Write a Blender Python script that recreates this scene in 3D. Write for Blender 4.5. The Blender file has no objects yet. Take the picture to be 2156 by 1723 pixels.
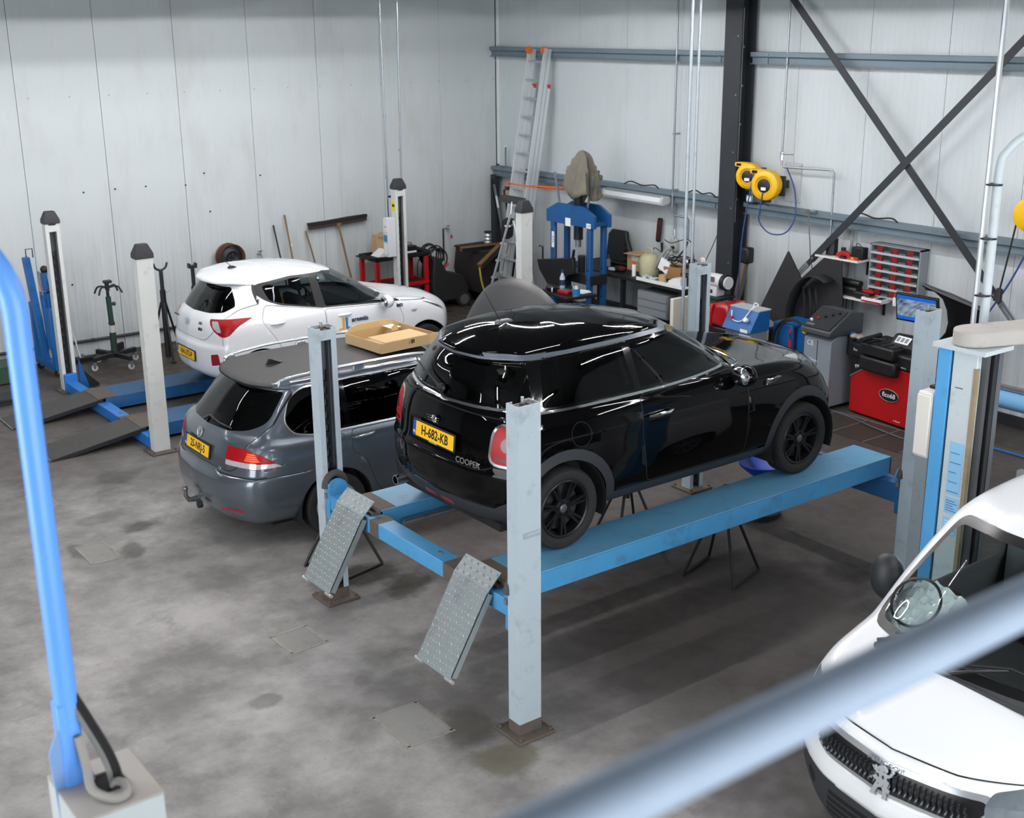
import bpy, bmesh, math, random
from mathutils import Vector, Matrix
from mathutils.geometry import intersect_point_line
random.seed(7)
SC = bpy.context.scene
COL = SC.collection

# ------------------------------------------------------------------ camera
YAW, PITCH, ROLL, FPX = 0.9291, 0.3026, -0.0085, 2630.0
CAM = Vector((-5.8427, -6.9934, 4.5823))
_f = Vector((math.cos(YAW)*math.cos(PITCH), math.sin(YAW)*math.cos(PITCH), -math.sin(PITCH)))
_r = Vector((math.sin(YAW), -math.cos(YAW), 0)); _u = _r.cross(_f)
_r2 = _r*math.cos(ROLL)+_u*math.sin(ROLL); _u2 = -_r*math.sin(ROLL)+_u*math.cos(ROLL)
cam_data = bpy.data.cameras.new('camera'); cam = bpy.data.objects.new('camera', cam_data); COL.objects.link(cam)
_m = Matrix((( _r2.x,_u2.x,-_f.x,CAM.x),(_r2.y,_u2.y,-_f.y,CAM.y),(_r2.z,_u2.z,-_f.z,CAM.z),(0,0,0,1)))
cam.matrix_world = _m
cam_data.sensor_fit = 'HORIZONTAL'; cam_data.sensor_width = 36.0
cam_data.lens = 36.0*FPX/2156.0
cam_data.clip_start = 0.05; cam_data.clip_end = 100
cam_data.dof.use_dof = True; cam_data.dof.focus_distance = 9.8; cam_data.dof.aperture_fstop = 3.4
SC.camera = cam

# ------------------------------------------------------------------ world, daylight, exposure
w = bpy.data.worlds.new('sky'); SC.world = w; w.use_nodes = True
w.node_tree.nodes['Background'].inputs[0].default_value = (0.9, 0.95, 1.0, 1)
w.node_tree.nodes['Background'].inputs[1].default_value = 1.0
vs = SC.view_settings
vs.view_transform = 'Standard'; vs.look = 'None'; vs.gamma = 1.0; vs.use_curve_mapping = False
vs.exposure = -0.12
SC.cycles.use_light_tree = False
SC.cycles.max_bounces = 6; SC.cycles.diffuse_bounces = 3; SC.cycles.glossy_bounces = 3
SC.cycles.use_adaptive_sampling = True; SC.cycles.adaptive_threshold = .06
SC.cycles.transparent_max_bounces = 10; SC.cycles.transmission_bounces = 4
SC.cycles.sample_clamp_indirect = 6.0
SC.cycles.caustics_reflective = False; SC.cycles.caustics_refractive = False
def daylight(name, loc, aim, sx, sy, power, color=(0.93, 0.97, 1.0)):
    l = bpy.data.lights.new(name, 'AREA'); l.shape = 'RECTANGLE'; l.size = sx; l.size_y = sy
    l.energy = power; l.color = color
    o = bpy.data.objects.new(name, l); COL.objects.link(o); o.location = loc
    o.rotation_euler = (Vector(aim)-Vector(loc)).to_track_quat('-Z', 'Y').to_euler()
    return o
# open loading doors in the two walls the photographer has behind him
daylight('daylight_door_west', (-11.8, -1.0, 2.4), (0, -1.0, 2.4), 7.0, 4.2, 670)
daylight('daylight_door_south', (-2.5, -11.8, 2.4), (-2.5, 0, 2.4), 9.0, 4.2, 840)

KWL, KWR, KBAY = 0.28, 0.66, 0.88     # lamp strengths: left wall, right wall, bays
# ------------------------------------------------------------------ materials
MATS = {}
def lin(c):
    return tuple(((v/255)/12.92 if v/255 <= .04045 else ((v/255+.055)/1.055)**2.4) for v in c)
def mat(name, rgb, rough=.5, metal=0., noise=0., nscale=8., bump=0., bscale=60., dirt=None, dscale=3., damt=.5, coat=0., spec=.5, ior=1.5, stretch=(1,1,1)):
    """procedural principled material; rgb in sRGB bytes"""
    if name in MATS: return MATS[name]
    m = bpy.data.materials.new(name); m.use_nodes = True; MATS[name] = m
    nt = m.node_tree; N = nt.nodes; L = nt.links; b = N['Principled BSDF']
    c = lin(rgb)
    b.inputs['Roughness'].default_value = rough; b.inputs['Metallic'].default_value = metal
    b.inputs['Coat Weight'].default_value = coat; b.inputs['Coat Roughness'].default_value = .04
    b.inputs['Specular IOR Level'].default_value = spec; b.inputs['IOR'].default_value = ior
    tc = N.new('ShaderNodeTexCoord'); mp = N.new('ShaderNodeMapping'); mp.inputs['Scale'].default_value = stretch
    L.new(tc.outputs['Object'], mp.inputs['Vector'])
    col = None
    nz = N.new('ShaderNodeTexNoise'); nz.inputs['Scale'].default_value = nscale; nz.inputs['Detail'].default_value = 5
    L.new(mp.outputs['Vector'], nz.inputs['Vector'])
    hs = N.new('ShaderNodeMix'); hs.data_type = 'RGBA'
    hs.inputs['A'].default_value = (*[v*(1-noise) for v in c], 1); hs.inputs['B'].default_value = (*[min(1, v*(1+noise)) for v in c], 1)
    L.new(nz.outputs['Fac'], hs.inputs['Factor']); col = hs.outputs['Result']
    if dirt:
        n2 = N.new('ShaderNodeTexNoise'); n2.inputs['Scale'].default_value = dscale; n2.inputs['Detail'].default_value = 8; n2.inputs['Roughness'].default_value = .65
        L.new(mp.outputs['Vector'], n2.inputs['Vector'])
        rp = N.new('ShaderNodeMapRange'); rp.inputs['From Min'].default_value = .55; rp.inputs['From Max'].default_value = .72; rp.inputs['To Max'].default_value = damt
        L.new(n2.outputs['Fac'], rp.inputs['Value'])
        mx = N.new('ShaderNodeMix'); mx.data_type = 'RGBA'; L.new(rp.outputs['Result'], mx.inputs['Factor']); L.new(col, mx.inputs['A'])
        mx.inputs['B'].default_value = (*lin(dirt), 1); col = mx.outputs['Result']
    L.new(col, b.inputs['Base Color'])
    if bump:
        n3 = N.new('ShaderNodeTexNoise'); n3.inputs['Scale'].default_value = bscale; n3.inputs['Detail'].default_value = 3
        L.new(mp.outputs['Vector'], n3.inputs['Vector'])
        bp = N.new('ShaderNodeBump'); bp.inputs['Strength'].default_value = bump; bp.inputs['Distance'].default_value = .01
        L.new(n3.outputs['Fac'], bp.inputs['Height']); L.new(bp.outputs['Normal'], b.inputs['Normal'])
    return m
def emit(name, rgb, strength):
    if name in MATS: return MATS[name]
    m = bpy.data.materials.new(name); m.use_nodes = True; MATS[name] = m
    b = m.node_tree.nodes['Principled BSDF']; c = (*lin(rgb), 1)
    b.inputs['Base Color'].default_value = c; b.inputs['Emission Color'].default_value = c; b.inputs['Emission Strength'].default_value = strength
    return m
def glass(name, tint=.35, rough=.02, ior=1.5, color=(.75, .85, .88)):
    """thin window glass: clear tint plus Fresnel reflection"""
    if name in MATS: return MATS[name]
    m = bpy.data.materials.new(name); m.use_nodes = True; MATS[name] = m
    nt = m.node_tree; N = nt.nodes; L = nt.links
    N.remove(N['Principled BSDF']); out = N['Material Output']
    tr = N.new('ShaderNodeBsdfTransparent'); tr.inputs[0].default_value = (*[v*tint for v in color], 1)
    gl = N.new('ShaderNodeBsdfGlossy'); gl.inputs['Roughness'].default_value = rough; gl.inputs[0].default_value = (1, 1, 1, 1)
    ge = N.new('ShaderNodeNewGeometry'); dt = N.new('ShaderNodeVectorMath'); dt.operation = 'DOT_PRODUCT'; L.new(ge.outputs['Normal'], dt.inputs[0]); L.new(ge.outputs['Incoming'], dt.inputs[1])
    def mth(op, a, b2=0.):
        x = N.new('ShaderNodeMath'); x.operation = op; x.use_clamp = op in ('SUBTRACT', 'ADD')
        for i, v in enumerate((a, b2)):
            if isinstance(v, (int, float)): x.inputs[i].default_value = v
            else: L.new(v, x.inputs[i])
        return x
    f0 = ((ior-1)/(ior+1))**2
    lw = mth('ADD', mth('MULTIPLY', mth('POWER', mth('SUBTRACT', 1., mth('ABSOLUTE', dt.outputs['Value']).outputs[0]).outputs[0], 5.).outputs[0], 1-f0).outputs[0], f0)
    mx = N.new('ShaderNodeMixShader'); L.new(lw.outputs[0], mx.inputs[0]); L.new(tr.outputs[0], mx.inputs[1]); L.new(gl.outputs[0], mx.inputs[2])
    L.new(mx.outputs[0], out.inputs['Surface'])
    return m

# ------------------------------------------------------------------ mesh builder
def rotm(rx=0, ry=0, rz=0):
    return Matrix.Rotation(rz, 4, 'Z') @ Matrix.Rotation(ry, 4, 'Y') @ Matrix.Rotation(rx, 4, 'X')
class MB:
    def __init__(s): s.v = []; s.f = []; s.M = Matrix.Identity(4); s.merge = False
    def add(s, vs, fs, M=None):
        o = len(s.v); T = s.M if M is None else s.M @ M
        s.v += [T @ Vector(p) for p in vs]; s.f += [tuple(i+o for i in f) for f in fs]; return s
    def box(s, x0, x1, y0, y1, z0, z1, M=None):
        if x0 > x1: x0, x1 = x1, x0
        if y0 > y1: y0, y1 = y1, y0
        if z0 > z1: z0, z1 = z1, z0
        vs = [(x, y, z) for z in (z0, z1) for (x, y) in ((x0, y0), (x1, y0), (x1, y1), (x0, y1))]
        return s.add(vs, [(3,2,1,0),(4,5,6,7),(0,1,5,4),(1,2,6,5),(2,3,7,6),(3,0,4,7)], M)
    def prism(s, poly, a, b, axis='y', M=None):
        """polygon extruded; axis y: poly is (x,z); x: (y,z); z: (x,y)"""
        def P(p, t): return {'y': (p[0], t, p[1]), 'x': (t, p[0], p[1]), 'z': (p[0], p[1], t)}[axis]
        n = len(poly); vs = [P(p, a) for p in poly]+[P(p, b) for p in poly]
        fs = [tuple(range(n))[::-1], tuple(range(n, 2*n))]+[(i, (i+1) % n, n+(i+1) % n, n+i) for i in range(n)]
        return s.add(vs, fs, M)
    def tube(s, pts, r, n=8, closed=False, M=None, caps=True):
        pts = [Vector(p) for p in pts]; k = len(pts); R = r if isinstance(r, (list, tuple)) else [r]*k
        vs = []; prev = None
        for i, p in enumerate(pts):
            if closed: t = (pts[(i+1) % k]-pts[i-1])
            else: t = pts[min(i+1, k-1)]-pts[max(i-1, 0)]
            t = t.normalized() if t.length > 1e-9 else Vector((0, 0, 1))
            if prev is None:
                a = Vector((0, 0, 1)) if abs(t.z) < .9 else Vector((1, 0, 0)); u = t.cross(a).normalized()
            else:
                u = prev-t*prev.dot(t)
                u = u.normalized() if u.length > 1e-6 else t.orthogonal().normalized()
            prev = u; w_ = t.cross(u)
            for j in range(n):
                th = 2*math.pi*j/n; vs.append(p+(u*math.cos(th)+w_*math.sin(th))*R[i])
        fs = []
        m = k if closed else k-1
        for i in range(m):
            for j in range(n):
                a, b2 = i*n+j, i*n+(j+1) % n; c, d = ((i+1) % k)*n+(j+1) % n, ((i+1) % k)*n+j
                fs.append((a, b2, c, d))
        if caps and not closed: fs += [tuple(range(n))[::-1], tuple(range((k-1)*n, k*n))]
        return s.add(vs, fs, M)
    def cyl(s, p0, p1, r, n=16, r2=None, M=None):
        return s.tube([p0, p1], [r, r if r2 is None else r2], n, M=M)
    def lathe(s, prof, n=24, M=None, a0=0, a1=2*math.pi):
        """profile of (r,z) around Z"""
        s.merge = True
        full = abs(a1-a0-2*math.pi) < 1e-6; k = n if full else n+1
        vs = [(r*math.cos(a0+(a1-a0)*j/n), r*math.sin(a0+(a1-a0)*j/n), z) for r, z in prof for j in range(k)]
        fs = []
        for i in range(len(prof)-1):
            for j in range(n):
                j2 = (j+1) % k
                fs.append((i*k+j, i*k+j2, (i+1)*k+j2, (i+1)*k+j))
        return s.add(vs, fs, M)
    def sphere(s, c, r, n=12, M=None, sc=(1, 1, 1)):
        vs = []; fs = []; s.merge = True
        for i in range(n//2+1):
            ph = math.pi*i/(n//2)
            for j in range(n):
                th = 2*math.pi*j/n
                vs.append((c[0]+r*sc[0]*math.sin(ph)*math.cos(th), c[1]+r*sc[1]*math.sin(ph)*math.sin(th), c[2]+r*sc[2]*math.cos(ph)))
        for i in range(n//2):
            for j in range(n): fs.append((i*n+j, (i+1)*n+j, (i+1)*n+(j+1) % n, i*n+(j+1) % n))
        return s.add(vs, fs, M)
    def mesh(s, name, smooth=40):
        me = bpy.data.meshes.new(name); me.from_pydata([tuple(v) for v in s.v], [], s.f)
        bm = bmesh.new(); bm.from_mesh(me); (bmesh.ops.remove_doubles(bm, verts=bm.verts, dist=1e-6) if s.merge else None); bmesh.ops.recalc_face_normals(bm, faces=bm.faces); bm.to_mesh(me); bm.free()
        if smooth:
            for p in me.polygons: p.use_smooth = True
            me.set_sharp_from_angle(angle=math.radians(smooth))
        return me
    def build(s, name, m, parent=None, bevel=0, smooth=40, loc=None):
        me = s.mesh(name, smooth); me.materials.append(m)
        o = bpy.data.objects.new(name, me); COL.objects.link(o)
        if parent is not None: o.parent = parent
        if loc is not None: o.location = loc
        if bevel:
            md = o.modifiers.new('bevel', 'BEVEL'); md.width = bevel; md.segments = 2; md.limit_method = 'ANGLE'; md.angle_limit = math.radians(50)
        return o
def tag(o, label=None, cat=None, group=None, kind=None):
    if label: o['label'] = label
    if cat: o['category'] = cat
    if group: o['group'] = group
    if kind: o['kind'] = kind
    return o
def thing(name, label, cat, loc=(0, 0, 0), rz=0, group=None, kind=None):
    o = bpy.data.objects.new(name, None); COL.objects.link(o); o.location = loc; o.rotation_euler = (0, 0, rz); o.empty_display_size = .1
    return tag(o, label, cat, group, kind)
def text_part(name, body, size, m, parent, M, depth=.002, align='CENTER', bold=0., sx=1.):
    """lettering as a real flat mesh; M places the text plane"""
    cu = bpy.data.curves.new(name, 'FONT'); cu.body = body; cu.size = size; cu.extrude = depth; cu.align_x = align; cu.align_y = 'CENTER'
    cu.offset = bold; cu.resolution_u = 3
    o = bpy.data.objects.new(name, cu); COL.objects.link(o)
    dg = bpy.context.evaluated_depsgraph_get(); me = bpy.data.meshes.new_from_object(o.evaluated_get(dg))
    bpy.data.objects.remove(o); me.name = name
    me.transform(M @ Matrix.Diagonal((sx, 1, 1, 1))); me.materials.clear(); me.materials.append(m)
    ob = bpy.data.objects.new(name, me); COL.objects.link(ob); ob.parent = parent
    return ob
def frame(origin, xdir, ydir):
    """matrix whose local x,y,z = xdir, ydir, normal"""
    x = Vector(xdir).normalized(); y = Vector(ydir); y = (y-x*y.dot(x)).normalized(); z = x.cross(y)
    return Matrix(((x.x, y.x, z.x, origin[0]), (x.y, y.y, z.y, origin[1]), (x.z, y.z, z.z, origin[2]), (0, 0, 0, 1)))
def smooth_path(pts, n=6):
    """Catmull-Rom through points"""
    P = [Vector(p) for p in pts]; out = []
    for i in range(len(P)-1):
        a, b, c, d = P[max(i-1, 0)], P[i], P[i+1], P[min(i+2, len(P)-1)]
        for k in range(n):
            t = k/n; out.append(.5*((2*b)+(c-a)*t+(2*a-5*b+4*c-d)*t*t+(3*b-a-3*c+d)*t**3))
    out.append(P[-1]); return out
def hose(name, pts, r, m, parent=None, n=6, seg=6):
    return MB().tube(smooth_path(pts, n), r, seg).build(name, m, parent)
# ------------------------------------------------------------------ shared materials
M_white = mat('white_paint', (225, 228, 228), .4, noise=.04)
M_black = mat('black_plastic', (22, 23, 25), .45, noise=.1)
M_rubber = mat('black_rubber', (24, 24, 25), .75, noise=.15, bump=.1, bscale=40)
M_dark = mat('dark_steel', (40, 43, 47), .5, .3, noise=.15, dirt=(25, 24, 24), dscale=6, damt=.6)
M_galv = mat('galvanised_steel', (150, 158, 164), .38, .75, noise=.12, nscale=20, dirt=(105, 105, 104), dscale=9, damt=.5)
M_alu = mat('aluminium', (205, 210, 214), .32, .8, noise=.08, nscale=15)
M_chrome = mat('chrome', (225, 228, 230), .08, 1.0)
M_red = mat('red_paint', (178, 18, 24), .4, noise=.08, dirt=(70, 12, 14), dscale=5, damt=.4)
M_blue = mat('tool_blue_paint', (24, 92, 158), .42, noise=.1, dirt=(18, 40, 66), dscale=5, damt=.5)
M_yellow = mat('yellow_plastic', (236, 184, 10), .42, noise=.06, dirt=(140, 105, 10), dscale=6, damt=.35)
M_card = mat('cardboard', (198, 168, 124), .85, noise=.06, nscale=30)
M_wood = mat('brown_wood', (120, 92, 62), .7, noise=.2, nscale=12, stretch=(1, 1, .2))
M_orange = mat('orange_plastic', (226, 110, 30), .5, noise=.06)
M_girt = mat('grey_primer_steel', (112, 128, 138), .5, .15, noise=.08, dirt=(86, 96, 102), dscale=4, damt=.5)
M_column = mat('anthracite_steel', (44, 48, 53), .55, .1, noise=.12, dirt=(30, 31, 33), dscale=5, damt=.6)
M_paper = mat('white_paper', (235, 238, 240), .8, noise=.03)

# ------------------------------------------------------------------ floor
def floor_material():
    m = bpy.data.materials.new('workshop_concrete'); m.use_nodes = True
    nt = m.node_tree; N = nt.nodes; L = nt.links; b = N['Principled BSDF']
    geo = N.new('ShaderNodeNewGeometry'); pos = geo.outputs['Position']
    def noise(scale, detail=6, rough=.6, dist=0., vec=None):
        n = N.new('ShaderNodeTexNoise'); n.inputs['Scale'].default_value = scale; n.inputs['Detail'].default_value = detail
        n.inputs['Roughness'].default_value = rough; n.inputs['Distortion'].default_value = dist
        L.new(vec or pos, n.inputs['Vector']); return n.outputs['Fac']
    def rng(v, a, b2, c=0., d=1.):
        r = N.new('ShaderNodeMapRange'); r.interpolation_type = 'SMOOTHSTEP'
        for k, x in zip(('From Min', 'From Max', 'To Min', 'To Max'), (a, b2, c, d)): r.inputs[k].default_value = x
        L.new(v, r.inputs['Value']); return r.outputs['Result']
    def mix(f, A, B):
        x = N.new('ShaderNodeMix'); x.data_type = 'RGBA'
        for k, v in (('Factor', f), ('A', A), ('B', B)):
            if isinstance(v, tuple): x.inputs[k].default_value = (*lin(v), 1)
            elif isinstance(v, (int, float)): x.inputs[k].default_value = v
            else: L.new(v, x.inputs[k])
        return x.outputs['Result']
    def math_(op, a, b2):
        x = N.new('ShaderNodeMath'); x.operation = op
        for i, v in enumerate((a, b2)):
            if isinstance(v, (int, float)): x.inputs[i].default_value = v
            else: L.new(v, x.inputs[i])
        return x.outputs[0]
    col = mix(rng(noise(.9, 8, .65), .35, .7), (112, 109, 107), (172, 169, 166))
    col = mix(rng(noise(3.2, 8, .7, .4), .5, .75, 0, .55), col, (104, 101, 99))
    col = mix(rng(noise(26, 4, .6), .58, .75, 0, .35), col, (92, 90, 88))
    # grime mixed with painted shade, darkening the floor under and behind the lifts
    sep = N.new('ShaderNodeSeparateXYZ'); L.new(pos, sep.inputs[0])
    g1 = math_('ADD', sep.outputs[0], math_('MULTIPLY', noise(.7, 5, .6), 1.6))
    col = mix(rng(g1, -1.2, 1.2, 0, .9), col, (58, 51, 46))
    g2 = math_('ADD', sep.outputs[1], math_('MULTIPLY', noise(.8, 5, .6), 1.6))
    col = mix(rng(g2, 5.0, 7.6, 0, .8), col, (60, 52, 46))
    # oil stains
    ns = noise(2.6, 5, .6)
    for (sx, sy, rx, ry, a, k, c) in ((-1.0, 1.72, .46, .24, -.4, 1., (40, 37, 29)), (-.72, 1.32, .36, .20, .5, 1., (44, 41, 31)), (-1.6, -.85, .22, .30, 0, .7, (66, 62, 52)), (-1.68, -1.3, .26, .2, .3, .75, (92, 88, 66)),
            (-2.05, 3.98, .2, .18, .3, .8, (60, 57, 55)), (-2.57, .32, .14, .1, 0, .6, (84, 82, 80)), (-2.35, 3.5, .26, .12, 1.2, .75, (78, 74, 68)), (-2.75, 3.75, .10, .25, .1, .7, (80, 77, 72)),
            (2.36, -.8, .25, .22, 0, .8, (34, 31, 30)), (2.0, -1.4, .2, .16, 0, .7, (40, 37, 35)), (-1.8, 5.4, .3, .2, .3, .7, (70, 65, 60)), (-2.3, 4.4, .4, .16, .2, .5, (84, 80, 76)), (-1.05, .3, .16, .1, .2, .6, (70, 67, 62))):
        mp = N.new('ShaderNodeMapping'); mp.vector_type = 'TEXTURE'
        mp.inputs['Location'].default_value = (sx, sy, 0); mp.inputs['Rotation'].default_value = (0, 0, a); mp.inputs['Scale'].default_value = (rx, ry, 1)
        L.new(pos, mp.inputs['Vector'])
        ln = N.new('ShaderNodeVectorMath'); ln.operation = 'LENGTH'; L.new(mp.outputs[0], ln.inputs[0])
        d = math_('ADD', ln.outputs['Value'], math_('MULTIPLY', math_('SUBTRACT', ns, .5), 1.9))
        col = mix(rng(d, .55, 1.15, k, 0), col, c)
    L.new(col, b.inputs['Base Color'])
    L.new(rng(noise(5, 5), .3, .7, .45, .75), b.inputs['Roughness'])
    bp = N.new('ShaderNodeBump'); bp.inputs['Strength'].default_value = .12; bp.inputs['Distance'].default_value = .01
    L.new(noise(40, 4), bp.inputs['Height']); L.new(bp.outputs[0], b.inputs['Normal'])
    return m
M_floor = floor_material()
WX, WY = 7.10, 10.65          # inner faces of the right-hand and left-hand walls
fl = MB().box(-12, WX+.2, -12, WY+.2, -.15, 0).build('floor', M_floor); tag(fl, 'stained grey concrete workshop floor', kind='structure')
M_hatch = mat('hatch_concrete', (140, 138, 134), .7, noise=.12, dirt=(100, 98, 94), dscale=5, damt=.6)
M_kerb = mat('hatch_edge_steel', (150, 146, 138), .55, .3, noise=.2, dirt=(96, 92, 84), dscale=12, damt=.7)
for (cx, cy, sx, sy, rz) in ((-1.96, .99, .30, .34, .02), (-1.92, -.58, .34, .46, 0), (-2.62, 3.6, .25, .46, 0), (-2.62, 5.2, .2, .45, 0)):
    e = bpy.data.objects.new('floor_hatch', None); COL.objects.link(e); e.parent = fl; e.location = (cx, cy, 0); e.rotation_euler = (0, 0, rz)
    MB().box(-sx/2, sx/2, -sy/2, sy/2, 0, .002).build('hatch_plate', M_hatch, e)
    q = MB()
    for s_ in (-1, 1):
        q.box(-sx/2-.02, sx/2+.02, s_*sy/2-.012, s_*sy/2+.012, 0, .005); q.box(s_*sx/2-.012, s_*sx/2+.012, -sy/2, sy/2, 0, .005)
    q.build('hatch_frame', M_kerb, e)

# ------------------------------------------------------------------ walls: sandwich panels, each its own piece
def wall_mat(name, base, rib, stain):
    m = bpy.data.materials.new(name); m.use_nodes = True
    nt = m.node_tree; N = nt.nodes; L = nt.links; b = N['Principled BSDF']; b.inputs['Roughness'].default_value = .55
    geo = N.new('ShaderNodeNewGeometry'); mp = N.new('ShaderNodeMapping'); mp.inputs['Scale'].default_value = (1, 1, .35); L.new(geo.outputs['Position'], mp.inputs[0])
    n = N.new('ShaderNodeTexNoise'); n.inputs['Scale'].default_value = 1.6; n.inputs['Detail'].default_value = 9; n.inputs['Roughness'].default_value = .65; L.new(mp.outputs[0], n.inputs['Vector'])
    r = N.new('ShaderNodeMapRange'); r.inputs['From Min'].default_value = .5; r.inputs['From Max'].default_value = .8; r.inputs['To Max'].default_value = stain; L.new(n.outputs['Fac'], r.inputs['Value'])
    mx = N.new('ShaderNodeMix'); mx.data_type = 'RGBA'; mx.inputs['A'].default_value = (*lin(base), 1); mx.inputs['B'].default_value = (*lin((150, 145, 138)), 1); L.new(r.outputs[0], mx.inputs['Factor'])
    # splashed dirt low on the sheets
    mp2 = N.new('ShaderNodeMapping'); mp2.inputs['Scale'].default_value = (14, 14, .3); L.new(geo.outputs['Position'], mp2.inputs[0])
    n2 = N.new('ShaderNodeTexNoise'); n2.inputs['Scale'].default_value = 2.0; n2.inputs['Detail'].default_value = 6; L.new(mp2.outputs[0], n2.inputs['Vector'])
    sp = N.new('ShaderNodeSeparateXYZ'); L.new(geo.outputs['Position'], sp.inputs[0])
    hz = N.new('ShaderNodeMapRange'); hz.inputs['From Min'].default_value = 2.2; hz.inputs['From Max'].default_value = 0; hz.inputs['To Max'].default_value = .42; L.new(sp.outputs[2], hz.inputs['Value'])
    r2 = N.new('ShaderNodeMapRange'); r2.inputs['From Min'].default_value = .45; r2.inputs['From Max'].default_value = .75; L.new(n2.outputs['Fac'], r2.inputs['Value'])
    ml = N.new('ShaderNodeMath'); ml.operation = 'MULTIPLY'; L.new(hz.outputs[0], ml.inputs[0]); L.new(r2.outputs[0], ml.inputs[1])
    mx2 = N.new('ShaderNodeMix'); mx2.data_type = 'RGBA'; L.new(ml.outputs[0], mx2.inputs['Factor']); L.new(mx.outputs['Result'], mx2.inputs['A']); mx2.inputs['B'].default_value = (*lin((136, 128, 120)), 1)
    L.new(mx2.outputs['Result'], b.inputs['Base Color'])
    if rib:   # fine pressed lining of the sheet
        mv = N.new('ShaderNodeMath'); mv.operation = 'ADD'; L.new(sp.outputs[0], mv.inputs[0]); L.new(sp.outputs[1], mv.inputs[1])
        ms = N.new('ShaderNodeMath'); ms.operation = 'MULTIPLY'; ms.inputs[1].default_value = 1/.092; L.new(mv.outputs[0], ms.inputs[0])
        fr = N.new('ShaderNodeMath'); fr.operation = 'FRACT'; L.new(ms.outputs[0], fr.inputs[0])
        gt = N.new('ShaderNodeMapRange'); gt.inputs['From Min'].default_value = .0; gt.inputs['From Max'].default_value = .12; L.new(fr.outputs[0], gt.inputs['Value'])
        bp = N.new('ShaderNodeBump'); bp.inputs['Strength'].default_value = rib; bp.inputs['Distance'].default_value = .004; L.new(gt.outputs[0], bp.inputs['Height']); L.new(bp.outputs[0], b.inputs['Normal'])
    return m
M_wl = wall_mat('wall_sheet_left', (194, 201, 203), .25, .35)
M_wr = wall_mat('wall_sheet_right', (200, 208, 211), .8, .25)
M_back = mat('wall_gap', (60, 62, 64), .9)
CZ = 6.4
wl = MB().box(-12, WX+.2, WY+.03, WY+.2, 0, CZ).build('wall_left', M_back); tag(wl, 'white sandwich panel wall behind the hatchback', kind='structure')
wr = MB().box(WX+.03, WX+.2, -12, WY+.03, 0, CZ).build('wall_right', M_back); tag(wr, 'white ribbed panel wall with girts and bracing', kind='structure')
x = -.86-1.13*10
while x < WX:
    x0, x1 = max(x, -12)+.003, min(x+1.13, WX)-.003
    if x1-x0 > .1: MB().box(x0, x1, WY, WY+.03, 0, CZ).build('panel', M_wl, wl, bevel=.003)
    x += 1.13
y = 7.4+1.1*3
while y > -12:
    y0, y1 = max(y-1.1, -12)+.003, min(y, WY)-.003
    if y1-y0 > .1: MB().box(WX, WX+.03, y0, y1, 0, CZ).build('panel', M_wr, wr, bevel=.003)
    y -= 1.1
# unseen shell: ceiling and the two walls behind the photographer, with open loading doors
M_ceil = mat('ceiling_sheet', (125, 127, 128), .8)
tag(MB().box(-12, WX+.2, -12, WY+.2, CZ, CZ+.1).build('ceiling', M_ceil), 'light grey sheet ceiling', kind='structure')
ww = MB().box(-12.15, -12, -12, -4.6, 0, CZ).box(-12.15, -12, 2.6, WY+.2, 0, CZ).box(-12.15, -12, -4.6, 2.6, 4.6, CZ).build('wall_back', M_ceil); tag(ww, 'white wall with an open loading door', kind='structure')
ws = MB().box(-12, -7.1, -12.15, -12, 0, CZ).box(2.1, WX+.2, -12.15, -12, 0, CZ).box(-7.1, 2.1, -12.15, -12, 4.6, CZ).build('wall_near', M_ceil); tag(ws, 'white wall with a wide loading door', kind='structure')
# dark rail along the foot of the left wall
b_ = MB().tube([(-12, WY-.03, .22), (WX, WY-.03, .22)], .022, 8)
for k in range(17): b_.box(-11.5+k*1.13-.02, -11.5+k*1.13+.02, WY-.05, WY, .20, .24)
tag(b_.build('baseboard_left', M_column), 'dark steel rail along the foot of the left wall', kind='structure')
tag(MB().box(WX-.02, WX, -12, WY-.05, 0, .14).build('baseboard_right', M_column), 'dark skirting along the right wall', kind='structure')
# corner flashing
tag(MB().box(WX-.035, WX, WY-.035, WY, 2.2, CZ).build('trim_1', M_white), 'white corner flashing between the two walls', kind='structure')
# screw heads and scuffs on the left wall
sc_ = random.Random(3)
for k in range(16):
    MB().cyl((0, 0, 0), (0, -.006, 0), .010, 8).build('screw_cap', mat('screw_grey', (150, 152, 150), .6), wl, loc=(-.7+k*.55, WY, 3.62))
for (sx, sz) in ((.35, 2.33), (.8, 2.33), (-.1, 2.32), (1.75, 1.88), (2.6, 2.35), (1.4, 2.3), (.1, 1.02), (1.7, 2.45), (-.4, 1.05)):
    MB().cyl((0, 0, 0), (0, -.012, 0), .013, 8).build('bolt_head', M_dark, wl, loc=(sx, WY, sz))

# ------------------------------------------------------------------ steelwork on the right wall
def girt(name, z, y0, y1, label, depth=.18, h=.145):
    t = thing(name, label, 'beam', (WX-depth, (y0+y1)/2, z), group='wall girts')
    q = MB(); a, b2 = y0-(y0+y1)/2, y1-(y0+y1)/2
    sec = [(0, 0), (0, -.055), (.045, -.075), (.045, -h), (.0, -h), (.0, -h-.008), (.054, -h-.008), (.054, -.068), (.009, -.048), (.009, -.008), (depth, -.008), (depth, 0)]
    q.prism([(p[0], p[1]) for p in sec], a, b2, 'y'); q.build('channel', M_girt, t)
    for s_ in (a+.25, b2-.25): MB().box(.03, depth, s_-.03, s_+.03, -h, 0).build('cleat', M_girt, t)
    for s_ in (a+.3, 0, b2-.3): MB().cyl((.0, s_, -.03), (-.012, s_, -.03), .012, 6).build('bolt', M_galv, t)
    return t
girt('wall_girt', 4.145, 5.12, WY-.01, 'upper grey girt between the corner and the dark column, behind the ladder top')
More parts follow.
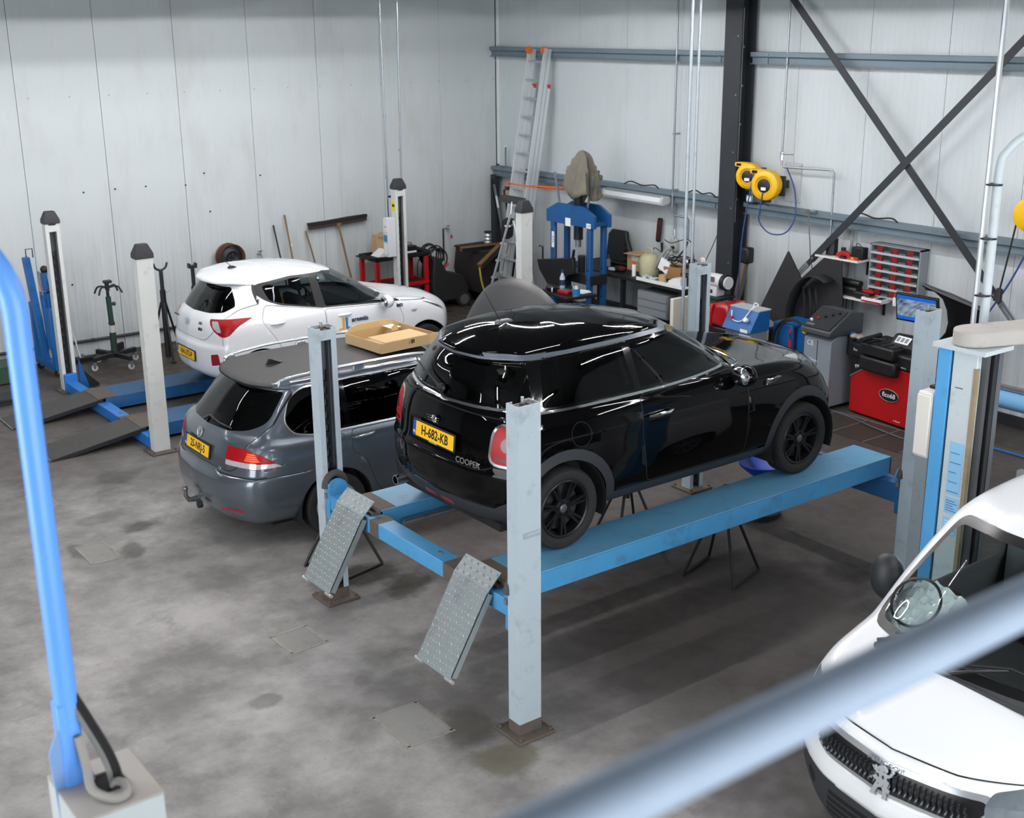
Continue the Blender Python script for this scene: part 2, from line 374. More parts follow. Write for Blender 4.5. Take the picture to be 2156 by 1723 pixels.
girt('wall_girt', 4.145, -6, 4.78, 'upper grey girt right of the dark column, behind the cross bracing')
girt('wall_girt', 2.175, 5.12, WY-.01, 'middle grey girt between the corner and the dark column, over the workbench')
girt('wall_girt', 2.175, -6, 4.78, 'middle grey girt right of the dark column, below the yellow hose reels')
# H column
t = thing('steel_column', 'dark anthracite H-section steel column standing against the right wall', 'column', (WX-.20, 4.95, 0))
q = MB().box(-.14, -.125, -.15, .15, 0, CZ).box(.125, .14, -.15, .15, 0, CZ).box(-.125, .125, -.006, .006, 0, CZ); q.build('h_section', M_column, t)
MB().box(-.18, .19, -.19, .19, 0, .03).build('foot_plate', M_column, t)
for k in range(6): MB().cyl((-.13, -.10, .6+k*.75), (-.155, -.10, .6+k*.75), .012, 6).build('bolt', M_galv, t)
q = MB().cyl((-.05, -.09, 1.9), (-.05, -.09, 4.7), .009, 8).cyl((-.05, -.055, 1.9), (-.05, -.055, 4.7), .009, 8); q.build('conduit', M_galv, t)
for k in range(5): MB().box(-.065, -.035, -.11, -.04, 2.2+k*.5, 2.225+k*.5).build('conduit_clip', M_galv, t)
# corner stub column below the mid girt
t = thing('corner_post', 'short dark square post in the corner under the middle girt', 'post', (WX-.16, WY-.10, 0))
MB().box(-.05, .05, -.06, .06, 0, 2.03).build('shaft', M_column, t); MB().box(-.08, .08, -.09, .08, 0, .02).build('foot_plate', M_column, t)
# cross bracing of flat bars
def brace(p0, p1, label, x, bare0=0, bare1=0):
    p0, p1 = Vector((x, *p0)), Vector((x, *p1)); d = (p1-p0); Ln = d.length; d.normalize()
    t = thing('brace_bar', label, 'brace', p0, group='cross bracing bars')
    n = Vector((1, 0, 0)); s_ = d.cross(n).normalized()
    M = Matrix(((d.x, s_.x, n.x, 0), (d.y, s_.y, n.y, 0), (d.z, s_.z, n.z, 0), (0, 0, 0, 1)))
    MB().box(0, Ln-bare1, -.045, .045, -.006, .006, M).build('flat_bar', M_column, t)
    if bare1:   # turnbuckle and rod at the low end
        e = Ln-bare1
        q = MB(); q.box(e-.12, e+.08, -.03, .03, -.014, .014, M); q.build('end_plate', M_column, t)
        q = MB(); q.box(e+.10, e+.36, .02, .035, -.012, .012, M); q.box(e+.10, e+.36, -.035, -.02, -.012, .012, M); q.box(e+.08, e+.12, -.035, .035, -.014, .014, M); q.box(e+.34, e+.38, -.035, .035, -.014, .014, M); q.build('turnbuckle', M_galv, t)
        MB().tube([M @ Vector((e+.05, 0, 0)), M @ Vector((Ln, 0, 0))], .011, 8).build('rod', M_galv, t)
        MB().cyl(M @ Vector((e-.04, 0, -.02)), M @ Vector((e-.04, 0, -.035)), .016, 6).build('bolt', M_galv, t)
    return t
brace((4.03, 4.83), (.35, 1.10), 'dark flat bracing bar falling from the upper left to the turnbuckle on the right', 6.80, bare1=.62)
brace((.36, 4.76), (4.30, .70), 'dark flat bracing bar falling from the upper right down to the black wheel arch liner', 6.78, bare1=1.25)
# lamp: wall fluorescent above the bench
t = thing('wall_lamp', 'long white wall lamp with prismatic cover under the middle girt', 'lamp', (6.84, 6.87, 2.06))
q = MB().prism([(-.07, -.075), (.07, -.055), (.09, 0), (.07, .03), (-.07, .03), (-.09, -.03)], -.62, .62, 'y'); q.build('diffuser', mat('lamp_cover', (225, 230, 232), .35), t, bevel=.008)
MB().box(-.06, .06, -.66, .66, .03, .055).build('housing', mat('lamp_housing', (150, 158, 162), .5), t)
for s_ in (-1, 1): MB().prism([(-.075, -.08), (.075, -.06), (.095, 0), (.075, .045), (-.075, .045), (-.095, -.03)], s_*.62, s_*.665, 'y').build('end_cap', mat('lamp_endcap', (190, 196, 200), .5), t, bevel=.006)
# linear lamps hung just above the picture: a thin light line in a flat trough whose side skirts cut the light off near lamp height
M_line = emit('lamp_line', (252, 249, 250), 900.0)
M_trough = mat('lamp_trough', (46, 48, 50), .8)
LAMP_N = [0]
def line_lamp(x, y, along_y, label, grp, k=1., sk=.044):
    t = thing('linear_lamp', label, 'lamp', (x, y, 4.95), math.pi/2 if along_y else 0, group=grp)
    MB().box(-.95, .95, -.20, .20, .012, .02).box(-.95, .95, -.204, -.20, -sk, .02).box(-.95, .95, .20, .204, -sk, .02).box(-.954, -.95, -.204, .204, -sk, .02).box(.95, .954, -.204, .204, -sk, .02).build('trough', M_trough, t)
    MB().box(-.70, .70, -.005, .005, -.004, .004).build('light_line', M_line if k == 1 else emit('lamp_line_%d' % round(k*100), (252, 249, 250), 900.0*k), t)
    for s_ in (-.6, .6): MB().cyl((s_, 0, .02), (s_, 0, CZ-4.95), .004, 5).build('hanger', M_galv, t)
for k in range(6): line_lamp(-6.4+k*2.1, 8.4, 0, 'added unseen linear lamp washing the left wall', 'added lamps washing the left wall', KWL, .0293)  # added unseen row, skirts shaped to leave the top of the wall darker
for k in range(6): line_lamp(3.9, 7.0-k*2.3, 1, 'added unseen linear lamp washing the right wall', 'added lamps washing the right wall', KWR, .0206)  # second added row, out of view, to light the right wall evenly
for (lx, ly) in ((-7.6, -5.0), (-7.6, -1.2), (-7.6, 3.0), (-5.3, -2.6), (-5.0, .6), (-2.3, .5), (.5, .5), (2.6, .5), (-2.3, 4.3), (.5, 4.5), (2.6, 4.4), (-2.6, 6.6), (.4, 6.5), (2.6, 6.5), (-.6, -5.2), (1.3, -6.2)):  # the last two lamps are added to brighten the van bonnet
    line_lamp(lx, ly, 0, 'linear lamp hung above the picture over the car bays', 'lamps over the bays', KBAY*(.52 if lx == -2.3 or lx == -5.0 else 1))
# ------------------------------------------------------------------ four-post lifts
M_post = mat('lift_post_grey', (172, 186, 194), .45, noise=.05, dirt=(120, 126, 128), dscale=7, damt=.45)
M_post2 = mat('lift_post_white', (204, 207, 204), .5, noise=.05, dirt=(150, 148, 142), dscale=6, damt=.45)
M_lblue = mat('lift_blue', (74, 150, 200), .42, noise=.10, nscale=5, dirt=(62, 104, 128), dscale=4, damt=.55)
M_lblue2 = mat('worn_lift_blue', (36, 96, 150), .5, noise=.15, nscale=4, dirt=(40, 58, 74), dscale=2.5, damt=.7)
M_rust = mat('bare_dirty_steel', (98, 88, 80), .7, .2, noise=.25, nscale=9, dirt=(60, 50, 42), dscale=9, damt=.8)
M_lock = mat('lock_ladder', (34, 36, 39), .5, .4, noise=.2)
M_greasy = mat('greasy_channel', (92, 98, 104), .5, .2, noise=.2, nscale=6)
def lift_post(name, x, y, face, h, m, label, group, cap=False, sx=.18, sy=.12, ladder=True, base=True, stain=False):
    """channel post; (x,y) its corner nearest -x,-y; face: +1 opens to +y, -1 opens to -y"""
    t = thing(name, label, 'post', (x+sx/2, y+sy/2, 0), group=group)
    a, b2 = sx/2, sy/2; th = .006
    prof = [(-a+.045, b2), (-a, b2), (-a, -b2), (a, -b2), (a, b2), (a-.045, b2), (a-.045, b2-th), (a-th, b2-th), (a-th, -b2+th), (-a+th, -b2+th), (-a+th, b2-th), (-a+.045, b2-th)]
    q = MB().prism([(px, py*face) for px, py in prof], .02, h, 'z')
    q.build('channel', m, t)
    MB().box(-a+.05, a-.05, -face*.02, -face*.02+face*.004, .02, h-.12).build('greasy_back', M_greasy, t)
    # lock ladder with slots
    if ladder:
        q = MB(); lx = -.005; fy = face*.012
        q.box(lx-.03, lx-.014, fy-.006, fy+.006, .15, h-.35); q.box(lx+.014, lx+.03, fy-.006, fy+.006, .15, h-.35)
        z = .15
        while z < h-.38: q.box(lx-.014, lx+.014, fy-.006, fy+.006, z, z+.045); z += .105
        q.build('lock_ladder', M_lock, t)
        MB().cyl((.03, face*.012, .1), (.03, face*.012, h-.05), .007, 6).build('lift_cable', M_lock, t)
        MB().box(-a+.045, a-.045, face*b2-face*.006, face*b2, h-.10, h-.02).build('front_bridge', m, t)
    if cap:
        prof = [(a+.012, b2+.012, h), (a+.012, b2+.012, h+.05), (a-.03, b2-.02, h+.15), (a-.04, b2-.03, h+.155)]
        q = MB(); vs = []; fs = []
        for (px, py, pz) in prof: vs += [(-px, -py, pz), (px, -py, pz), (px, py, pz), (-px, py, pz)]
        for i in range(len(prof)-1):
            for j in range(4): fs.append((i*4+j, i*4+(j+1) % 4, (i+1)*4+(j+1) % 4, (i+1)*4+j))
        n = len(prof)*4; fs += [(n-4, n-3, n-2, n-1), (3, 2, 1, 0)]
        q.add(vs, fs); q.build('top_cap', mat('cap_black', (46, 48, 51), .6), t, bevel=.006)
    else:
        MB().box(-a+.006, a-.006, -b2+.006, b2-.012, h-.035, h-.025).build('top_plate', M_rust, t)
        MB().cyl((.0, .01, h-.03), (.0, .01, h+.035), .011, 10).build('cable_stud', M_galv, t)
        MB().cyl((.0, .01, h-.025), (.0, .01, h-.005), .02, 6).build('stud_nut', M_rust, t)
        MB().box(a-.05, a-.02, -.03, .04, h-.025, h-.012).build('lug', M_rust, t)
    if base:
        MB().prism([(-a-.06, -b2-.085), (a+.06, -b2-.085), (a+.06, b2+.085), (-a-.06, b2+.085)], 0, .02, 'z').build('base_plate', M_rust, t, bevel=.004)
        for sx_ in (-1, 1):
            for sy_ in (-1, 1): MB().cyl((sx_*(a+.035), sy_*(b2+.055), .02), (sx_*(a+.035), sy_*(b2+.055), .04), .013, 6).build('anchor_bolt', M_rust, t)
    if stain:
        MB().box(-a-.0015, a+.0015, -b2-.0015, b2, .02, .10).build('foot_wear', M_rust, t)
    return t
G1 = 'posts of the raised four-post lift'
PA = lift_post('lift_post', -1.449, -1.170, +1, 2.314, M_post, 'grey four-post lift post in front of the black hatchback, nearest the camera', G1, stain=True)
lift_post('lift_post', -1.449, 1.413, -1, 2.314, M_post, 'grey four-post lift post with open slotted side in front of the grey estate car', G1, stain=True)
lift_post('lift_post', 2.678, -1.170, +1, 2.314, M_post, 'grey four-post lift post beyond the bonnet, in front of the red wheel balancer', G1)
lift_post('lift_post', 2.678, 1.413, -1, 2.314, M_post, 'grey four-post lift post behind the black roof, beside the workbench', G1)
# small maker's plate on the near post
text_part('maker_plate_text', 'UTOVERLANDER', .0145, mat('plate_text_white', (228, 232, 234), .5), PA, frame((.028, -.0635, 1.452), (1, 0, .05), (0, 0, 1)), .0004)
MB().box(-.055, .085, -.0612, -.0604, 1.425, 1.468).build('maker_plate', mat('plate_grey', (150, 162, 170), .5), PA)
text_part('maker_plate_text', '___________', .0105, mat('plate_text_white', (228, 232, 234), .5), PA, frame((.018, -.0635, 1.433), (1, 0, .05), (0, 0, 1)), .0004)

ZR = .977
def chequer(length, width, nu, nv):
    """raised lozenges of tread plate, as one relief"""
    q = MB()
    for i in range(nu):
        for j in range(nv):
            u = (i+.5)/nu*length; v = (j+.5)/nv*width; a = math.radians(45 if (i+j) % 2 else -45)
            c, s_ = math.cos(a), math.sin(a); L_, W_ = .020, .007
            vs = [(u+c*L_, v+s_*L_, .0002), (u-s_*W_, v+c*W_, .0002), (u-c*L_, v-s_*L_, .0002), (u+s_*W_, v-c*W_, .0002), (u, v, .006)]
            q.add(vs, [(0, 1, 4), (1, 2, 4), (2, 3, 4), (3, 0, 4)])
    return q
M_tread = mat('tread_plate', (158, 166, 168), .42, .55, noise=.12, nscale=8, dirt=(118, 112, 102), dscale=4, damt=.5)
def runway(y0, y1, name, label, ramps=True):
    t = thing(name, label, 'lift runway', (-1.30, (y0+y1)/2, ZR), group='runways of the raised lift')
    wd = y1-y0; Ln = 4.10
    MB().box(0, Ln, -wd/2, wd/2, -.012, 0).build('deck', mat('runway_top_blue', (92, 152, 188), .5, noise=.10, nscale=4, dirt=(78, 112, 132), dscale=5, damt=.5), t, bevel=.003)
    MB().box(0, Ln, -wd/2, -wd/2+.008, -.155, -.012).build('side_flange', M_lblue, t)
    MB().box(0, Ln, wd/2-.008, wd/2, -.155, -.012).build('side_flange', M_lblue, t)
    MB().box(0, .012, -wd/2, wd/2, -.155, -.012).build('end_plate', M_rust, t); MB().box(Ln-.012, Ln, -wd/2, wd/2, -.155, -.012).build('end_plate', M_lblue, t)
    for k in range(5): MB().box(.5+k*.75, .52+k*.75, -wd/2+.008, wd/2-.008, -.13, -.012).build('stiffener', M_lblue2, t)
    MB().box(.0, .14, -wd/2+.01, wd/2-.0, .0, .002).build('worn_edge', M_rust, t)
    MB().cyl((.16, -wd/2-.06 if y0 > 0 else wd/2+.06, -.12), (3.2, -wd/2-.06 if y0 > 0 else wd/2+.06, -.12), .028, 12).build('hydraulic_tube', M_galv, t)
    return t
runway(-.8545, -.457, 'lift_runway', 'light blue lift runway under the right wheels of the black hatchback')
runway(.780, 1.177, 'lift_runway', 'light blue lift runway under the left wheels of the black hatchback')
def hanging_ramp(y0, y1, label):
    wd = y1-y0+.01
    t = thing('drive_on_ramp', label, 'ramp', (-1.36, (y0+y1)/2, 1.07), group='hanging drive-on ramps')
    p0, p1, p2 = Vector((0, 0, 0)), Vector((-.105, 0, -.10)), Vector((-.43, 0, -.655))
    for k, (a, b2) in enumerate(((p0, p1), (p1, p2))):
        d = b2-a; M = frame(a-Vector((0, -wd/2, 0))*0+Vector((0, -wd/2, 0)), d, (0, 1, 0))
        n = Vector((M[0][2], M[1][2], M[2][2])); sgn = 1 if n.x < 0 else -1
        pl = MB(); pl.box(0, d.length, 0, wd, -.006 if sgn > 0 else 0, 0 if sgn > 0 else .006, M)
        o = pl.build('tread_plate', M_tread, t)
        ch = chequer(d.length, wd, max(2, round(d.length/.047)), round(wd/.038))
        ch.v = [Vector((v.x, v.y, v.z*sgn)) for v in ch.v]
        q = MB(); q.add([tuple(v) for v in ch.v], ch.f, M); r = q.build('tread_relief', M_tread, o, smooth=0); r['kind'] = 'stuff'
        if k == 1:
            for s_ in (0, wd-.008):
                MB().box(.02, d.length-.02, s_, s_+.008, 0 if sgn < 0 else -.05, .05 if sgn < 0 else 0, M).build('side_rib', M_tread, t)
            for s_ in (-.005, wd-.05): MB().tube([M @ Vector((d.length+.005, s_-.02, -.012*sgn)), M @ Vector((d.length+.005, s_+.07, -.012*sgn))], .014, 8).build('roller', mat('roller_steel', (190, 186, 180), .4, .6), t)
    MB().cyl((.03, -wd/2-.02, -.09), (.03, wd/2+.02, -.09), .014, 8).build('hinge_pin', M_rust, t)
    MB().box(-.02, .1, -wd/2+.02, wd/2-.02, -.13, -.10).build('hinge_plate', M_rust, t)
    return t
hanging_ramp(-.8545, -.457, 'tread-plate drive-on ramp hanging down next to the nearest grey post')
hanging_ramp(.780, 1.177, 'tread-plate drive-on ramp hanging down in front of the slotted grey post')
def crossbeam(x0, label, ztop, m, y0, y1, dz=.12, dx=.14, sheaves=True, grp='crossbeams of the raised lift'):
    t = thing('lift_crossbeam', label, 'beam', (x0, (y0+y1)/2, 0), group=grp)
    a = (y1-y0)/2
    MB().box(0, dx, -a, a, ztop-dz, ztop).build('box_beam', m, t, bevel=.006)
    for s_ in (-1, 1):
        MB().box(-.004, dx+.004, s_*.44, s_*(.64 if s_ < 0 else .56), ztop-dz-.002, ztop+.002).build('scraped_end', M_rust, t)
        MB().box(-.01, dx+.01, s_*(a-.06), s_*(a+.02), ztop-dz-.09, ztop+.10).build('end_bracket', m, t, bevel=.006)
        if sheaves:
            q = MB(); q.tube([(dx/2-.09*math.cos(th), s_*(a-.02), ztop+.06+.11*math.sin(th)) for th in [math.pi*k/10 for k in range(11)]], .03, 8); q.build('sheave_guard', mat('guard_rubber', (64, 62, 60), .7, noise=.2), t)
            MB().cyl((dx/2, s_*(a-.045), ztop+.05), (dx/2, s_*(a-.075), ztop+.05), .085, 16).build('sheave', M_lblue, t)
            MB().box(-.03, .02, s_*(a-.05), s_*(a-.02), ztop-.02, ztop+.02).build('lock_dog', M_galv, t)
    MB().cyl((dx/2, -.30, ztop), (dx/2, -.30, ztop+.014), .016, 6).build('bolt', M_galv, t)
    return t
crossbeam(-1.425, 'light blue rear crossbeam with scraped paint between the hanging ramps', .95, M_lblue, -1.06, 1.42)
crossbeam(2.70, 'blue front crossbeam of the raised lift behind the front wheel', .80, M_lblue2, -1.06, 1.42, .18)
# bent steel rod stands under the raised lift
def jack_stand(name, loc, rz, label, h, grp):
    t = thing(name, label, 'jack stand', loc, rz, group=grp)
    MB().tube([(-.24, -.24, .012), (.24, -.24, .012)], .012, 8).build('foot_bar', M_black, t); MB().tube([(-.24, .24, .012), (.24, .24, .012)], .012, 8).build('foot_bar', M_black, t)
    for sx_ in (-1, 1):
        for sy_ in (-1, 1): MB().tube([(sx_*.24, sy_*.24, .012), (sx_*.045, sy_*.045, h*.82)], .013, 8).build('leg', M_black, t)
    MB().box(-.05, .05, -.05, .05, h*.76, h*.84).build('collar', M_black, t); MB().cyl((0, 0, h*.6), (0, 0, h), .022, 10).build('post', M_dark, t)
    MB().box(-.06, .06, -.03, .03, h, h+.02).build('saddle', M_dark, t)
    return t
jack_stand('jack_stand', (1.50, -.16, 0), .3, 'black tubular stand under the right runway of the raised lift', .78, 'stands under the raised lift')
jack_stand('jack_stand', (-1.0, 1.98, 0), .2, 'black tubular stand standing behind the slotted grey post', .70, 'stands under the raised lift')
jack_stand('jack_stand', (1.25, .78, 0), -.2, 'black tubular stand under the left runway of the raised lift', .78, 'stands under the raised lift')

# ------------------------------------------------------------------ second lift, lowered, with the white hatchback
G2 = 'posts of the lowered four-post lift'
X2, Y2A, X2C, Y2B, H2 = -1.171, 5.887, 3.958, 8.977, 2.18
lift_post('lift_post', X2, Y2A, +1, H2, M_post2, 'white lift post with black cap left of the white hatchback, nearest of its lift', G2, cap=True, ladder=False)
lift_post('lift_post', X2, Y2B, -1, H2, M_post2, 'white lift post with slotted black ladder and black cap near the blue crane', G2, cap=True)
tq = lift_post('lift_post', X2C, Y2B, -1, H2, M_post2, 'white lift post with yellow sticker and black cap in front of the red trolley', G2, cap=True)
MB().box(-.0918, -.0905, -.055, .05, 1.86, 2.0).build('warning_sticker', mat('sticker_yellow', (232, 214, 30), .5), tq)
MB().box(-.0928, -.0915, -.03, .035, 1.92, 1.96).build('sticker_print', M_black, tq)
lift_post('lift_post', X2C, Y2A, +1, H2, M_post2, 'white lift post with black cap in front of the step ladder', G2, cap=True, ladder=False)
q2 = lambda *a: None
ZR2 = .185
def runway2(y0, y1, label):
    t = thing('lift_runway', label, 'lift runway', (X2+.12, (y0+y1)/2, ZR2), group='runways of the lowered lift'); wd = y1-y0; Ln = 5.0
    MB().box(0, Ln, -wd/2, wd/2, -.012, 0).build('deck', mat('runway_dull_blue', (48, 88, 128), .6, noise=.12, nscale=4, dirt=(38, 50, 62), dscale=2.5, damt=.8), t)
    for s_ in (-1, 1): MB().box(0, Ln, s_*wd/2, s_*(wd/2-.008), -.15, -.012).build('side_flange', M_lblue2, t)
    MB().box(Ln-.01, Ln, -wd/2, wd/2, -.15, .06).build('wheel_stop', M_lblue2, t)
    MB().box(0, .16, -wd/2, wd/2, .0, .004).build('worn_plate', M_rust, t)
    return t
def floor_ramp(y0, y1, label):
    t = thing('drive_on_ramp', label, 'ramp', (X2+.13, (y0+y1)/2, ZR2), group='lowered drive-on ramps'); wd = y1-y0
    d = Vector((-1.14, 0, -ZR2+.012)); M = frame((0, -wd/2, .008), d, (0, 1, 0))
    sg = 1 if M[2][2] > 0 else -1
    MB().box(0, d.length, 0, wd, 0, -.008*sg, M).build('tread_plate', mat('grimy_tread', (74, 72, 70), .65, .2, noise=.15, nscale=10, bump=.4, bscale=55, dirt=(96, 92, 88), dscale=3, damt=.5), t)
    for s_ in (0, wd-.008): MB().box(.05, d.length-.02, s_, s_+.008, -.008*sg, -.05*sg, M).build('side_rib', M_dark, t)
    MB().box(0, .10, .0, wd, 0, .006*sg, M).build('hinge_plate', M_rust, t)
    MB().cyl(M @ Vector((d.length, 0, -.006*sg)), M @ Vector((d.length, wd, -.006*sg)), .008, 8).build('nose_bar', M_galv, t)
    return t
YL2 = (7.74, 8.27); YR2 = (6.33, 6.86)
runway2(*YL2, 'dull blue lowered runway under the left wheels of the white hatchback')
runway2(*YR2, 'dull blue lowered runway under the right wheels of the white hatchback')
floor_ramp(*YL2, 'grimy grey ramp sloping to the floor, behind the bright blue pole')
floor_ramp(*YR2, 'grimy grey ramp sloping to the floor, nearer the grey estate car')
crossbeam(X2+.02, 'bright blue low crossbeam between the two floor ramps', .135, mat('lift_mid_blue', (40, 118, 196), .45, noise=.1, dirt=(50, 70, 90), dscale=4, damt=.5), Y2A+.13, Y2B, .13, .14, sheaves=False, grp='crossbeams of the lowered lift')
t = thing('lift_foot_guard', 'small blue triangular foot guard beside the slotted white post', 'guard', (X2+.19, Y2B-.05, 0))
MB().prism([(0, .02), (.02, .42), (.12, .05), (.12, .02)], -.01, .01, 'y').build('side_plate', M_blue, t); MB().prism([(.02, .02), (.03, .30), (.26, .05), (.26, .02)], .012, .08, 'y').build('rubber_shoe', M_dark, t)
# ------------------------------------------------------------------ car bodies from a ring net
def _pchip(v):
    n = len(v); d = [v[i+1]-v[i] for i in range(n-1)]; m = [0.]*n
    m[0], m[-1] = d[0], d[-1]
    for i in range(1, n-1):
        m[i] = 0. if d[i-1]*d[i] <= 0 else 2*d[i-1]*d[i]/(d[i-1]+d[i])
    return d, m
def spline(P, sub):
    """shape-preserving cubic through control points P (tuples); sub: samples per span"""
    D = [_pchip([p[k] for p in P]) for k in range(3)]; out = []
    for i in range(len(P)-1):
        ns = sub[i] if isinstance(sub, (list, tuple)) else sub
        for q in range(ns):
            t = q/ns; h00 = 2*t**3-3*t*t+1; h10 = t**3-2*t*t+t; h01 = -2*t**3+3*t*t; h11 = t**3-t*t
            out.append(tuple(h00*P[i][k]+h10*D[k][1][i]+h01*P[i+1][k]+h11*D[k][1][i+1] for k in range(3)))
    out.append(tuple(P[-1])); return out
def ring(z, xr, xf, w_, br=.07, bf=.12, cr=.20, cf=.30, wr=.97, wf=.93):
    zr, zs, zf = z if isinstance(z, tuple) else (z, z, z)
    xa, xb = xr+br+cr, xf-bf-cf
    L = lambda t: xa+(xb-xa)*t
    return [(xr, 0, zr), (xr+br*.20, .42*w_*wr, zr), (xr+br*.85, .76*w_*wr, zr+(zs-zr)*.15), (xr+br+cr*.28, .93*w_*wr, zr+(zs-zr)*.4), (xa, .99*w_*wr, zr+(zs-zr)*.8),
            (L(.2), w_, zs), (L(.4), w_, zs), (L(.6), w_, zs), (L(.8), w_*(.5+.5*(wf+.04) if wf < .96 else 1), zs),
            (xb, w_*wf, zs+(zf-zs)*.2), (xf-bf-cf*.30, .93*w_*wf, zs+(zf-zs)*.55), (xf-bf*.85, .77*w_*wf, zs+(zf-zs)*.85), (xf-bf*.20, .42*w_*wf, zf), (xf, 0, zf)]
def ridge(x0, x1, z): return [(x0+(x1-x0)*j/13, 0, z) for j in range(14)]
def rpoly(pts, r=.03, n=4):
    """polygon with rounded corners"""
    out = []; k = len(pts)
    for i in range(k):
        a, b2, c = Vector(pts[i-1]), Vector(pts[i]), Vector(pts[(i+1) % k])
        rr = r[i] if isinstance(r, (list, tuple)) else r
        if rr <= 0: out.append(tuple(b2)); continue
        d1 = (a-b2); d2 = (c-b2); q = min(rr, d1.length*.45, d2.length*.45); p1 = b2+d1.normalized()*q; p2 = b2+d2.normalized()*q
        for j in range(n+1):
            t = j/n; out.append(tuple(p1*(1-t)**2+b2*2*t*(1-t)+p2*t*t))
    return out
def circ(cx, cz, r, n=28, rz=None): return [(cx+r*math.cos(2*math.pi*i/n), cz+(rz or r)*math.sin(2*math.pi*i/n)) for i in range(n)]
def inset(poly, d):
    """move each edge of a polygon inwards by d"""
    k = len(poly); A = sum(poly[i-1][0]*poly[i][1]-poly[i][0]*poly[i-1][1] for i in range(k)); s_ = 1 if A > 0 else -1; out = []
    for i in range(k):
        a, b2, c = Vector(poly[i-1]), Vector(poly[i]), Vector(poly[(i+1) % k]); e1 = (b2-a); e2 = (c-b2)
        if e1.length < 1e-6 or e2.length < 1e-6: out.append(tuple(b2)); continue
        n1 = Vector((-e1.y, e1.x)).normalized()*s_; n2 = Vector((-e2.y, e2.x)).normalized()*s_
        m = n1+n2; den = 1+n1.dot(n2); out.append(tuple(b2+m*(d/max(den, .35))))
    return out
def inpoly(p, poly):
    x, y = p; c = False; j = len(poly)-1
    for i in range(len(poly)):
        xi, yi = poly[i]; xj, yj = poly[j]
        if (yi > y) != (yj > y) and x < (xj-xi)*(y-yi)/(yj-yi)+xi: c = not c
        j = i
    return c
PROJ = {'side': (lambda p: (p.x, p.z), Vector((1, 0, 0)), lambda n, c: n.y > .12),
        'rear': (lambda p: (p.y, p.z), Vector((0, 1, 0)), lambda n, c: n.x < -.10),
        'front': (lambda p: (p.y, p.z), Vector((0, 1, 0)), lambda n, c: n.x > .10),
        'rcorner': (lambda p: (p.x+p.y, p.z), Vector((1, 1, 0)), lambda n, c: n.y-n.x > .3),
        'fcorner': (lambda p: (p.y-p.x, p.z), Vector((-1, 1, 0)), lambda n, c: n.y+n.x > .3),
        'top': (lambda p: (p.x, p.y), None, lambda n, c: n.z > .3)}
def car_shell(rings, sub_c, sub_r, roof=None):
    fine = [spline(r, sub_c) for r in rings]; nc = len(fine[0])
    cols = [spline([fine[k][j] for k in range(len(fine))], sub_r) for j in range(nc)]; nr = len(cols[0])
    if roof is not None:      # even out the curvature of the roof skin above ring number roof
        i0 = sum(sub_r[:roof]); G = [[list(p) for p in c_] for c_ in cols]
        def at_(j, i):
            sy = 1
            if j < 0: j, sy = 1, -sy
            if j >= nc: j, sy = nc-2, -sy
            if i >= nr: i, sy = nr-2, -sy
            p = G[j][i]; return (p[0], p[1]*sy, p[2])
        for _ in range(14):
            N_ = [[list(p) for p in c_] for c_ in G]
            for j in range(nc):
                for i in range(i0+1, nr):
                    nb = (at_(j-1, i), at_(j+1, i), at_(j, i-1), at_(j, i+1))
                    for k in range(3): N_[j][i][k] = .5*G[j][i][k]+.125*sum(q[k] for q in nb)
            G = N_
        cols = G
    bm = bmesh.new(); V = [[bm.verts.new((cols[j][i][0], max(0, cols[j][i][1]), cols[j][i][2])) for i in range(nr)] for j in range(nc)]
    for j in range(nc-1):
        for i in range(nr-1):
            try: bm.faces.new((V[j][i], V[j+1][i], V[j+1][i+1], V[j][i+1]))
            except ValueError: pass
    bmesh.ops.remove_doubles(bm, verts=bm.verts, dist=1e-5)
    bmesh.ops.dissolve_degenerate(bm, edges=bm.edges, dist=1e-6)
    bm.normal_update()
    s_ = sum(f.normal.y*f.calc_area() for f in bm.faces)
    if s_ < 0: bmesh.ops.reverse_faces(bm, faces=bm.faces); bm.normal_update()
    return bm
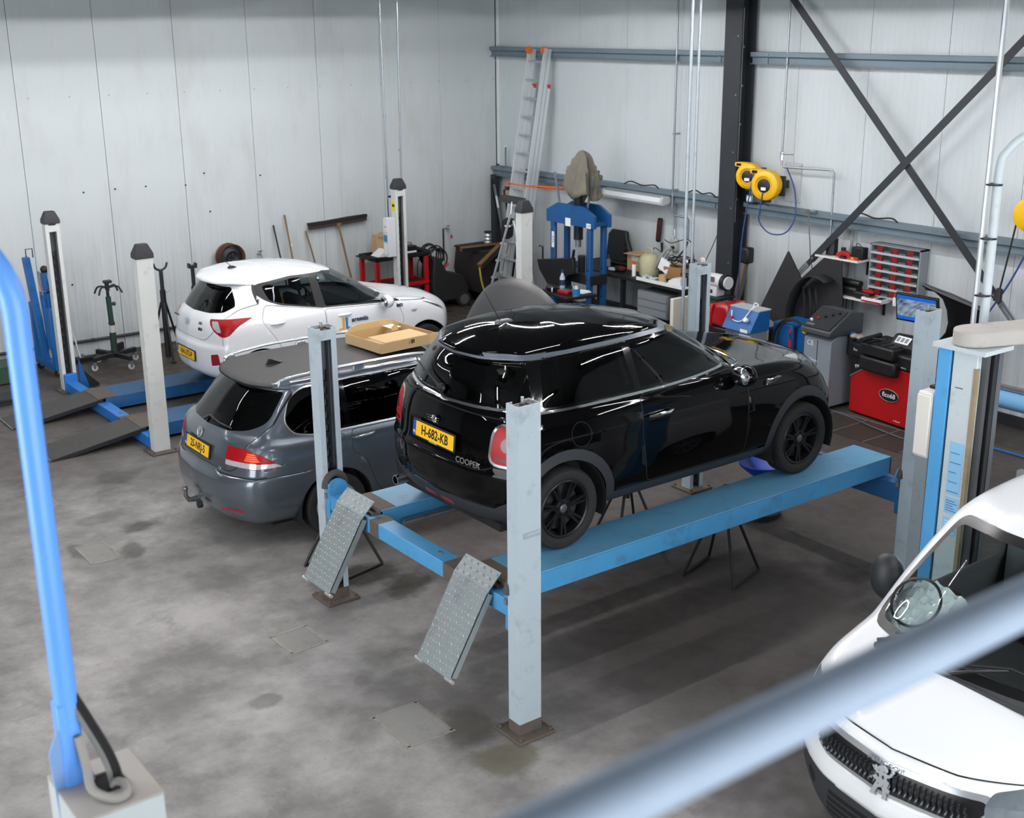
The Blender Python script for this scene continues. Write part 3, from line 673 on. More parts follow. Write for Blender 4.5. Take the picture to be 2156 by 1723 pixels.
def cut(bm, lay, cls, proj, poly, extra=None, only=None):
    fn, hd, flt = PROJ[proj]; us = [p[0] for p in poly]; vs = [p[1] for p in poly]
    bb = (min(us)-.002, max(us)+.002, min(vs)-.002, max(vs)+.002)
    def near(f):
        q = [fn(v.co) for v in f.verts]
        return not (max(a[0] for a in q) < bb[0] or min(a[0] for a in q) > bb[1] or max(a[1] for a in q) < bb[2] or min(a[1] for a in q) > bb[3])
    faces = [f for f in bm.faces if f.normal.length > 0 and flt(f.normal, f) and (extra is None or extra(f.calc_center_median())) and near(f)]
    k = len(poly)
    for i in range(k):
        a, b2 = poly[i], poly[(i+1) % k]; du, dv = b2[0]-a[0], b2[1]-a[1]
        if math.hypot(du, dv) < 1e-5: continue
        if proj == 'top': co, no = Vector((a[0], a[1], 0)), Vector((-dv, du, 0))
        else:
            hn = hd.length_squared; co = hd*(a[0]/hn)+Vector((0, 0, a[1])); no = hd*(-dv)+Vector((0, 0, du))
        # only faces the segment's own extent can touch
        lo_u, hi_u, lo_v, hi_v = min(a[0], b2[0])-.03, max(a[0], b2[0])+.03, min(a[1], b2[1])-.03, max(a[1], b2[1])+.03
        act = []; rest = []
        for f in faces:
            q = [fn(v.co) for v in f.verts]
            if max(x[0] for x in q) < lo_u or min(x[0] for x in q) > hi_u or max(x[1] for x in q) < lo_v or min(x[1] for x in q) > hi_v: rest.append(f)
            else: act.append(f)
        if not act: continue
        es = {e for f in act for e in f.edges}; vv = {v for f in act for v in f.verts}
        r = bmesh.ops.bisect_plane(bm, geom=list(vv)+list(es)+act, plane_co=co, plane_no=no.normalized(), dist=1e-6)
        new = [g for g in r['geom'] if isinstance(g, bmesh.types.BMFace)]
        faces = [f for f in set(rest) | set(act) | set(new) if f.is_valid]
    bm.normal_update(); n = 0
    for f in faces:
        if inpoly(fn(f.calc_center_median()), poly) and (only is None or f[lay] in only): f[lay] = cls; n += 1
    return n
def finish_car(bm, lay, names, mats, car, shell_name, thick=.012, inner=None, mirror=True):
    """mirror the half, split by class into parts of the car"""
    bm.faces.ensure_lookup_table()
    holes = [f for f in bm.faces if names[f[lay]] == 'hole']
    bmesh.ops.delete(bm, geom=holes, context='FACES')
    if mirror:
        g = bm.verts[:]+bm.edges[:]+bm.faces[:]
        d = bmesh.ops.duplicate(bm, geom=g)['geom']
        fs = [x for x in d if isinstance(x, bmesh.types.BMFace)]
        for v in [x for x in d if isinstance(x, bmesh.types.BMVert)]: v.co.y = -v.co.y
        bmesh.ops.reverse_faces(bm, faces=fs)
        bmesh.ops.remove_doubles(bm, verts=[v for v in bm.verts if abs(v.co.y) < 1e-4], dist=1e-4)
    bm.normal_update(); out = {}
    vn = {v.index: v.normal.copy() for v in bm.verts}; bm.verts.index_update(); bm.faces.index_update()
    seen = set()
    for f0 in bm.faces:
        if f0.index in seen: continue
        c = f0[lay]; comp = [f0]; seen.add(f0.index)
        whole = (c == 0)
        st = [f0]
        while st:
            f = st.pop()
            for e in f.edges:
                for g in e.link_faces:
                    if g.index not in seen and g[lay] == c: seen.add(g.index); comp.append(g); st.append(g)
        out.setdefault(names[c], []).append(comp)
    res = {}
    for nm, comps in out.items():
        if nm == shell_name: comps = [[f for c in comps for f in c]]
        comps.sort(key=lambda c: -len(c))
        for comp in comps:
            if len(comp) < 1: continue
            idx = {}; vs = []; fs = []; nrm = []
            for f in comp:
                r = []
                for v in f.verts:
                    if v.index not in idx: idx[v.index] = len(vs); vs.append(v.co.copy()); nrm.append(v.normal.copy())
                    r.append(idx[v.index])
                fs.append(r)
            me = bpy.data.meshes.new(nm); me.from_pydata(vs, [], fs)
            for p in me.polygons: p.use_smooth = True
            me.normals_split_custom_set_from_vertices([tuple(n) for n in nrm])
            me.materials.append(mats[nm])
            o = bpy.data.objects.new(nm, me); COL.objects.link(o); o.parent = car
            if nm == shell_name and inner:
                me.materials.append(inner); md = o.modifiers.new('shell', 'SOLIDIFY'); md.thickness = thick; md.offset = -1; md.material_offset = 1; md.material_offset_rim = 1; md.use_rim = True
            res.setdefault(nm, []).append(o)
    bm.free(); return res
M_tyre = mat('tyre_rubber', (26, 26, 27), .8, noise=.15, nscale=20)
def tyre_mesh(R, wd, rr):
    q = MB(); h = wd/2
    prof = [(rr, -h*.78), (rr+.012, -h*.92), (R-.05, -h), (R-.018, -h*.93), (R-.004, -h*.72)]
    for k in range(4):
        z0 = -h*.72+k*(h*1.44/4); z1 = z0+h*1.44/4
        prof += [(R, z0+.002), (R, z1-.009), (R-.008, z1-.008), (R-.008, z1-.001)] if k < 3 else [(R, z0+.002), (R-.004, h*.72)]
    prof += [(R-.018, h*.93), (R-.05, h), (rr+.012, h*.92), (rr, h*.78), (rr-.02, h*.4), (rr-.02, -h*.4), (rr, -h*.78)]
    return q.lathe(prof, 48).mesh('wheel')
def rim_mesh(rr, wd, spokes, sw, twin=False, tip=None):
    q = MB(); h = wd/2
    q.lathe([(rr, h*.80), (rr-.008, h*.86), (rr-.02, h*.80), (rr-.03, h*.2), (rr-.03, -h*.7)], 40)
    q.lathe([(0, h*.66), (.045, h*.66), (.07, h*.60), (.075, h*.30), (0, h*.30)], 24)
    for k in range(spokes):
        a = 2*math.pi*k/spokes
        for s_ in ((-1, 1) if twin else (0,)):
            off = s_*sw*1.15
            M = Matrix.Rotation(a+(s_*.10 if twin else 0), 4, 'Z')
            w0, w1 = sw*.5, (tip or sw)*.5
            vs = [(.055, -w0, h*.38), (.055, w0, h*.38), (.055, w0*.8, h*.60), (.055, -w0*.8, h*.60), (rr-.012, -w1, h*.45), (rr-.012, w1, h*.45), (rr-.012, w1*.8, h*.74), (rr-.012, -w1*.8, h*.74)]
            q.add(vs, [(0, 1, 2, 3), (4, 7, 6, 5), (0, 4, 5, 1), (1, 5, 6, 2), (2, 6, 7, 3), (3, 7, 4, 0)], M)
    return q.mesh('rim', 50)
def add_wheels(car, spots, R, wd, rr, m_rim, spokes, sw, m_cap, twin=False, tip=None, nuts=True):
    tm, rm = tyre_mesh(R, wd, rr), rim_mesh(rr, wd, spokes, sw, twin, tip); tm.materials.append(M_tyre); rm.materials.append(m_rim)
    cap = MB().lathe([(0, wd*.352), (.026, wd*.352), (.032, wd*.33), (.032, wd*.2)], 20).mesh('hub_cap'); cap.materials.append(m_cap)
    dsc = MB().lathe([(0, 0), (rr*.78, 0), (rr*.78, -.012), (0, -.012)], 32).mesh('brake_disc'); dsc.materials.append(mat('brake_disc', (70, 68, 66), .45, .7, noise=.2))
    nut = MB().cyl((0, 0, 0), (0, 0, .012), .011, 6).mesh('wheel_bolt'); nut.materials.append(m_rim)
    for (x, y) in spots:
        w0 = bpy.data.objects.new('wheel', tm); COL.objects.link(w0); w0.parent = car; w0.location = (x, y, R)
        w0.rotation_euler = (math.pi/2 if y < 0 else -math.pi/2, 0 if y < 0 else 0, 0); w0.rotation_euler.rotate_axis('Z', .35*x+.2)
        for me, nm in ((rm, 'rim'), (cap, 'hub_cap'), (dsc, 'brake_disc')):
            o = bpy.data.objects.new(nm, me); COL.objects.link(o); o.parent = w0
        if nuts:
            for k in range(5):
                o = bpy.data.objects.new('wheel_bolt', nut); COL.objects.link(o); o.parent = w0; a = 2*math.pi*k/5+.3; o.location = (.05*math.cos(a), .05*math.sin(a), wd*.30)
def arch_liner(car, x, y0, y1, R, zc):
    q = MB(); n = 16; vs = []; fs = []
    for k in range(n+1):
        th = -.35+(math.pi+.7)*k/n
        vs += [(x+R*math.cos(th), y0, zc+R*math.sin(th)), (x+R*math.cos(th), y1, zc+R*math.sin(th))]
    for k in range(n): fs.append((2*k, 2*k+1, 2*k+3, 2*k+2))
    vs.append((x, y1, zc)); c = len(vs)-1
    for k in range(n): fs.append((2*k+1, c, 2*k+3))
    q.add(vs, fs); return q.build('arch_liner', mat('arch_black', (12, 12, 13), .9), car, smooth=60)
def cushion(sx, sy, sz, r=.05):
    q = MB(); return q.box(-sx/2, sx/2, -sy/2, sy/2, 0, sz)
def car_interior(car, m_seat, fx, fy, fz, rx, dash_x, belt, hw, lhd=True, rear=True):
    for s_ in (-1, 1):
        st = MB().box(-.25, .27, -.24, .24, fz-.16, fz); o = st.build('front_seat', m_seat, car, bevel=.05, loc=(fx, s_*fy, 0))
        b2 = MB(); b2.prism([(-.26, fz-.05), (-.12, fz-.05), (-.24, fz+.56), (-.36, fz+.55)], -.23, .23, 'y'); b2.build('seat_back', m_seat, o, bevel=.05)
        hr = MB(); hr.prism([(-.30, fz+.60), (-.21, fz+.60), (-.25, fz+.80), (-.33, fz+.79)], -.12, .12, 'y'); hr.build('headrest', m_seat, o, bevel=.035)
    if rear:
        o = MB().box(rx-.1, rx+.42, -hw+.1, hw-.1, fz-.16, fz+.02).build('rear_bench', m_seat, car, bevel=.05)
        MB().prism([(rx-.12, fz-.02), (rx+.02, fz-.02), (rx-.14, fz+.55), (rx-.26, fz+.54)], -hw+.1, hw-.1, 'y').build('bench_back', m_seat, o, bevel=.05)
        for s_ in (-.34, .34): MB().prism([(rx-.22, fz+.57), (rx-.13, fz+.57), (rx-.17, fz+.73), (rx-.25, fz+.72)], s_-.11, s_+.11, 'y').build('headrest', m_seat, o, bevel=.03)
    md = mat('dashboard_black', (30, 31, 33), .65, noise=.1)
    MB().prism([(dash_x-.18, belt-.38), (dash_x-.22, belt-.12), (dash_x-.12, belt-.02), (dash_x+.35, belt-.03), (dash_x+.35, belt-.38)], -hw+.06, hw-.06, 'y').build('dashboard', md, car, bevel=.03)
    y = .36 if lhd else -.36
    M = Matrix.Translation((dash_x-.36, y, belt-.10)) @ Matrix.Rotation(math.radians(68), 4, 'Y')
    sw = MB().tube([M @ Vector((.185*math.cos(a), .185*math.sin(a), 0)) for a in [2*math.pi*k/28 for k in range(28)]], .015, 8, closed=True)
    for k in range(3): a = math.pi/2+2*math.pi*k/3; sw.tube([M @ Vector((0, 0, -.01)), M @ Vector((.18*math.cos(a), .18*math.sin(a), 0))], .014, 6)
    o = sw.build('steering_wheel', md, car); MB().cyl(M @ Vector((0, 0, -.03)), M @ Vector((0, 0, .03)), .06, 14).build('horn_pad', md, o)
    MB().tube([M @ Vector((0, 0, 0)), (dash_x-.1, y, belt-.18)], .03, 8).build('steering_column', md, car)
    MB().box(dash_x-1.9, dash_x+.3, -hw+.05, hw-.05, .24, .27).build('cabin_floor', mat('cabin_carpet', (24, 24, 25), .9), car)
M_plate = mat('plate_yellow', (245, 190, 14), .45); M_plateblue = mat('plate_blue', (34, 78, 170), .45); M_ptext = mat('plate_text', (14, 14, 14), .5)
def number_plate(car, o, tilt, txt, frame_txt=None):
    """Dutch-size plate facing -x at local point o"""
    M = frame(o, (0, -1, 0), (math.sin(tilt), 0, math.cos(tilt)))
    p = MB().box(-.27, .27, -.067, .067, -.012, 0, M).build('number_plate', M_black, car, bevel=.003)
    MB().box(-.222, .26, -.055, .055, 0, .002, M).build('plate_face', M_plate, p)
    MB().box(-.26, -.222, -.055, .055, 0, .002, M).build('plate_band', M_plateblue, p)
    text_part('plate_text', txt, .098, M_ptext, p, M @ Matrix.Translation((.02, -.002, .0022)), .0006, bold=.0022, sx=.86)
    text_part('plate_text', 'NL', .03, M_paper, p, M @ Matrix.Translation((-.241, -.03, .0022)), .0006)
    if frame_txt: text_part('plate_frame_text', frame_txt, .012, M_paper, p, M @ Matrix.Translation((0, -.061, .0008)), .0004)
    return p
def mirror_pod(car, x, y, z, m, s_, sz=(.10, .11, .075), glass_side=-1):
    q = MB().sphere((0, 0, 0), 1, 16, sc=(sz[0], sz[1], sz[2])); o = q.build('door_mirror', m, car, loc=(x, s_*(y+.10), z))
    MB().tube([(0, -s_*.02, -.02), (.02, -s_*.14, -.05)], .022, 8).build('mirror_arm', M_black, o)
    MB().sphere((-sz[0]*.55, 0, 0), 1, 14, sc=(sz[0]*.5, sz[1]*.86, sz[2]*.86)).build('mirror_glass', M_chrome, o)
    return o
def strip_on(car, name, pts, r, m, n=6):
    return MB().tube(smooth_path(pts, 5), r, n).build(name, m, car)
G_tint = glass('tinted_glass', .16, .015, 1.45, (.75, .85, .9)); G_clear = glass('window_glass', .55, .015, 1.45)
M_trim = mat('interior_trim', (38, 39, 41), .8); M_seatgrey = mat('seat_cloth', (48, 50, 54), .9, noise=.15, nscale=30); M_seatblack = mat('seat_black', (22, 22, 24), .8)
M_gap = mat('panel_gap', (8, 8, 9), .9); M_lampred = mat('lamp_red', (160, 4, 16), .35, noise=.2, nscale=25, spec=.3)
M_lampclear = mat('lamp_clear', (206, 208, 212), .15, .35, noise=.25, nscale=30, coat=1.); M_reflect = mat('reflector_red', (150, 16, 40), .25, coat=.6)
M_head = mat('headlamp', (150, 160, 168), .12, .6, noise=.35, nscale=14, coat=1.)
# ------------------------------------------------------------------ black three-door hatchback on the raised lift
def black_hatchback():
    car = thing('hatchback_car', 'glossy black three-door hatchback standing on the raised blue lift', 'car', (-.6425, .1733, ZR))
    P = mat('black_car_paint', (5, 5, 6), .04, ior=1.28)
    CL = mat('dark_cladding', (34, 37, 41), .55, noise=.08)
    RA = mat('drip_rail_grey', (96, 104, 114), .35, .3)
    rings = [ring((.22, .24, .20), -.47, 3.14, .76, br=.08, bf=.22),
             ring((.30, .30, .30), -.535, 3.21, .825, br=.09, bf=.24),
             ring((.46, .46, .46), -.56, 3.25, .858, br=.10, bf=.26),
             ring((.595, .60, .60), -.560, 3.24, .864, br=.10, bf=.26),
             ring((.63, .65, .66), -.545, 3.22, .862, br=.10, bf=.27),
             ring((.80, .80, .76), -.525, 3.16, .852, br=.10, bf=.28),
             ring((.94, .915, .86), -.495, 3.06, .822, br=.10, bf=.30, cf=.34),
             ring((1.005, .985, .945), -.468, 2.72, .782, br=.10, bf=.26, cf=.36),
             ring((1.035, 1.01, 1.00), -.450, 2.08, .770, br=.12, bf=.22, cf=.26),
             ring((1.18, 1.175, 1.18), -.385, 1.78, .705, br=.13, bf=.22, cf=.22),
             ring((1.315, 1.345, 1.335), -.290, 1.50, .625, br=.13, bf=.20, cf=.18),
             ring((1.338, 1.378, 1.378), -.365, 1.42, .595, br=.19, bf=.20, cf=.20),
             ring((1.372, 1.405, 1.402), -.352, 1.36, .570, br=.19, bf=.20, cf=.20),
             ring((1.435, 1.458, 1.445), -.16, 1.16, .46, br=.14, bf=.18, cf=.22),
             ring((1.475, 1.488, 1.475), .05, .95, .25, br=.10, bf=.12, cf=.22),
             ridge(.15, .85, 1.493)]
    bm = car_shell(rings, 7, [4, 4, 4, 2, 5, 5, 4, 4, 6, 6, 3, 2, 4, 4, 3], roof=12); lay = bm.faces.layers.int.new('cls')
    names = ['body_shell', 'hole', 'side_window', 'rear_window', 'windscreen', 'tail_lamp', 'lamp_surround', 'wheel_arch_cladding', 'panel_gap', 'door', 'drip_rail', 'belt_trim', 'headlamp', 'bumper_insert', 'tailgate', 'fuel_flap', 'fog_reflector', 'lower_valance', 'black_pillar', 'spoiler_edge', 'tail_lamp_core']
    I = {n: i for i, n in enumerate(names)}
    c = lambda nm, pr, poly, **k: cut(bm, lay, I[nm], pr, poly, **k)
    dr = rpoly([(.755, .345), (.695, .74), (.725, 1.0), (1.76, 1.012), (1.82, .90), (1.80, .345)], .05)
    c('panel_gap', 'side', dr); c('door', 'side', inset(dr, .006))
    c('drip_rail', 'side', [(-.30, 1.352), (.2, 1.362), (.9, 1.372), (1.30, 1.362), (1.50, 1.325), (1.515, 1.345), (1.30, 1.385), (.9, 1.395), (.2, 1.386), (-.30, 1.378)])
    c('black_pillar', 'side', rpoly([(-.20, 1.03), (1.72, 1.03), (1.50, 1.318), (1.28, 1.352), (.85, 1.36), (.2, 1.352), (-.14, 1.342)], .02))
    c('side_window', 'side', rpoly([(-.125, 1.045), (.705, 1.04), (.672, 1.348), (.2, 1.342), (-.045, 1.33)], [.03, .02, .02, 0, .04]))
    c('side_window', 'side', rpoly([(.755, 1.048), (1.655, 1.062), (1.46, 1.318), (1.25, 1.345), (.745, 1.350)], [.02, .03, .05, 0, .02]))
    c('rear_window', 'rear', rpoly([(0, 1.045), (.45, 1.062), (.635, 1.095), (.575, 1.305), (.40, 1.300), (0, 1.295)], [0, .0, .05, .03, 0, 0]))
    c('windscreen', 'front', rpoly([(0, 1.02), (.45, 1.03), (.675, 1.055), (.565, 1.325), (.3, 1.338), (0, 1.342)], [0, 0, .05, .04, 0, 0]))
    c('belt_trim', 'side', [(-.30, 1.012), (.3, 1.006), (1.0, 1.008), (1.70, 1.030), (1.70, 1.045), (1.0, 1.024), (.3, 1.022), (-.30, 1.030)])
    c('belt_trim', 'rear', [(0, 1.010), (.45, 1.025), (.70, 1.032), (.70, 1.048), (.45, 1.042), (0, 1.026)])
    c('spoiler_edge', 'rear', [(0, 1.336), (.42, 1.341), (.62, 1.352), (.62, 1.372), (.42, 1.358), (0, 1.353)], extra=lambda p: p.x < -.02)
    tg = [(0, .612), (.50, .612), (.615, .65), (.62, .80), (.66, .99), (0, .99)]
    c('panel_gap', 'rear', rpoly(tg, [0, .05, .06, .0, .0, 0], 3)); c('tailgate', 'rear', [(0, .618), (.49, .618), (.607, .66), (.612, .80), (.65, .983), (0, .983)])
    tl = rpoly([(.555, .665), (.80, .665), (.79, .965), (.565, .965)], [.09, .06, .06, .09], 5)
    ex = lambda p: p.x < -.15
    c('lamp_surround', 'rear', tl, extra=ex); c('tail_lamp', 'rear', inset(tl, .019), extra=ex); c('tail_lamp_core', 'rear', circ(.69, .825, .045, 18, .05), extra=ex); c('tail_lamp_core', 'rear', rpoly([(.60, .705), (.76, .705), (.76, .73), (.60, .73)], .01), extra=ex)
    c('lower_valance', 'rear', rpoly([(0, .235), (.55, .235), (.66, .285), (.74, .43), (.62, .36), (0, .345)], 0))
    c('fog_reflector', 'rear', rpoly([(.035, .258), (.035, .30), (.18, .30), (.18, .258)], .012)); 
    for x in (0, 2.495):
        c('wheel_arch_cladding', 'side', circ(x, .305, .445, 40), extra=lambda p: p.z < .78); 
    c('wheel_arch_cladding', 'side', [(.3, .2), (2.2, .2), (2.2, .335), (.3, .335)])
    for x in (0, 2.495): c('hole', 'side', circ(x, .300, .372, 40), extra=lambda p: p.z < .70)
    ff = circ(.135, .835, .088, 24); c('panel_gap', 'side', ff); c('fuel_flap', 'side', inset(ff, .005))
    hl = circ(.56, .80, .135, 24, .145); c('lamp_surround', 'front', hl); c('headlamp', 'front', inset(hl, .018))
    mats = dict(body_shell=P, side_window=G_tint, rear_window=G_tint, windscreen=G_tint, tail_lamp=M_lampred, lamp_surround=M_chrome, wheel_arch_cladding=CL, panel_gap=M_gap, door=P, drip_rail=RA, belt_trim=M_chrome, headlamp=M_head, bumper_insert=CL, tailgate=P, fuel_flap=P, fog_reflector=M_reflect, lower_valance=CL, spoiler_edge=RA, tail_lamp_core=mat('lamp_core', (96, 6, 12), .25, coat=.3), black_pillar=mat('gloss_black', (5, 5, 6), .12, coat=.3, spec=.3))
    R = finish_car(bm, lay, names, mats, car, 'body_shell', inner=M_trim)
    # rear spoiler lip, wiper, emblem, lettering
    number_plate(car, (-.556, 0, .755), .10, 'H-682-KB', 'Autoservice de Bond')
    e = MB().lathe([(0, .004), (.024, .004), (.030, 0), (.024, -.002)], 20, frame((-.532, .02, .868), (0, -1, 0), (.1, 0, 1))).build('badge', M_chrome, car)
    for s_ in (-1, 1):
        for k, L_ in enumerate((.055, .05, .04)):
            z = .868+.018-k*.018; MB().box(-.003, .003, 0, s_*L_, 0, .004).build('badge_wing', M_chrome, e, loc=(-.537, .02+s_*.026, z))
    text_part('model_lettering', 'COOPER', .062, M_chrome, car, frame((-.556, -.43, .665), (.13, -1, 0), (.08, 0, 1)), .004, bold=.001)
    MB().tube([(-.465, .06, 1.075), (-.47, .0, 1.085), (-.425, .30, 1.165), (-.40, .44, 1.215)], [.016, .012, .007, .005], 8).build('rear_wiper', M_black, car)
    MB().lathe([(0, .02), (.03, .015), (.036, -.01)], 16, frame((-.458, .03, 1.085), (0, -1, 0), (.3, 0, 1))).build('wiper_hub', M_black, car)
    # exhaust
    q = MB().lathe([(.034, -.10), (.038, .0), (.038, .012), (.032, .012), (.030, -.08)], 24, frame((-.555, .53, .255), (0, -1, 0), (0, 0, 1))); q.build('exhaust_tip', M_chrome, car)
    q = MB().tube([(-.45, .53, .25), (.1, .45, .24), (1.5, .1, .22)], .028, 8); q.build('exhaust_pipe', M_dark, car)
    # mirrors, handles, side repeaters, aerial
    for s_ in (-1, 1):
        mirror_pod(car, 1.70, .80, 1.00, P, s_, (.085, .105, .085))
        MB().tube([(.745, s_*.875, .855), (.80, s_*.892, .857), (.93, s_*.892, .862), (.985, s_*.868, .864)], [.008, .014, .014, .008], 8).build('door_handle', M_chrome, car)
        o = MB().prism(rpoly([(2.00, .852), (2.155, .875), (2.19, .905), (2.04, .895)], .02), s_*.800, s_*.848, 'y').build('side_scuttle', M_chrome, car, bevel=.004)
        MB().prism(rpoly([(2.06, .872), (2.145, .884), (2.165, .898), (2.06, .889)], .008), s_*.845, s_*.851, 'y').build('scuttle_insert', M_black, o)
    q = MB().prism([(-.08, 1.385), (.09, 1.385), (.06, 1.425), (-.05, 1.425)], -.035, .035, 'y'); o = q.build('aerial_base', mat('aerial_grey', (70, 76, 82), .4), car, bevel=.012, loc=(.12, .05, .072))
    MB().tube([(-.03, 0, 1.42), (-.17, 0, 1.66)], [.004, .0015], 6).build('aerial_rod', M_black, o)
    strip_on(car, 'cowl_trim', [(1.72, -.745, 1.045), (1.86, -.66, 1.035), (1.96, -.45, 1.025), (2.06, 0, 1.018), (1.96, .45, 1.025), (1.86, .66, 1.035), (1.72, .745, 1.045)], .009, M_chrome)
    add_wheels(car, [(0, -.745), (0, .745), (2.495, -.745), (2.495, .745)], .303, .185, .215, mat('black_alloy', (30, 31, 34), .32, .5), 7, .026, mat('cap_grey', (90, 92, 95), .4, .5), twin=True, tip=.024)
    for x in (0, 2.495):
        for s_ in (-1, 1): arch_liner(car, x, s_*.84, s_*.55, .372, .30)
    MB().box(-.42, 3.0, -.62, .62, .17, .23).build('underbody', mat('underbody', (16, 16, 17), .9), car)
    MB().box(.4, 1.4, .15, .30, .13, .2).build('silencer', M_dark, car)
    car_interior(car, M_seatblack, .95, .36, .56, -.02, 1.62, 1.02, .70)
    MB().lathe([(.0, 0), (.10, 0), (.115, .01), (.115, .02), (.095, .025)], 28, frame((1.36, 0, .97), (0, -1, 0), (.3, 0, 1))).build('centre_display', mat('display_ring', (60, 64, 70), .2, .8), car)
    MB().tube([(.66, -.60, 1.30), (.74, -.64, 1.05)], .018, 6).build('seat_belt', mat('belt_light', (120, 126, 130), .7), car)
    return car
black_hatchback()
# ------------------------------------------------------------------ grey estate car on the floor
def loop_logo(car, M, r, kind, m):
    """round or oval metal badge built from strokes"""
    sx = 1.45 if kind == 'H' else 1.0
    q = MB().tube([M @ Vector((r*sx*math.cos(a), r*math.sin(a), .002)) for a in [2*math.pi*k/28 for k in range(28)]], r*.10, 6, closed=True)
    o = q.build('badge', m, car)
    def stroke(pts): MB().tube([M @ Vector((x*r, y*r, .003)) for x, y in pts], r*.11, 6).build('badge_stroke', m, o)
    if kind == 'V':
        stroke([(-.42, .82), (0, .12), (.42, .82)]); stroke([(-.86, .35), (-.42, -.78), (0, -.02), (.42, -.78), (.86, .35)])
    else:
        stroke([(-.75, -.62), (-.35, .70)]); stroke([(.35, -.70), (.75, .62)]); stroke([(-.55, -.08), (0, .10), (.55, .06)])
    return o
def grey_estate():
    car = thing('estate_car', 'metallic grey estate car with silver roof rails and raised bonnet on the floor', 'car', (-.70, 3.45, 0))
    P = mat('grey_metallic_paint', (92, 101, 110), .28, .55, coat=1., noise=.03, nscale=200)
    RF = mat('dusty_roof_paint', (54, 53, 54), .6, .0, coat=.0, noise=.06, nscale=3)
    SV = mat('silver_rail', (196, 202, 206), .25, .8)
    rings = [ring((.26, .26, .22), -.90, 3.38, .79, br=.12, bf=.22, cr=.24),
             ring((.36, .36, .36), -.985, 3.46, .855, br=.14, bf=.24, cr=.26),
             ring((.52, .52, .52), -1.02, 3.50, .885, br=.15, bf=.26, cr=.28),
             ring((.66, .66, .66), -1.01, 3.48, .891, br=.15, bf=.26, cr=.28),
             ring((.715, .72, .70), -.965, 3.46, .890, br=.13, bf=.27, cr=.27),
             ring((.86, .86, .78), -.935, 3.38, .878, br=.13, bf=.30, cr=.28),
             ring((.985, .955, .86), -.895, 3.20, .855, br=.13, bf=.32, cr=.29, cf=.34),
             ring((1.035, .995, .92), -.860, 2.85, .828, br=.14, bf=.28, cr=.30, cf=.36),
             ring((1.065, 1.02, .985), -.835, 2.36, .812, br=.16, bf=.26, cr=.30, cf=.26),
             ring((1.24, 1.22, 1.20), -.690, 1.98, .745, br=.16, bf=.24, cr=.28, cf=.22),
             ring((1.405, 1.425, 1.40), -.520, 1.60, .665, br=.13, bf=.22, cr=.22, cf=.18),
             ring((1.432, 1.462, 1.445), -.585, 1.48, .625, br=.12, bf=.22, cr=.22, cf=.20),
             ring((1.462, 1.485, 1.468), -.545, 1.40, .58, br=.12, bf=.20, cr=.22, cf=.20),
             ring((1.488, 1.503, 1.495), -.30, 1.15, .42, br=.08, bf=.16, cr=.2, cf=.22),
             ring((1.503, 1.512, 1.508), -.05, .95, .20, br=.06, bf=.1, cr=.2, cf=.2),
             ridge(.05, .85, 1.515)]
    bm = car_shell(rings, 7, [4, 4, 4, 2, 5, 5, 4, 4, 6, 6, 3, 2, 4, 3, 2], roof=12); lay = bm.faces.layers.int.new('cls')
    names = ['body_shell', 'hole', 'side_window', 'rear_window', 'windscreen', 'tail_lamp', 'tail_lamp_clear', 'panel_gap', 'door', 'window_chrome', 'tailgate', 'roof_panel', 'pillar_black', 'rear_reflector', 'tail_lamp_glow', 'fuel_flap', 'roof_spoiler']
    I = {n: i for i, n in enumerate(names)}
    c = lambda nm, pr, poly, **k: cut(bm, lay, I[nm], pr, poly, **k)
    dr = rpoly([(.42, .42), (.30, .72), (.17, .80), (.19, 1.0), (1.08, .995), (1.08, .33), (.5, .33)], .05); c('panel_gap', 'side', dr); c('door', 'side', inset(dr, .005))
    df = rpoly([(1.085, .33), (1.085, .995), (2.10, .985), (2.22, .75), (2.12, .33)], .04); c('panel_gap', 'side', df); c('door', 'side', inset(df, .005))
    dlo = rpoly([(-.43, 1.16), (-.36, 1.045), (-.18, 1.012), (.9, 1.002), (2.12, .992), (1.62, 1.392), (1.15, 1.442), (.3, 1.447), (-.20, 1.432), (-.34, 1.35)], [.06, .06, .06, 0, .05, .06, 0, 0, .08, .06])
    c('window_chrome', 'side', dlo); c('pillar_black', 'side', inset(dlo, .012))
    c('side_window', 'side', rpoly([(-.405, 1.17), (-.34, 1.065), (-.18, 1.03), (.155, 1.026), (.155, 1.425), (-.19, 1.412), (-.32, 1.335)], [.05, .05, .05, .01, .01, .06, .05]))
    c('side_window', 'side', rpoly([(.215, 1.026), (1.05, 1.02), (1.05, 1.425), (.215, 1.428)], .015))
    c('side_window', 'side', rpoly([(1.13, 1.02), (2.06, 1.01), (1.60, 1.375), (1.13, 1.422)], .02))
    c('roof_panel', 'top', [(-.50, 0), (-.46, .47), (-.28, .545), (.5, .56), (1.15, .52), (1.36, .40), (1.40, 0)], extra=lambda p: p.z > 1.44)
    c('roof_spoiler', 'top', [(-.62, 0), (-.62, .62), (-.42, .62), (-.41, .47), (-.43, .3), (-.45, 0)], extra=lambda p: p.z > 1.43)
    gl = rpoly([(0, 1.062), (.35, 1.068), (.55, 1.09), (.665, 1.16), (.60, 1.40), (.3, 1.405), (0, 1.408)], [0, 0, .06, .10, .02, 0, 0]); ex = lambda p: p.x < -.28
    c('panel_gap', 'rear', rpoly([(0, .745), (.55, .745), (.63, .80), (.66, 1.0), (.70, 1.15), (.63, 1.425), (0, 1.43)], [0, .08, .06, 0, 0, 0, 0]), extra=lambda p: p.x < -.28 and p.z < 1.43)
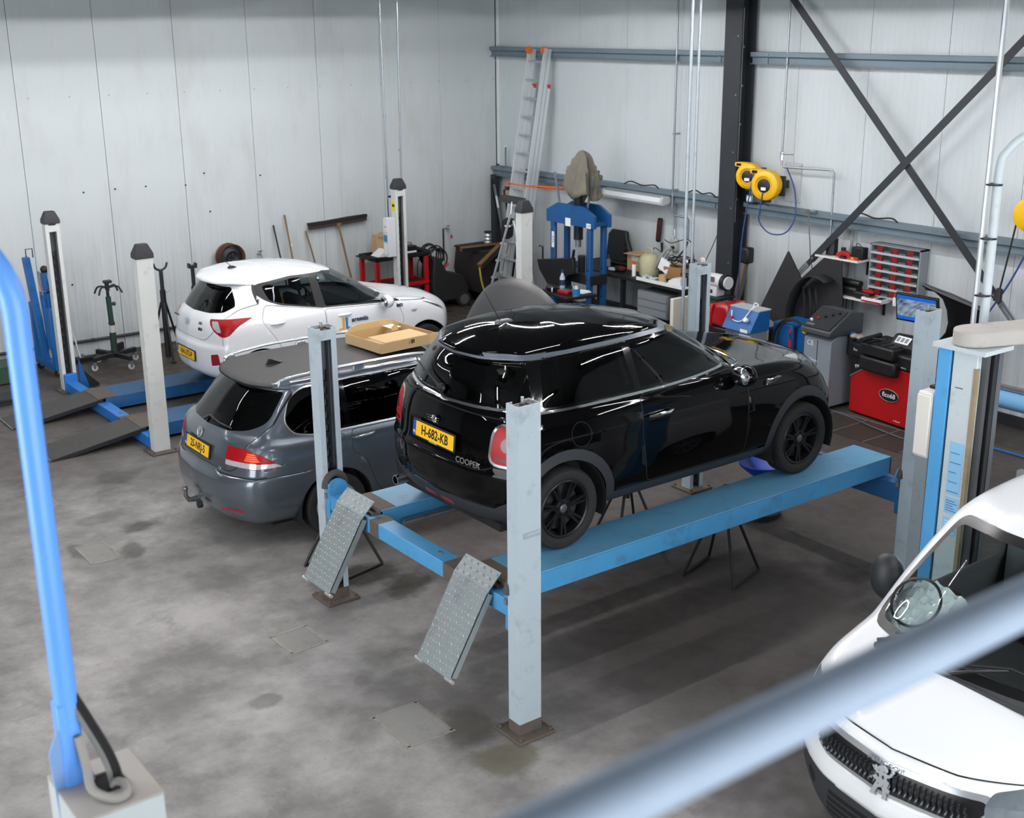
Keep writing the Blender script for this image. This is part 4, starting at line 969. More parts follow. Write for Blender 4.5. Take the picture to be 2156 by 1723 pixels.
    c('tailgate', 'rear', rpoly([(0, .751), (.545, .751), (.623, .805), (.653, 1.0), (.693, 1.15), (.624, 1.42), (0, 1.424)], [0, .08, .06, 0, 0, 0, 0]), extra=lambda p: p.x < -.28 and p.z < 1.43)
    c('rear_window', 'rear', gl, extra=ex)
    lp = rpoly([(-.435, .80), (-.40, .968), (-.15, .968), (.10, .93), (.33, .80)], [.03, .03, 0, .08, .03]); c('tail_lamp', 'rcorner', lp, extra=lambda p: p.x < -.40)
    c('tail_lamp_clear', 'rcorner', [(-.43, .803), (-.42, .848), (.0, .852), (.26, .838), (.325, .805)], extra=lambda p: p.x < -.40)
    for k in range(4): c('tail_lamp_glow', 'rcorner', [(-.13+.012*k, .868+k*.018), (-.13+.012*k, .879+k*.018), (.06-.02*k, .879+k*.018), (.09-.02*k, .868+k*.018)], extra=lambda p: p.x < -.40)
    c('panel_gap', 'side', [(-.95, .712), (-.30, .712), (-.30, .718), (-.95, .718)])
    for x in (0, 2.578): c('hole', 'side', circ(x, .305, .375, 40), extra=lambda p: p.z < .72)
    c('rear_reflector', 'rear', rpoly([(.42, .365), (.42, .39), (.70, .41), (.70, .385)], .008))
    ff = rpoly([(-.03, .835), (-.03, .985), (.12, .985), (.12, .835)], .04); c('panel_gap', 'side', ff); c('fuel_flap', 'side', inset(ff, .004))
    mats = dict(body_shell=P, side_window=G_tint, rear_window=G_tint, windscreen=G_tint, tail_lamp=M_lampred, tail_lamp_clear=M_lampclear, panel_gap=M_gap, door=P, window_chrome=SV, tailgate=P, roof_panel=RF, roof_spoiler=RF, pillar_black=mat('gloss_black', (8, 8, 10), .12, coat=1.), rear_reflector=M_reflect, tail_lamp_glow=emit('lamp_orange_glow', (255, 70, 12), 1.6), fuel_flap=P)
    finish_car(bm, lay, names, mats, car, 'body_shell', inner=M_trim)
    number_plate(car, (-.945, .035, .855), .16, '25-NRJ-5')
    loop_logo(car, frame((-.905, .035, .975), (0, -1, 0), (.28, 0, 1)), .048, 'V', M_alu)
    text_part('model_lettering', 'TSI', .036, M_alu, car, frame((-.955, -.47, .775), (.06, -1, 0), (.1, 0, 1)), .003)
    MB().tube([(-.845, .06, 1.09), (-.80, .02, 1.12), (-.81, -.20, 1.105), (-.79, -.42, 1.10)], [.018, .012, .008, .006], 8).build('rear_wiper', M_black, car)
    for s_ in (-1, 1):
        o = MB().tube(smooth_path([(-.38, s_*.555, 1.475), (-.28, s_*.575, 1.51), (.2, s_*.60, 1.535), (.9, s_*.585, 1.53), (1.2, s_*.565, 1.50), (1.30, s_*.55, 1.465)], 5), .017, 8).build('roof_rail', SV, car)
        for xx, z in ((-.32, 1.485), (.45, 1.50), (1.22, 1.475)): MB().prism([(xx-.07, z-.04), (xx+.07, z-.04), (xx+.04, z+.02), (xx-.05, z+.02)], s_*.555, s_*.585, 'y').build('rail_foot', SV, o, bevel=.006)
        MB().tube([(.20, s_*.885, .935), (.26, s_*.905, .94), (.36, s_*.905, .945), (.41, s_*.88, .945)], [.008, .013, .013, .008], 8).build('door_handle', SV, car)
        MB().tube([(1.16, s_*.885, .93), (1.22, s_*.903, .935), (1.32, s_*.903, .94), (1.37, s_*.88, .94)], [.008, .013, .013, .008], 8).build('door_handle', SV, car)
        mirror_pod(car, 2.0, .83, 1.02, P, s_, (.09, .11, .08))
    q = MB().prism([(-.10, 1.50), (.09, 1.505), (.05, 1.515), (-.05, 1.56), (-.07, 1.56)], -.012, .012, 'y'); q.build('shark_fin_aerial', mat('fin_black', (30, 31, 33), .4), car, bevel=.006, loc=(-.12, 0, .0))
    # tow bar
    MB().tube([(-.75, .06, .33), (-.98, .06, .33), (-1.06, .06, .335), (-1.085, .06, .38), (-1.085, .06, .43)], [.03, .028, .024, .02, .016], 10).sphere((-1.085, .06, .45), .027, 12).build('tow_bar', mat('tow_steel', (120, 122, 124), .35, .8), car)
    MB().cyl((-1.0, -.10, .33), (-1.04, -.10, .33), .035, 12).build('tow_socket', M_dark, car)
    add_wheels(car, [(0, -.775), (0, .775), (2.578, -.775), (2.578, .775)], .313, .205, .215, M_alu, 5, .06, M_black, tip=.04)
    for x in (0, 2.578):
        for s_ in (-1, 1): arch_liner(car, x, s_*.87, s_*.55, .375, .305)
    MB().box(-.55, 3.0, -.62, .62, .17, .26).build('underbody', mat('underbody', (16, 16, 17), .9), car)
    car_interior(car, M_seatgrey, 1.05, .37, .56, .22, 1.85, 1.0, .74)
    # raised bonnet: a crowned sheet hinged at the scuttle
    n, k = 14, 10; vs = []; fs = []
    for i in range(k+1):
        u = i/k
        for j in range(n+1):
            v = -1+2*j/n; hw = .74-.10*u**2.2
            bow = .20*u**3*v*v
            X = (1-u)*0+u*1.02-bow*.9; vs.append((X, v*hw, .075*(1-v*v)**.7*1+.035*math.sin(math.pi*u)))
    for i in range(k):
        for j in range(n): a = i*(n+1)+j; fs.append((a, a+1, a+n+2, a+n+1))
    M = Matrix.Translation((2.42, 0, .985)) @ Matrix.Rotation(-math.radians(62), 4, 'Y')
    o = MB().add(vs, fs, M).build('bonnet', mat('grey_bonnet_paint', (40, 41, 43), .4), car, smooth=60)
    md = o.modifiers.new('thick', 'SOLIDIFY'); md.thickness = .025; md.offset = -1
    MB().tube([(3.1, -.55, .88), (2.78, -.5, 1.60)], .006, 6).build('bonnet_stay', M_black, car)
grey_estate()
# cardboard box lying on the estate's roof
t = thing('cardboard_box', 'open flat cardboard box lying on the roof of the grey estate car', 'box', (.40, 3.36, 1.527), .08)
MB().box(-.33, .33, -.30, .30, 0, .006).build('box_bottom', M_card, t)
MB().box(-.33, .33, -.306, -.30, 0, .10).build('box_side', M_card, t); MB().box(-.33, .33, .30, .306, 0, .10).build('box_side', M_card, t)
MB().box(-.336, -.33, -.30, .30, 0, .10).build('box_side', M_card, t); MB().box(.33, .336, -.30, .30, 0, .10).build('box_side', M_card, t)
MB().box(-.28, .24, -.30, .0, .098, .103).build('top_flap', M_card, t)
MB().prism([(-.31, .10), (.33, .10), (.26, .145), (.10, .165), (-.16, .165), (-.28, .145)], .30, .306, 'y').build('raised_flap', mat('cardboard_inner', (214, 184, 124), .85, noise=.05, nscale=30), t)
MB().prism([(.05, .10), (.13, .10), (.13, .14), (.09, .165), (.05, .14)], .05, .055, 'y').build('tuck_flap', mat('cardboard_inner', (214, 184, 124), .85, noise=.05, nscale=30), t)
MB().box(.25, .36, -.307, -.303, .0, .105).build('side_tab', mat('cardboard_pale', (208, 178, 134), .85), t)
for k in range(6): MB().box(.02+k*.008, .024+k*.008, -.3075, -.306, .045, .085).build('bar_code_line', M_ptext, t)
text_part('box_print', '0027', .018, M_ptext, t, frame((.0, -.307, .062), (0, 0, 1), (-1, 0, 0)), .0003)
MB().box(.10, .22, .12, .28, .104, .107).build('paper_slip', M_paper, t)
# ------------------------------------------------------------------ white five-door hatchback on the lowered lift
def white_hatchback():
    car = thing('hatchback_car', 'white five-door hatchback with blue and orange door logo on the lowered lift', 'car', (.468, 7.305, ZR2+.004))
    P = mat('white_car_paint', (232, 235, 238), .25, coat=.8, noise=.015)
    rings = [ring((.26, .24, .22), -.50, 2.93, .73, br=.10, bf=.2, cr=.22),
             ring((.34, .34, .34), -.575, 3.01, .795, br=.12, bf=.22, cr=.24),
             ring((.50, .50, .50), -.60, 3.05, .823, br=.13, bf=.24, cr=.26),
             ring((.655, .65, .64), -.598, 3.04, .830, br=.13, bf=.25, cr=.26),
             ring((.70, .71, .70), -.572, 3.02, .829, br=.12, bf=.26, cr=.26),
             ring((.84, .83, .78), -.560, 2.95, .824, br=.12, bf=.28, cr=.26),
             ring((.955, .93, .86), -.528, 2.80, .808, br=.12, bf=.30, cr=.27, cf=.34),
             ring((1.005, .985, .925), -.500, 2.50, .782, br=.13, bf=.26, cr=.28, cf=.36),
             ring((1.035, 1.01, .985), -.478, 2.02, .768, br=.15, bf=.24, cr=.28, cf=.26),
             ring((1.20, 1.20, 1.19), -.370, 1.66, .700, br=.16, bf=.22, cr=.26, cf=.22),
             ring((1.345, 1.395, 1.375), -.250, 1.32, .620, br=.14, bf=.20, cr=.20, cf=.18),
             ring((1.375, 1.432, 1.418), -.345, 1.20, .582, br=.15, bf=.20, cr=.22, cf=.20),
             ring((1.410, 1.458, 1.442), -.320, 1.12, .54, br=.14, bf=.18, cr=.22, cf=.20),
             ring((1.465, 1.488, 1.475), -.06, .90, .40, br=.10, bf=.15, cr=.2, cf=.22),
             ring((1.492, 1.503, 1.495), .15, .70, .2, br=.06, bf=.1, cr=.2, cf=.2),
             ridge(.22, .62, 1.507)]
    bm = car_shell(rings, 7, [4, 4, 4, 2, 5, 5, 4, 4, 6, 6, 3, 2, 4, 3, 2], roof=12); lay = bm.faces.layers.int.new('cls')
    names = ['body_shell', 'hole', 'side_window', 'rear_window', 'windscreen', 'tail_lamp', 'tail_lamp_clear', 'panel_gap', 'door', 'window_frame', 'tailgate', 'headlamp', 'rear_reflector', 'bonnet_panel']
    I = {n: i for i, n in enumerate(names)}
    c = lambda nm, pr, poly, **k: cut(bm, lay, I[nm], pr, poly, **k)
    dr = rpoly([(.36, .42), (.22, .70), (.05, .95), (.13, 1.13), (.9, .99), (.9, .32), (.45, .32)], .05); c('panel_gap', 'side', dr); c('door', 'side', inset(dr, .0045))
    df = rpoly([(.905, .32), (.905, .985), (1.95, .93), (2.04, .72), (1.92, .32)], .04); c('panel_gap', 'side', df); c('door', 'side', inset(df, .0045))
    dlo = rpoly([(-.04, 1.325), (.16, 1.17), (.34, 1.10), (.88, 1.0), (2.02, .935), (1.62, 1.215), (1.33, 1.355), (1.05, 1.405), (.55, 1.42), (.12, 1.38)], [.03, .06, .06, 0, .03, 0, .08, 0, 0, .05])
    c('window_frame', 'side', dlo)
    c('side_window', 'side', rpoly([(.20, 1.175), (.36, 1.12), (.80, 1.032), (.78, 1.388), (.55, 1.392), (.14, 1.345)], [.04, .05, .02, .02, 0, .04]))
    c('side_window', 'side', rpoly([(.93, 1.016), (1.80, .965), (1.30, 1.325), (1.05, 1.378), (.89, 1.385)], [.02, .04, .06, 0, .02]))
    ex = lambda p: p.x < -.10
    c('panel_gap', 'rear', rpoly([(0, .73), (.42, .73), (.55, .84), (.62, 1.0), (.70, 1.15), (.60, 1.37), (0, 1.37)], [0, .08, .06, 0, .0, .0, 0]), extra=lambda p: p.x < .06)
    c('tailgate', 'rear', rpoly([(0, .735), (.415, .735), (.543, .843), (.613, 1.0), (.693, 1.15), (.594, 1.365), (0, 1.365)], [0, .08, .06, 0, .0, .0, 0]), extra=lambda p: p.x < .06)
    c('rear_window', 'rcorner', rpoly([(-.48, 1.04), (-.05, 1.05), (.22, 1.07), (.42, 1.14), (.40, 1.20), (.28, 1.342), (-.25, 1.342), (-.48, 1.34)], [0, 0, .05, .05, .03, .03, 0, 0]), extra=lambda p: p.x < .0)
    lp = rpoly([(.09, .86), (.0, .93), (-.02, .995), (.45, 1.015), (.70, 1.01), (.52, .93), (.38, .82), (.25, .80)], [.03, .03, .03, 0, .02, .05, .05, .05], 4); c('tail_lamp', 'rcorner', lp, extra=lambda p: p.x < .1)
    c('tail_lamp_clear', 'rcorner', rpoly([(.06, .905), (.03, .975), (.16, .98), (.24, .86), (.16, .855)], .02), extra=lambda p: p.x < .1)
    c('panel_gap', 'rcorner', [(.255, .70), (.26, .83), (.266, .83), (.262, .70)], extra=lambda p: p.x < .1)
    c('rear_reflector', 'rear', rpoly([(.53, .44), (.53, .58), (.64, .60), (.66, .47)], .02))
    c('windscreen', 'front', rpoly([(0, 1.0), (.45, 1.01), (.675, 1.03), (.57, 1.36), (.3, 1.375), (0, 1.38)], [0, 0, .05, .04, 0, 0]))
    c('headlamp', 'fcorner', rpoly([(-2.10, .74), (-1.70, .865), (-1.62, .88), (-1.85, .78), (-2.08, .70)], [.04, .02, .02, .04, .03]), extra=lambda p: p.x > 2.2)
    for x in (0, 2.385): c('hole', 'side', circ(x, .285, .345, 40), extra=lambda p: p.z < .68)
    c('panel_gap', 'side', [(2.02, .935), (2.5, .88), (2.5, .886), (2.02, .942)])
    mats = dict(body_shell=P, side_window=G_clear, rear_window=G_tint, windscreen=G_clear, tail_lamp=M_lampred, tail_lamp_clear=M_lampclear, panel_gap=mat('soft_gap', (60, 62, 64), .8), door=P, window_frame=mat('frame_black', (24, 25, 27), .4), tailgate=P, headlamp=mat('headlamp_dark', (70, 78, 84), .12, .5, noise=.35, nscale=14, coat=1.), rear_reflector=M_reflect, bonnet_panel=P)
    finish_car(bm, lay, names, mats, car, 'body_shell', inner=M_trim)
    number_plate(car, (-.607, .03, .515), .04, 'NH-373-P')
    loop_logo(car, frame((-.556, .03, .905), (0, -1, 0), (.25, 0, 1)), .038, 'H', M_alu)
    D = mat('lettering_grey', (90, 94, 98), .5); NB = mat('navy_print', (28, 44, 84), .5)
    text_part('model_lettering', 'i10', .05, D, car, frame((-.560, -.38, .945), (.16, -1, 0), (.22, 0, 1)), .006)
    text_part('fleet_number', '843', .052, mat('black_print', (30, 32, 34), .5), car, frame((-.572, -.39, .875), (.16, -1, 0), (.15, 0, 1)), .006)
    text_part('maker_lettering', 'HYUNDAI', .034, D, car, frame((-.548, .36, .93), (-.03, -1, 0), (.2, 0, 1)), .003)
    for s_ in (-1, 1):
        fx = (lambda o: frame(o, (1, 0, 0), (0, .06, 1))) if s_ < 0 else (lambda o: frame(o, (-1, 0, 0), (0, -.06, 1)))
        text_part('fleet_number', '843', .062, NB, car, fx((1.98, s_*.803, .885)), .008)
        text_part('company_lettering', 'arentis', .088, NB, car, fx((1.37, s_*.834, .805)), .006)
        text_part('company_lettering', 'ment', .05, mat('sky_print', (60, 140, 200), .5), car, fx((1.62, s_*.835, .735)), .006)
        OP, BP = mat('orange_print', (238, 170, 40), .5), mat('blue_print', (30, 130, 200), .5)
        MB().box(1.12, 1.145, s_*.815, s_*.8365, .70, .845).build('logo_bar', OP, car); MB().box(1.168, 1.193, s_*.815, s_*.8365, .70, .845).build('logo_bar', BP, car)
        MB().box(1.168, 1.235, s_*.815, s_*.837, .70, .722).build('logo_bar', BP, car); MB().box(1.07, 1.145, s_*.815, s_*.837, .70, .716).build('logo_bar', OP, car)
        for hx, hz in ((.24, .905), (1.16, .88)):
            MB().tube([(hx-.10, s_*.80, hz), (hx-.05, s_*.833, hz+.004), (hx+.06, s_*.836, hz+.004), (hx+.11, s_*.80, hz)], [.012, .018, .018, .012], 8).build('door_handle', P, car)
        mirror_pod(car, 1.74, .80, .985, P, s_, (.085, .10, .085))
        MB().sphere((0, 0, 0), 1, 12, sc=(.045, .012, .02)).build('side_repeater', M_lampclear, car, loc=(2.20, s_*.802, .80))
    MB().tube([(-.40, -.04, 1.085), (-.405, .02, 1.085), (-.39, .20, 1.10), (-.37, .36, 1.12)], [.016, .012, .008, .006], 8).build('rear_wiper', M_black, car)
    o = MB().prism([(-.05, 1.485), (.07, 1.49), (.02, 1.515), (-.02, 1.515)], -.025, .025, 'y').build('aerial_base', M_black, car, bevel=.006, loc=(.06, 0, .0)); MB().tube([(0, 0, 1.51), (-.10, 0, 1.60)], .004, 6).build('aerial_rod', M_black, o)
    add_wheels(car, [(0, -.725), (0, .725), (2.385, -.725), (2.385, .725)], .285, .175, .19, mat('silver_cover', (170, 174, 178), .35, .6), 9, .03, M_alu, tip=.04, nuts=False)
    for x in (0, 2.385):
        for s_ in (-1, 1): arch_liner(car, x, s_*.80, s_*.5, .345, .285)
    MB().box(-.25, 2.6, -.58, .58, .17, .25).build('underbody', mat('underbody', (16, 16, 17), .9), car)
    car_interior(car, M_seatgrey, 1.0, .35, .58, .22, 1.62, .98, .68)
white_hatchback()
# ------------------------------------------------------------------ white van in the right foreground, nose towards the camera
def white_van():
    car = thing('van', 'white compact van with black wavy grille and dark bumper, behind the gallery rail', 'van', (-.04, -3.64, 0), math.pi)
    P = mat('white_van_paint', (236, 239, 242), .28, coat=.7, noise=.015); DK = mat('van_bumper_grey', (44, 47, 51), .6, noise=.08)
    r = lambda z, xf, w_, **k: ring(z, k.pop('xr', -3.42), xf, w_, **{**dict(br=.05, cr=.12, bf=.26, cf=.36, wf=.95), **k})
    rings = [r((.25, .25, .24), .80, .80), r((.36, .36, .36), .90, .87), r((.50, .50, .50), .935, .895), r((.64, .64, .64), .945, .905), r((.70, .70, .70), .93, .906),
             r((.80, .80, .80), .92, .905), r((.90, .92, .885), .90, .900), r((.95, .99, .955), .855, .885, bf=.24), r((1.02, 1.07, 1.06), .72, .868, bf=.20), r((1.08, 1.12, 1.13), .52, .85, bf=.18, cf=.26),
             r((1.14, 1.165, 1.19), .36, .835, bf=.20, cf=.16), r((1.40, 1.41, 1.43), .02, .815, bf=.20, cf=.13), r((1.68, 1.675, 1.70), -.46, .785, bf=.18, cf=.11),
             r((1.75, 1.745, 1.76), -.60, .745, bf=.20, cf=.18), r((1.79, 1.785, 1.79), -.85, .64, bf=.2, cf=.2), r((1.81, 1.805, 1.808), -1.2, .36, bf=.14, cf=.2), ridge(-3.0, -1.6, 1.815)]
    bm = car_shell(rings, [5, 5, 5, 5, 5, 6, 6, 6, 6, 8, 8, 8, 8], [4, 4, 4, 2, 4, 4, 3, 5, 4, 3, 7, 6, 3, 4, 4, 3], roof=13); lay = bm.faces.layers.int.new('cls')
    names = ['body_shell', 'hole', 'side_window', 'windscreen', 'windscreen_border', 'grille', 'grille_frame', 'lower_bumper', 'panel_gap', 'headlamp', 'air_intake', 'bonnet_panel', 'tow_eye_recess', 'door']
    I = {n: i for i, n in enumerate(names)}
    c = lambda nm, pr, poly, **k: cut(bm, lay, I[nm], pr, poly, **k)
    ws = rpoly([(0, 1.198), (.5, 1.198), (.73, 1.185), (.66, 1.690), (.4, 1.71), (0, 1.715)], [0, 0, .10, .06, 0, 0])
    c('windscreen_border', 'front', ws, extra=lambda p: p.x < .6); c('windscreen', 'front', rpoly([(0, 1.232), (.5, 1.232), (.695, 1.215), (.63, 1.655), (.4, 1.675), (0, 1.68)], [0, 0, .10, .05, 0, 0]), extra=lambda p: p.x < .6)
    c('side_window', 'side', rpoly([(-1.35, 1.17), (-.04, 1.18), (-.0, 1.215), (-.56, 1.60), (-.82, 1.65), (-1.35, 1.65)], .04))
    c('panel_gap', 'front', [(0, .952), (.35, .957), (.62, .982), (.62, .988), (.35, .964), (0, .958)])
    gf = rpoly([(0, .715), (.40, .725), (.50, .745), (.575, .865), (.52, .915), (.40, .912), (0, .895)], [0, 0, .05, .05, .05, 0, 0]); c('grille_frame', 'front', gf)
    c('grille', 'front', rpoly([(0, .735), (.40, .745), (.475, .765), (.535, .850), (.50, .882), (.40, .880), (0, .865)], [0, 0, .04, .04, .03, 0, 0]))
    c('lower_bumper', 'front', rpoly([(0, .22), (.86, .22), (.86, .56), (.66, .52), (.60, .60), (0, .585)], [0, 0, 0, .04, .04, 0])); c('lower_bumper', 'fcorner', [(-.6, .22), (.55, .22), (.55, .58), (.2, .58), (-.25, .60), (-.6, .6)], extra=lambda p: p.x > .35)
    for k in range(5): c('air_intake', 'front', rpoly([(.0, .33+k*.045), (.40-k*.01, .33+k*.045), (.40-k*.01, .36+k*.045), (0, .36+k*.045)], 0))
    for k in range(5): c('air_intake', 'fcorner', [(-.02, .30+k*.042), (.22, .30+k*.042), (.25, .328+k*.042), (.0, .328+k*.042)], extra=lambda p: p.x > .35)
    c('tow_eye_recess', 'front', circ(.55, .50, .05, 16))
    c('headlamp', 'fcorner', rpoly([(-.24, .74), (-.30, .84), (-.24, .93), (.10, 1.0), (.26, 1.01), (.10, .88), (-.05, .76)], [.04, .05, .05, .03, .02, .04, .04]))
    c('hole', 'side', circ(0, .315, .385, 40), extra=lambda p: p.z < .75); c('hole', 'side', circ(-2.73, .315, .385, 40), extra=lambda p: p.z < .75)
    mats = dict(body_shell=P, side_window=glass('van_side_glass', .85, .01, 1.3, (.9, .96, .95)), windscreen=glass('windscreen_glass', .85, .01, 1.30, (.9, .96, .95)), windscreen_border=mat('screen_border', (12, 13, 14), .3), grille=mat('grille_black', (14, 15, 17), .35), grille_frame=mat('grille_silver', (176, 180, 184), .3, .6), lower_bumper=DK, panel_gap=M_gap, headlamp=M_head, air_intake=M_gap, bonnet_panel=P, tow_eye_recess=M_gap, door=P)
    R = finish_car(bm, lay, names, mats, car, 'body_shell', inner=mat('van_trim', (96, 99, 102), .8))
    # wavy vertical slats standing in the grille
    GS = mat('grille_slat', (58, 62, 67), .25, .4)
    ng = 30
    for k in range(ng):
        v = -1+2*(k+.5)/ng; yy = v*.465; xg = .922-.26*.85*max(0, (abs(yy)/.86))**2*1.0-.004
        a = abs(yy); zt = .857 if a < .42 else .857-(a-.42)*.2; zb = .762 if a < .40 else .762+(a-.40)*.6
        vs = []
        for q_ in range(7):
            t_ = q_/6; z = zb+(zt-zb)*t_; vs.append((xg+.010+.008*math.sin(t_*math.pi*4), yy+.004*math.sin(t_*math.pi*2), z))
        MB().tube(vs, .0062, 5).build('grille_slat', GS, R['grille'][0])
    # lion-shaped emblem, standing
    E_ = [(-.02, .075), (.005, .085), (.025, .078), (.034, .06), (.028, .045), (.045, .052), (.058, .072), (.050, .075), (.064, .085), (.072, .07), (.062, .045), (.045, .03), (.052, .005), (.046, -.02), (.062, -.035), (.055, -.055), (.045, -.05), (.04, -.085), (.055, -.095), (.02, -.095), (.022, -.06), (.012, -.035), (-.01, -.045), (-.028, -.085), (-.014, -.095), (-.055, -.095), (-.04, -.05), (-.025, -.01), (-.045, -.005), (-.06, .012), (-.052, -.015), (-.066, -.008), (-.066, .02), (-.045, .028), (-.028, .03), (-.05, .045), (-.062, .062), (-.05, .055), (-.045, .07), (-.03, .06)]
    Me = frame((.922, 0, .80), (0, 1, 0), (-.10, 0, 1)); q = MB(); q.prism(E_[::-1], 0, .014, 'z', Me); q.build('lion_emblem', M_alu, car, bevel=.002)
    text_part('maker_lettering', 'PEUGEOT', .034, mat('engraved_grey', (120, 126, 132), .4), car, frame((.903, .0, .882), (0, 1, 0), (-.6, 0, 1)), .0015, sx=1.5)
    MB().tube([(.78, .55, .50), (.885, .55, .50)], .014, 8).build('tow_eye', M_galv, car); MB().tube([(.89, .55+.022*math.cos(a), .50+.022*math.sin(a)) for a in [2*math.pi*k/14 for k in range(14)]], .008, 6, closed=True).build('tow_eye_ring', M_galv, car)
    # wipers, washer jet, mirrors
    MB().box(.20, .37, -.52, .52, 1.165, 1.198).build('scuttle_panel', DK, car, bevel=.01)
    for (y0, y1) in ((-.50, .04), (-.02, .50)):
        o = MB().tube([(.36, y0, 1.215), (.31, y0+.08, 1.245), (.245, (y0+y1)/2, 1.305)], [.014, .009, .007], 6).build('wiper_arm', M_black, car); MB().tube([(.28, y0+.06, 1.262), (.235, (y0+y1)/2, 1.315), (.235, y1, 1.315)], .006, 5).build('wiper_blade', M_black, o)
    MB().sphere((0, 0, 0), 1, 10, sc=(.012, .012, .008)).build('washer_jet', M_black, car, loc=(.56, -.30, 1.12))
    for s_ in (-1, 1):
        o = MB().sphere((0, 0, 0), 1, 16, sc=(.09, .11, .15)).build('door_mirror', mat('mirror_plastic', (40, 43, 46), .5), car, loc=(-.28, s_*.925, 1.27)); MB().tube([(.02, -s_*.02, -.08), (.05, -s_*.14, -.10)], .03, 8).build('mirror_arm', M_black, o); MB().sphere((-.05, 0, 0), 1, 14, sc=(.05, .09, .125)).build('mirror_glass', M_chrome, o)
    add_wheels(car, [(0, -.77), (0, .77), (-2.73, -.77), (-2.73, .77)], .315, .205, .2, mat('silver_cover', (170, 174, 178), .35, .6), 7, .04, M_alu, nuts=False)
    for x in (0, -2.73):
        for s_ in (-1, 1): arch_liner(car, x, s_*.87, s_*.55, .385, .315)
    MB().box(-3.2, .55, -.62, .62, .2, .27).build('underbody', mat('underbody', (16, 16, 17), .9), car)
    car_interior(car, M_seatgrey, -1.15, .42, .72, -1.9, -.20, 1.19, .76, rear=False)
    MB().box(-.75, -.2, .70, .80, 1.02, 1.10).build('door_panel_top', M_trim, car); MB().box(-.75, -.2, -.80, -.70, 1.02, 1.10).build('door_panel_top', M_trim, car)
    MB().box(-1.45, -1.40, -.80, .80, .3, 1.75).build('bulkhead', mat('van_bulkhead', (120, 124, 126), .7), car)
    # crumpled clear plastic and a black hoop lying on the dashboard behind the screen
    rnd = random.Random(5); n = 18; vs = []; fs = []
    for i in range(n+1):
        for j in range(n+1):
            u, v = i/n-.5, j/n-.5; vs.append((-.02-u*.42+rnd.uniform(-.008, .008), -.52+v*.42+rnd.uniform(-.008, .008), 1.265+.24*u+rnd.uniform(-.018, .018)-.06*(v*2)**2))
    for i in range(n):
        for j in range(n): a = i*(n+1)+j; fs.append((a, a+1, a+n+2, a+n+1))
    o = MB().add(vs, fs).build('plastic_cover', mat('clear_plastic', (196, 206, 208), .16, spec=.9), car, smooth=20); o['label'] = 'crumpled clear plastic behind the windscreen'
    Mr = frame((-.02, -.53, 1.325), (0, 1, 0), (-.60, 0, .70)); MB().tube([Mr @ Vector((.15*math.cos(a), .15*math.sin(a), 0)) for a in [2*math.pi*k/32 for k in range(32)]], .009, 8, closed=True).build('hoop', M_black, o)
white_van()
# ------------------------------------------------------------------ things along the left wall
M_green = mat('jack_green', (38, 62, 52), .5, noise=.12, dirt=(24, 30, 28), dscale=6, damt=.5)
def caster(parent, x, y, r=.05, h=.11, m=None):
    o = MB().cyl((x, y-.014, r), (x, y+.014, r), r, 14).build('caster', m or M_rubber, parent)
    MB().prism([(x-.03, h), (x+.03, h), (x+.012, r-.008), (x-.012, r-.008)], y-.024, y-.018, 'y').prism([(x-.03, h), (x+.03, h), (x+.012, r-.008), (x-.012, r-.008)], y+.018, y+.024, 'y').box(x-.03, x+.03, y-.024, y+.024, h-.006, h).build('caster_fork', M_galv, o)
    return o
# folded blue engine crane
t = thing('engine_crane', 'folded blue engine crane behind the bright blue pole, against the left wall', 'engine crane', (-1.02, 10.05, 0), .1)
MB().box(-.06, .06, -.30, .30, .10, .20).build('base', M_blue, t, bevel=.006)
for s_ in (-1, 1): MB().box(-.05, .05, s_*.30-.04, s_*.30+.04, .10, .95).build('folded_leg', M_blue, t, bevel=.006)
for s_ in (-.28, .28): caster(t, 0, s_)
M_ = rotm(0, -.08, 0)
MB().box(-.05, .03, -.05, .05, .2, 1.62, M_).build('mast', M_blue, t, bevel=.006); MB().box(.07, .14, -.045, .045, .25, 1.38, rotm(0, -.02, 0)).build('boom', M_blue, t, bevel=.006)
MB().tube([(-.13, 0, 1.60), (-.13, 0, 1.72), (-.04, 0, 1.72), (-.04, 0, 1.60)], .008, 6).build('top_hook', M_dark, t)
MB().cyl((.02, -.07, .35), (.0, -.07, 1.1), .032, 12).build('ram', M_blue, t); MB().cyl((.0, -.07, 1.1), (-.02, -.07, 1.42), .016, 10).build('ram_rod', M_galv, t)
MB().cyl((-.02, -.04, 1.12), (.06, -.05, 1.13), .018, 10).build('handle_socket', M_blue, t); MB().cyl((.06, -.05, 1.13), (.24, -.08, 1.15), .022, 10).build('handle_grip', M_black, t)
MB().sphere((.09, 0, 1.42), .055, 12).build('pump_head', M_black, t); hose('lifting_chain', [(.10, -.05, 1.36), (.12, -.07, 1.1), (.11, -.06, .8), (.13, -.06, .55)], .010, M_galv, t)
text_part('crane_lettering', 'CRANE', .05, mat('pale_print', (150, 180, 210), .5), t, frame((.105, -.047, .75), (0, 0, 1), (-1, 0, 0)), .001)
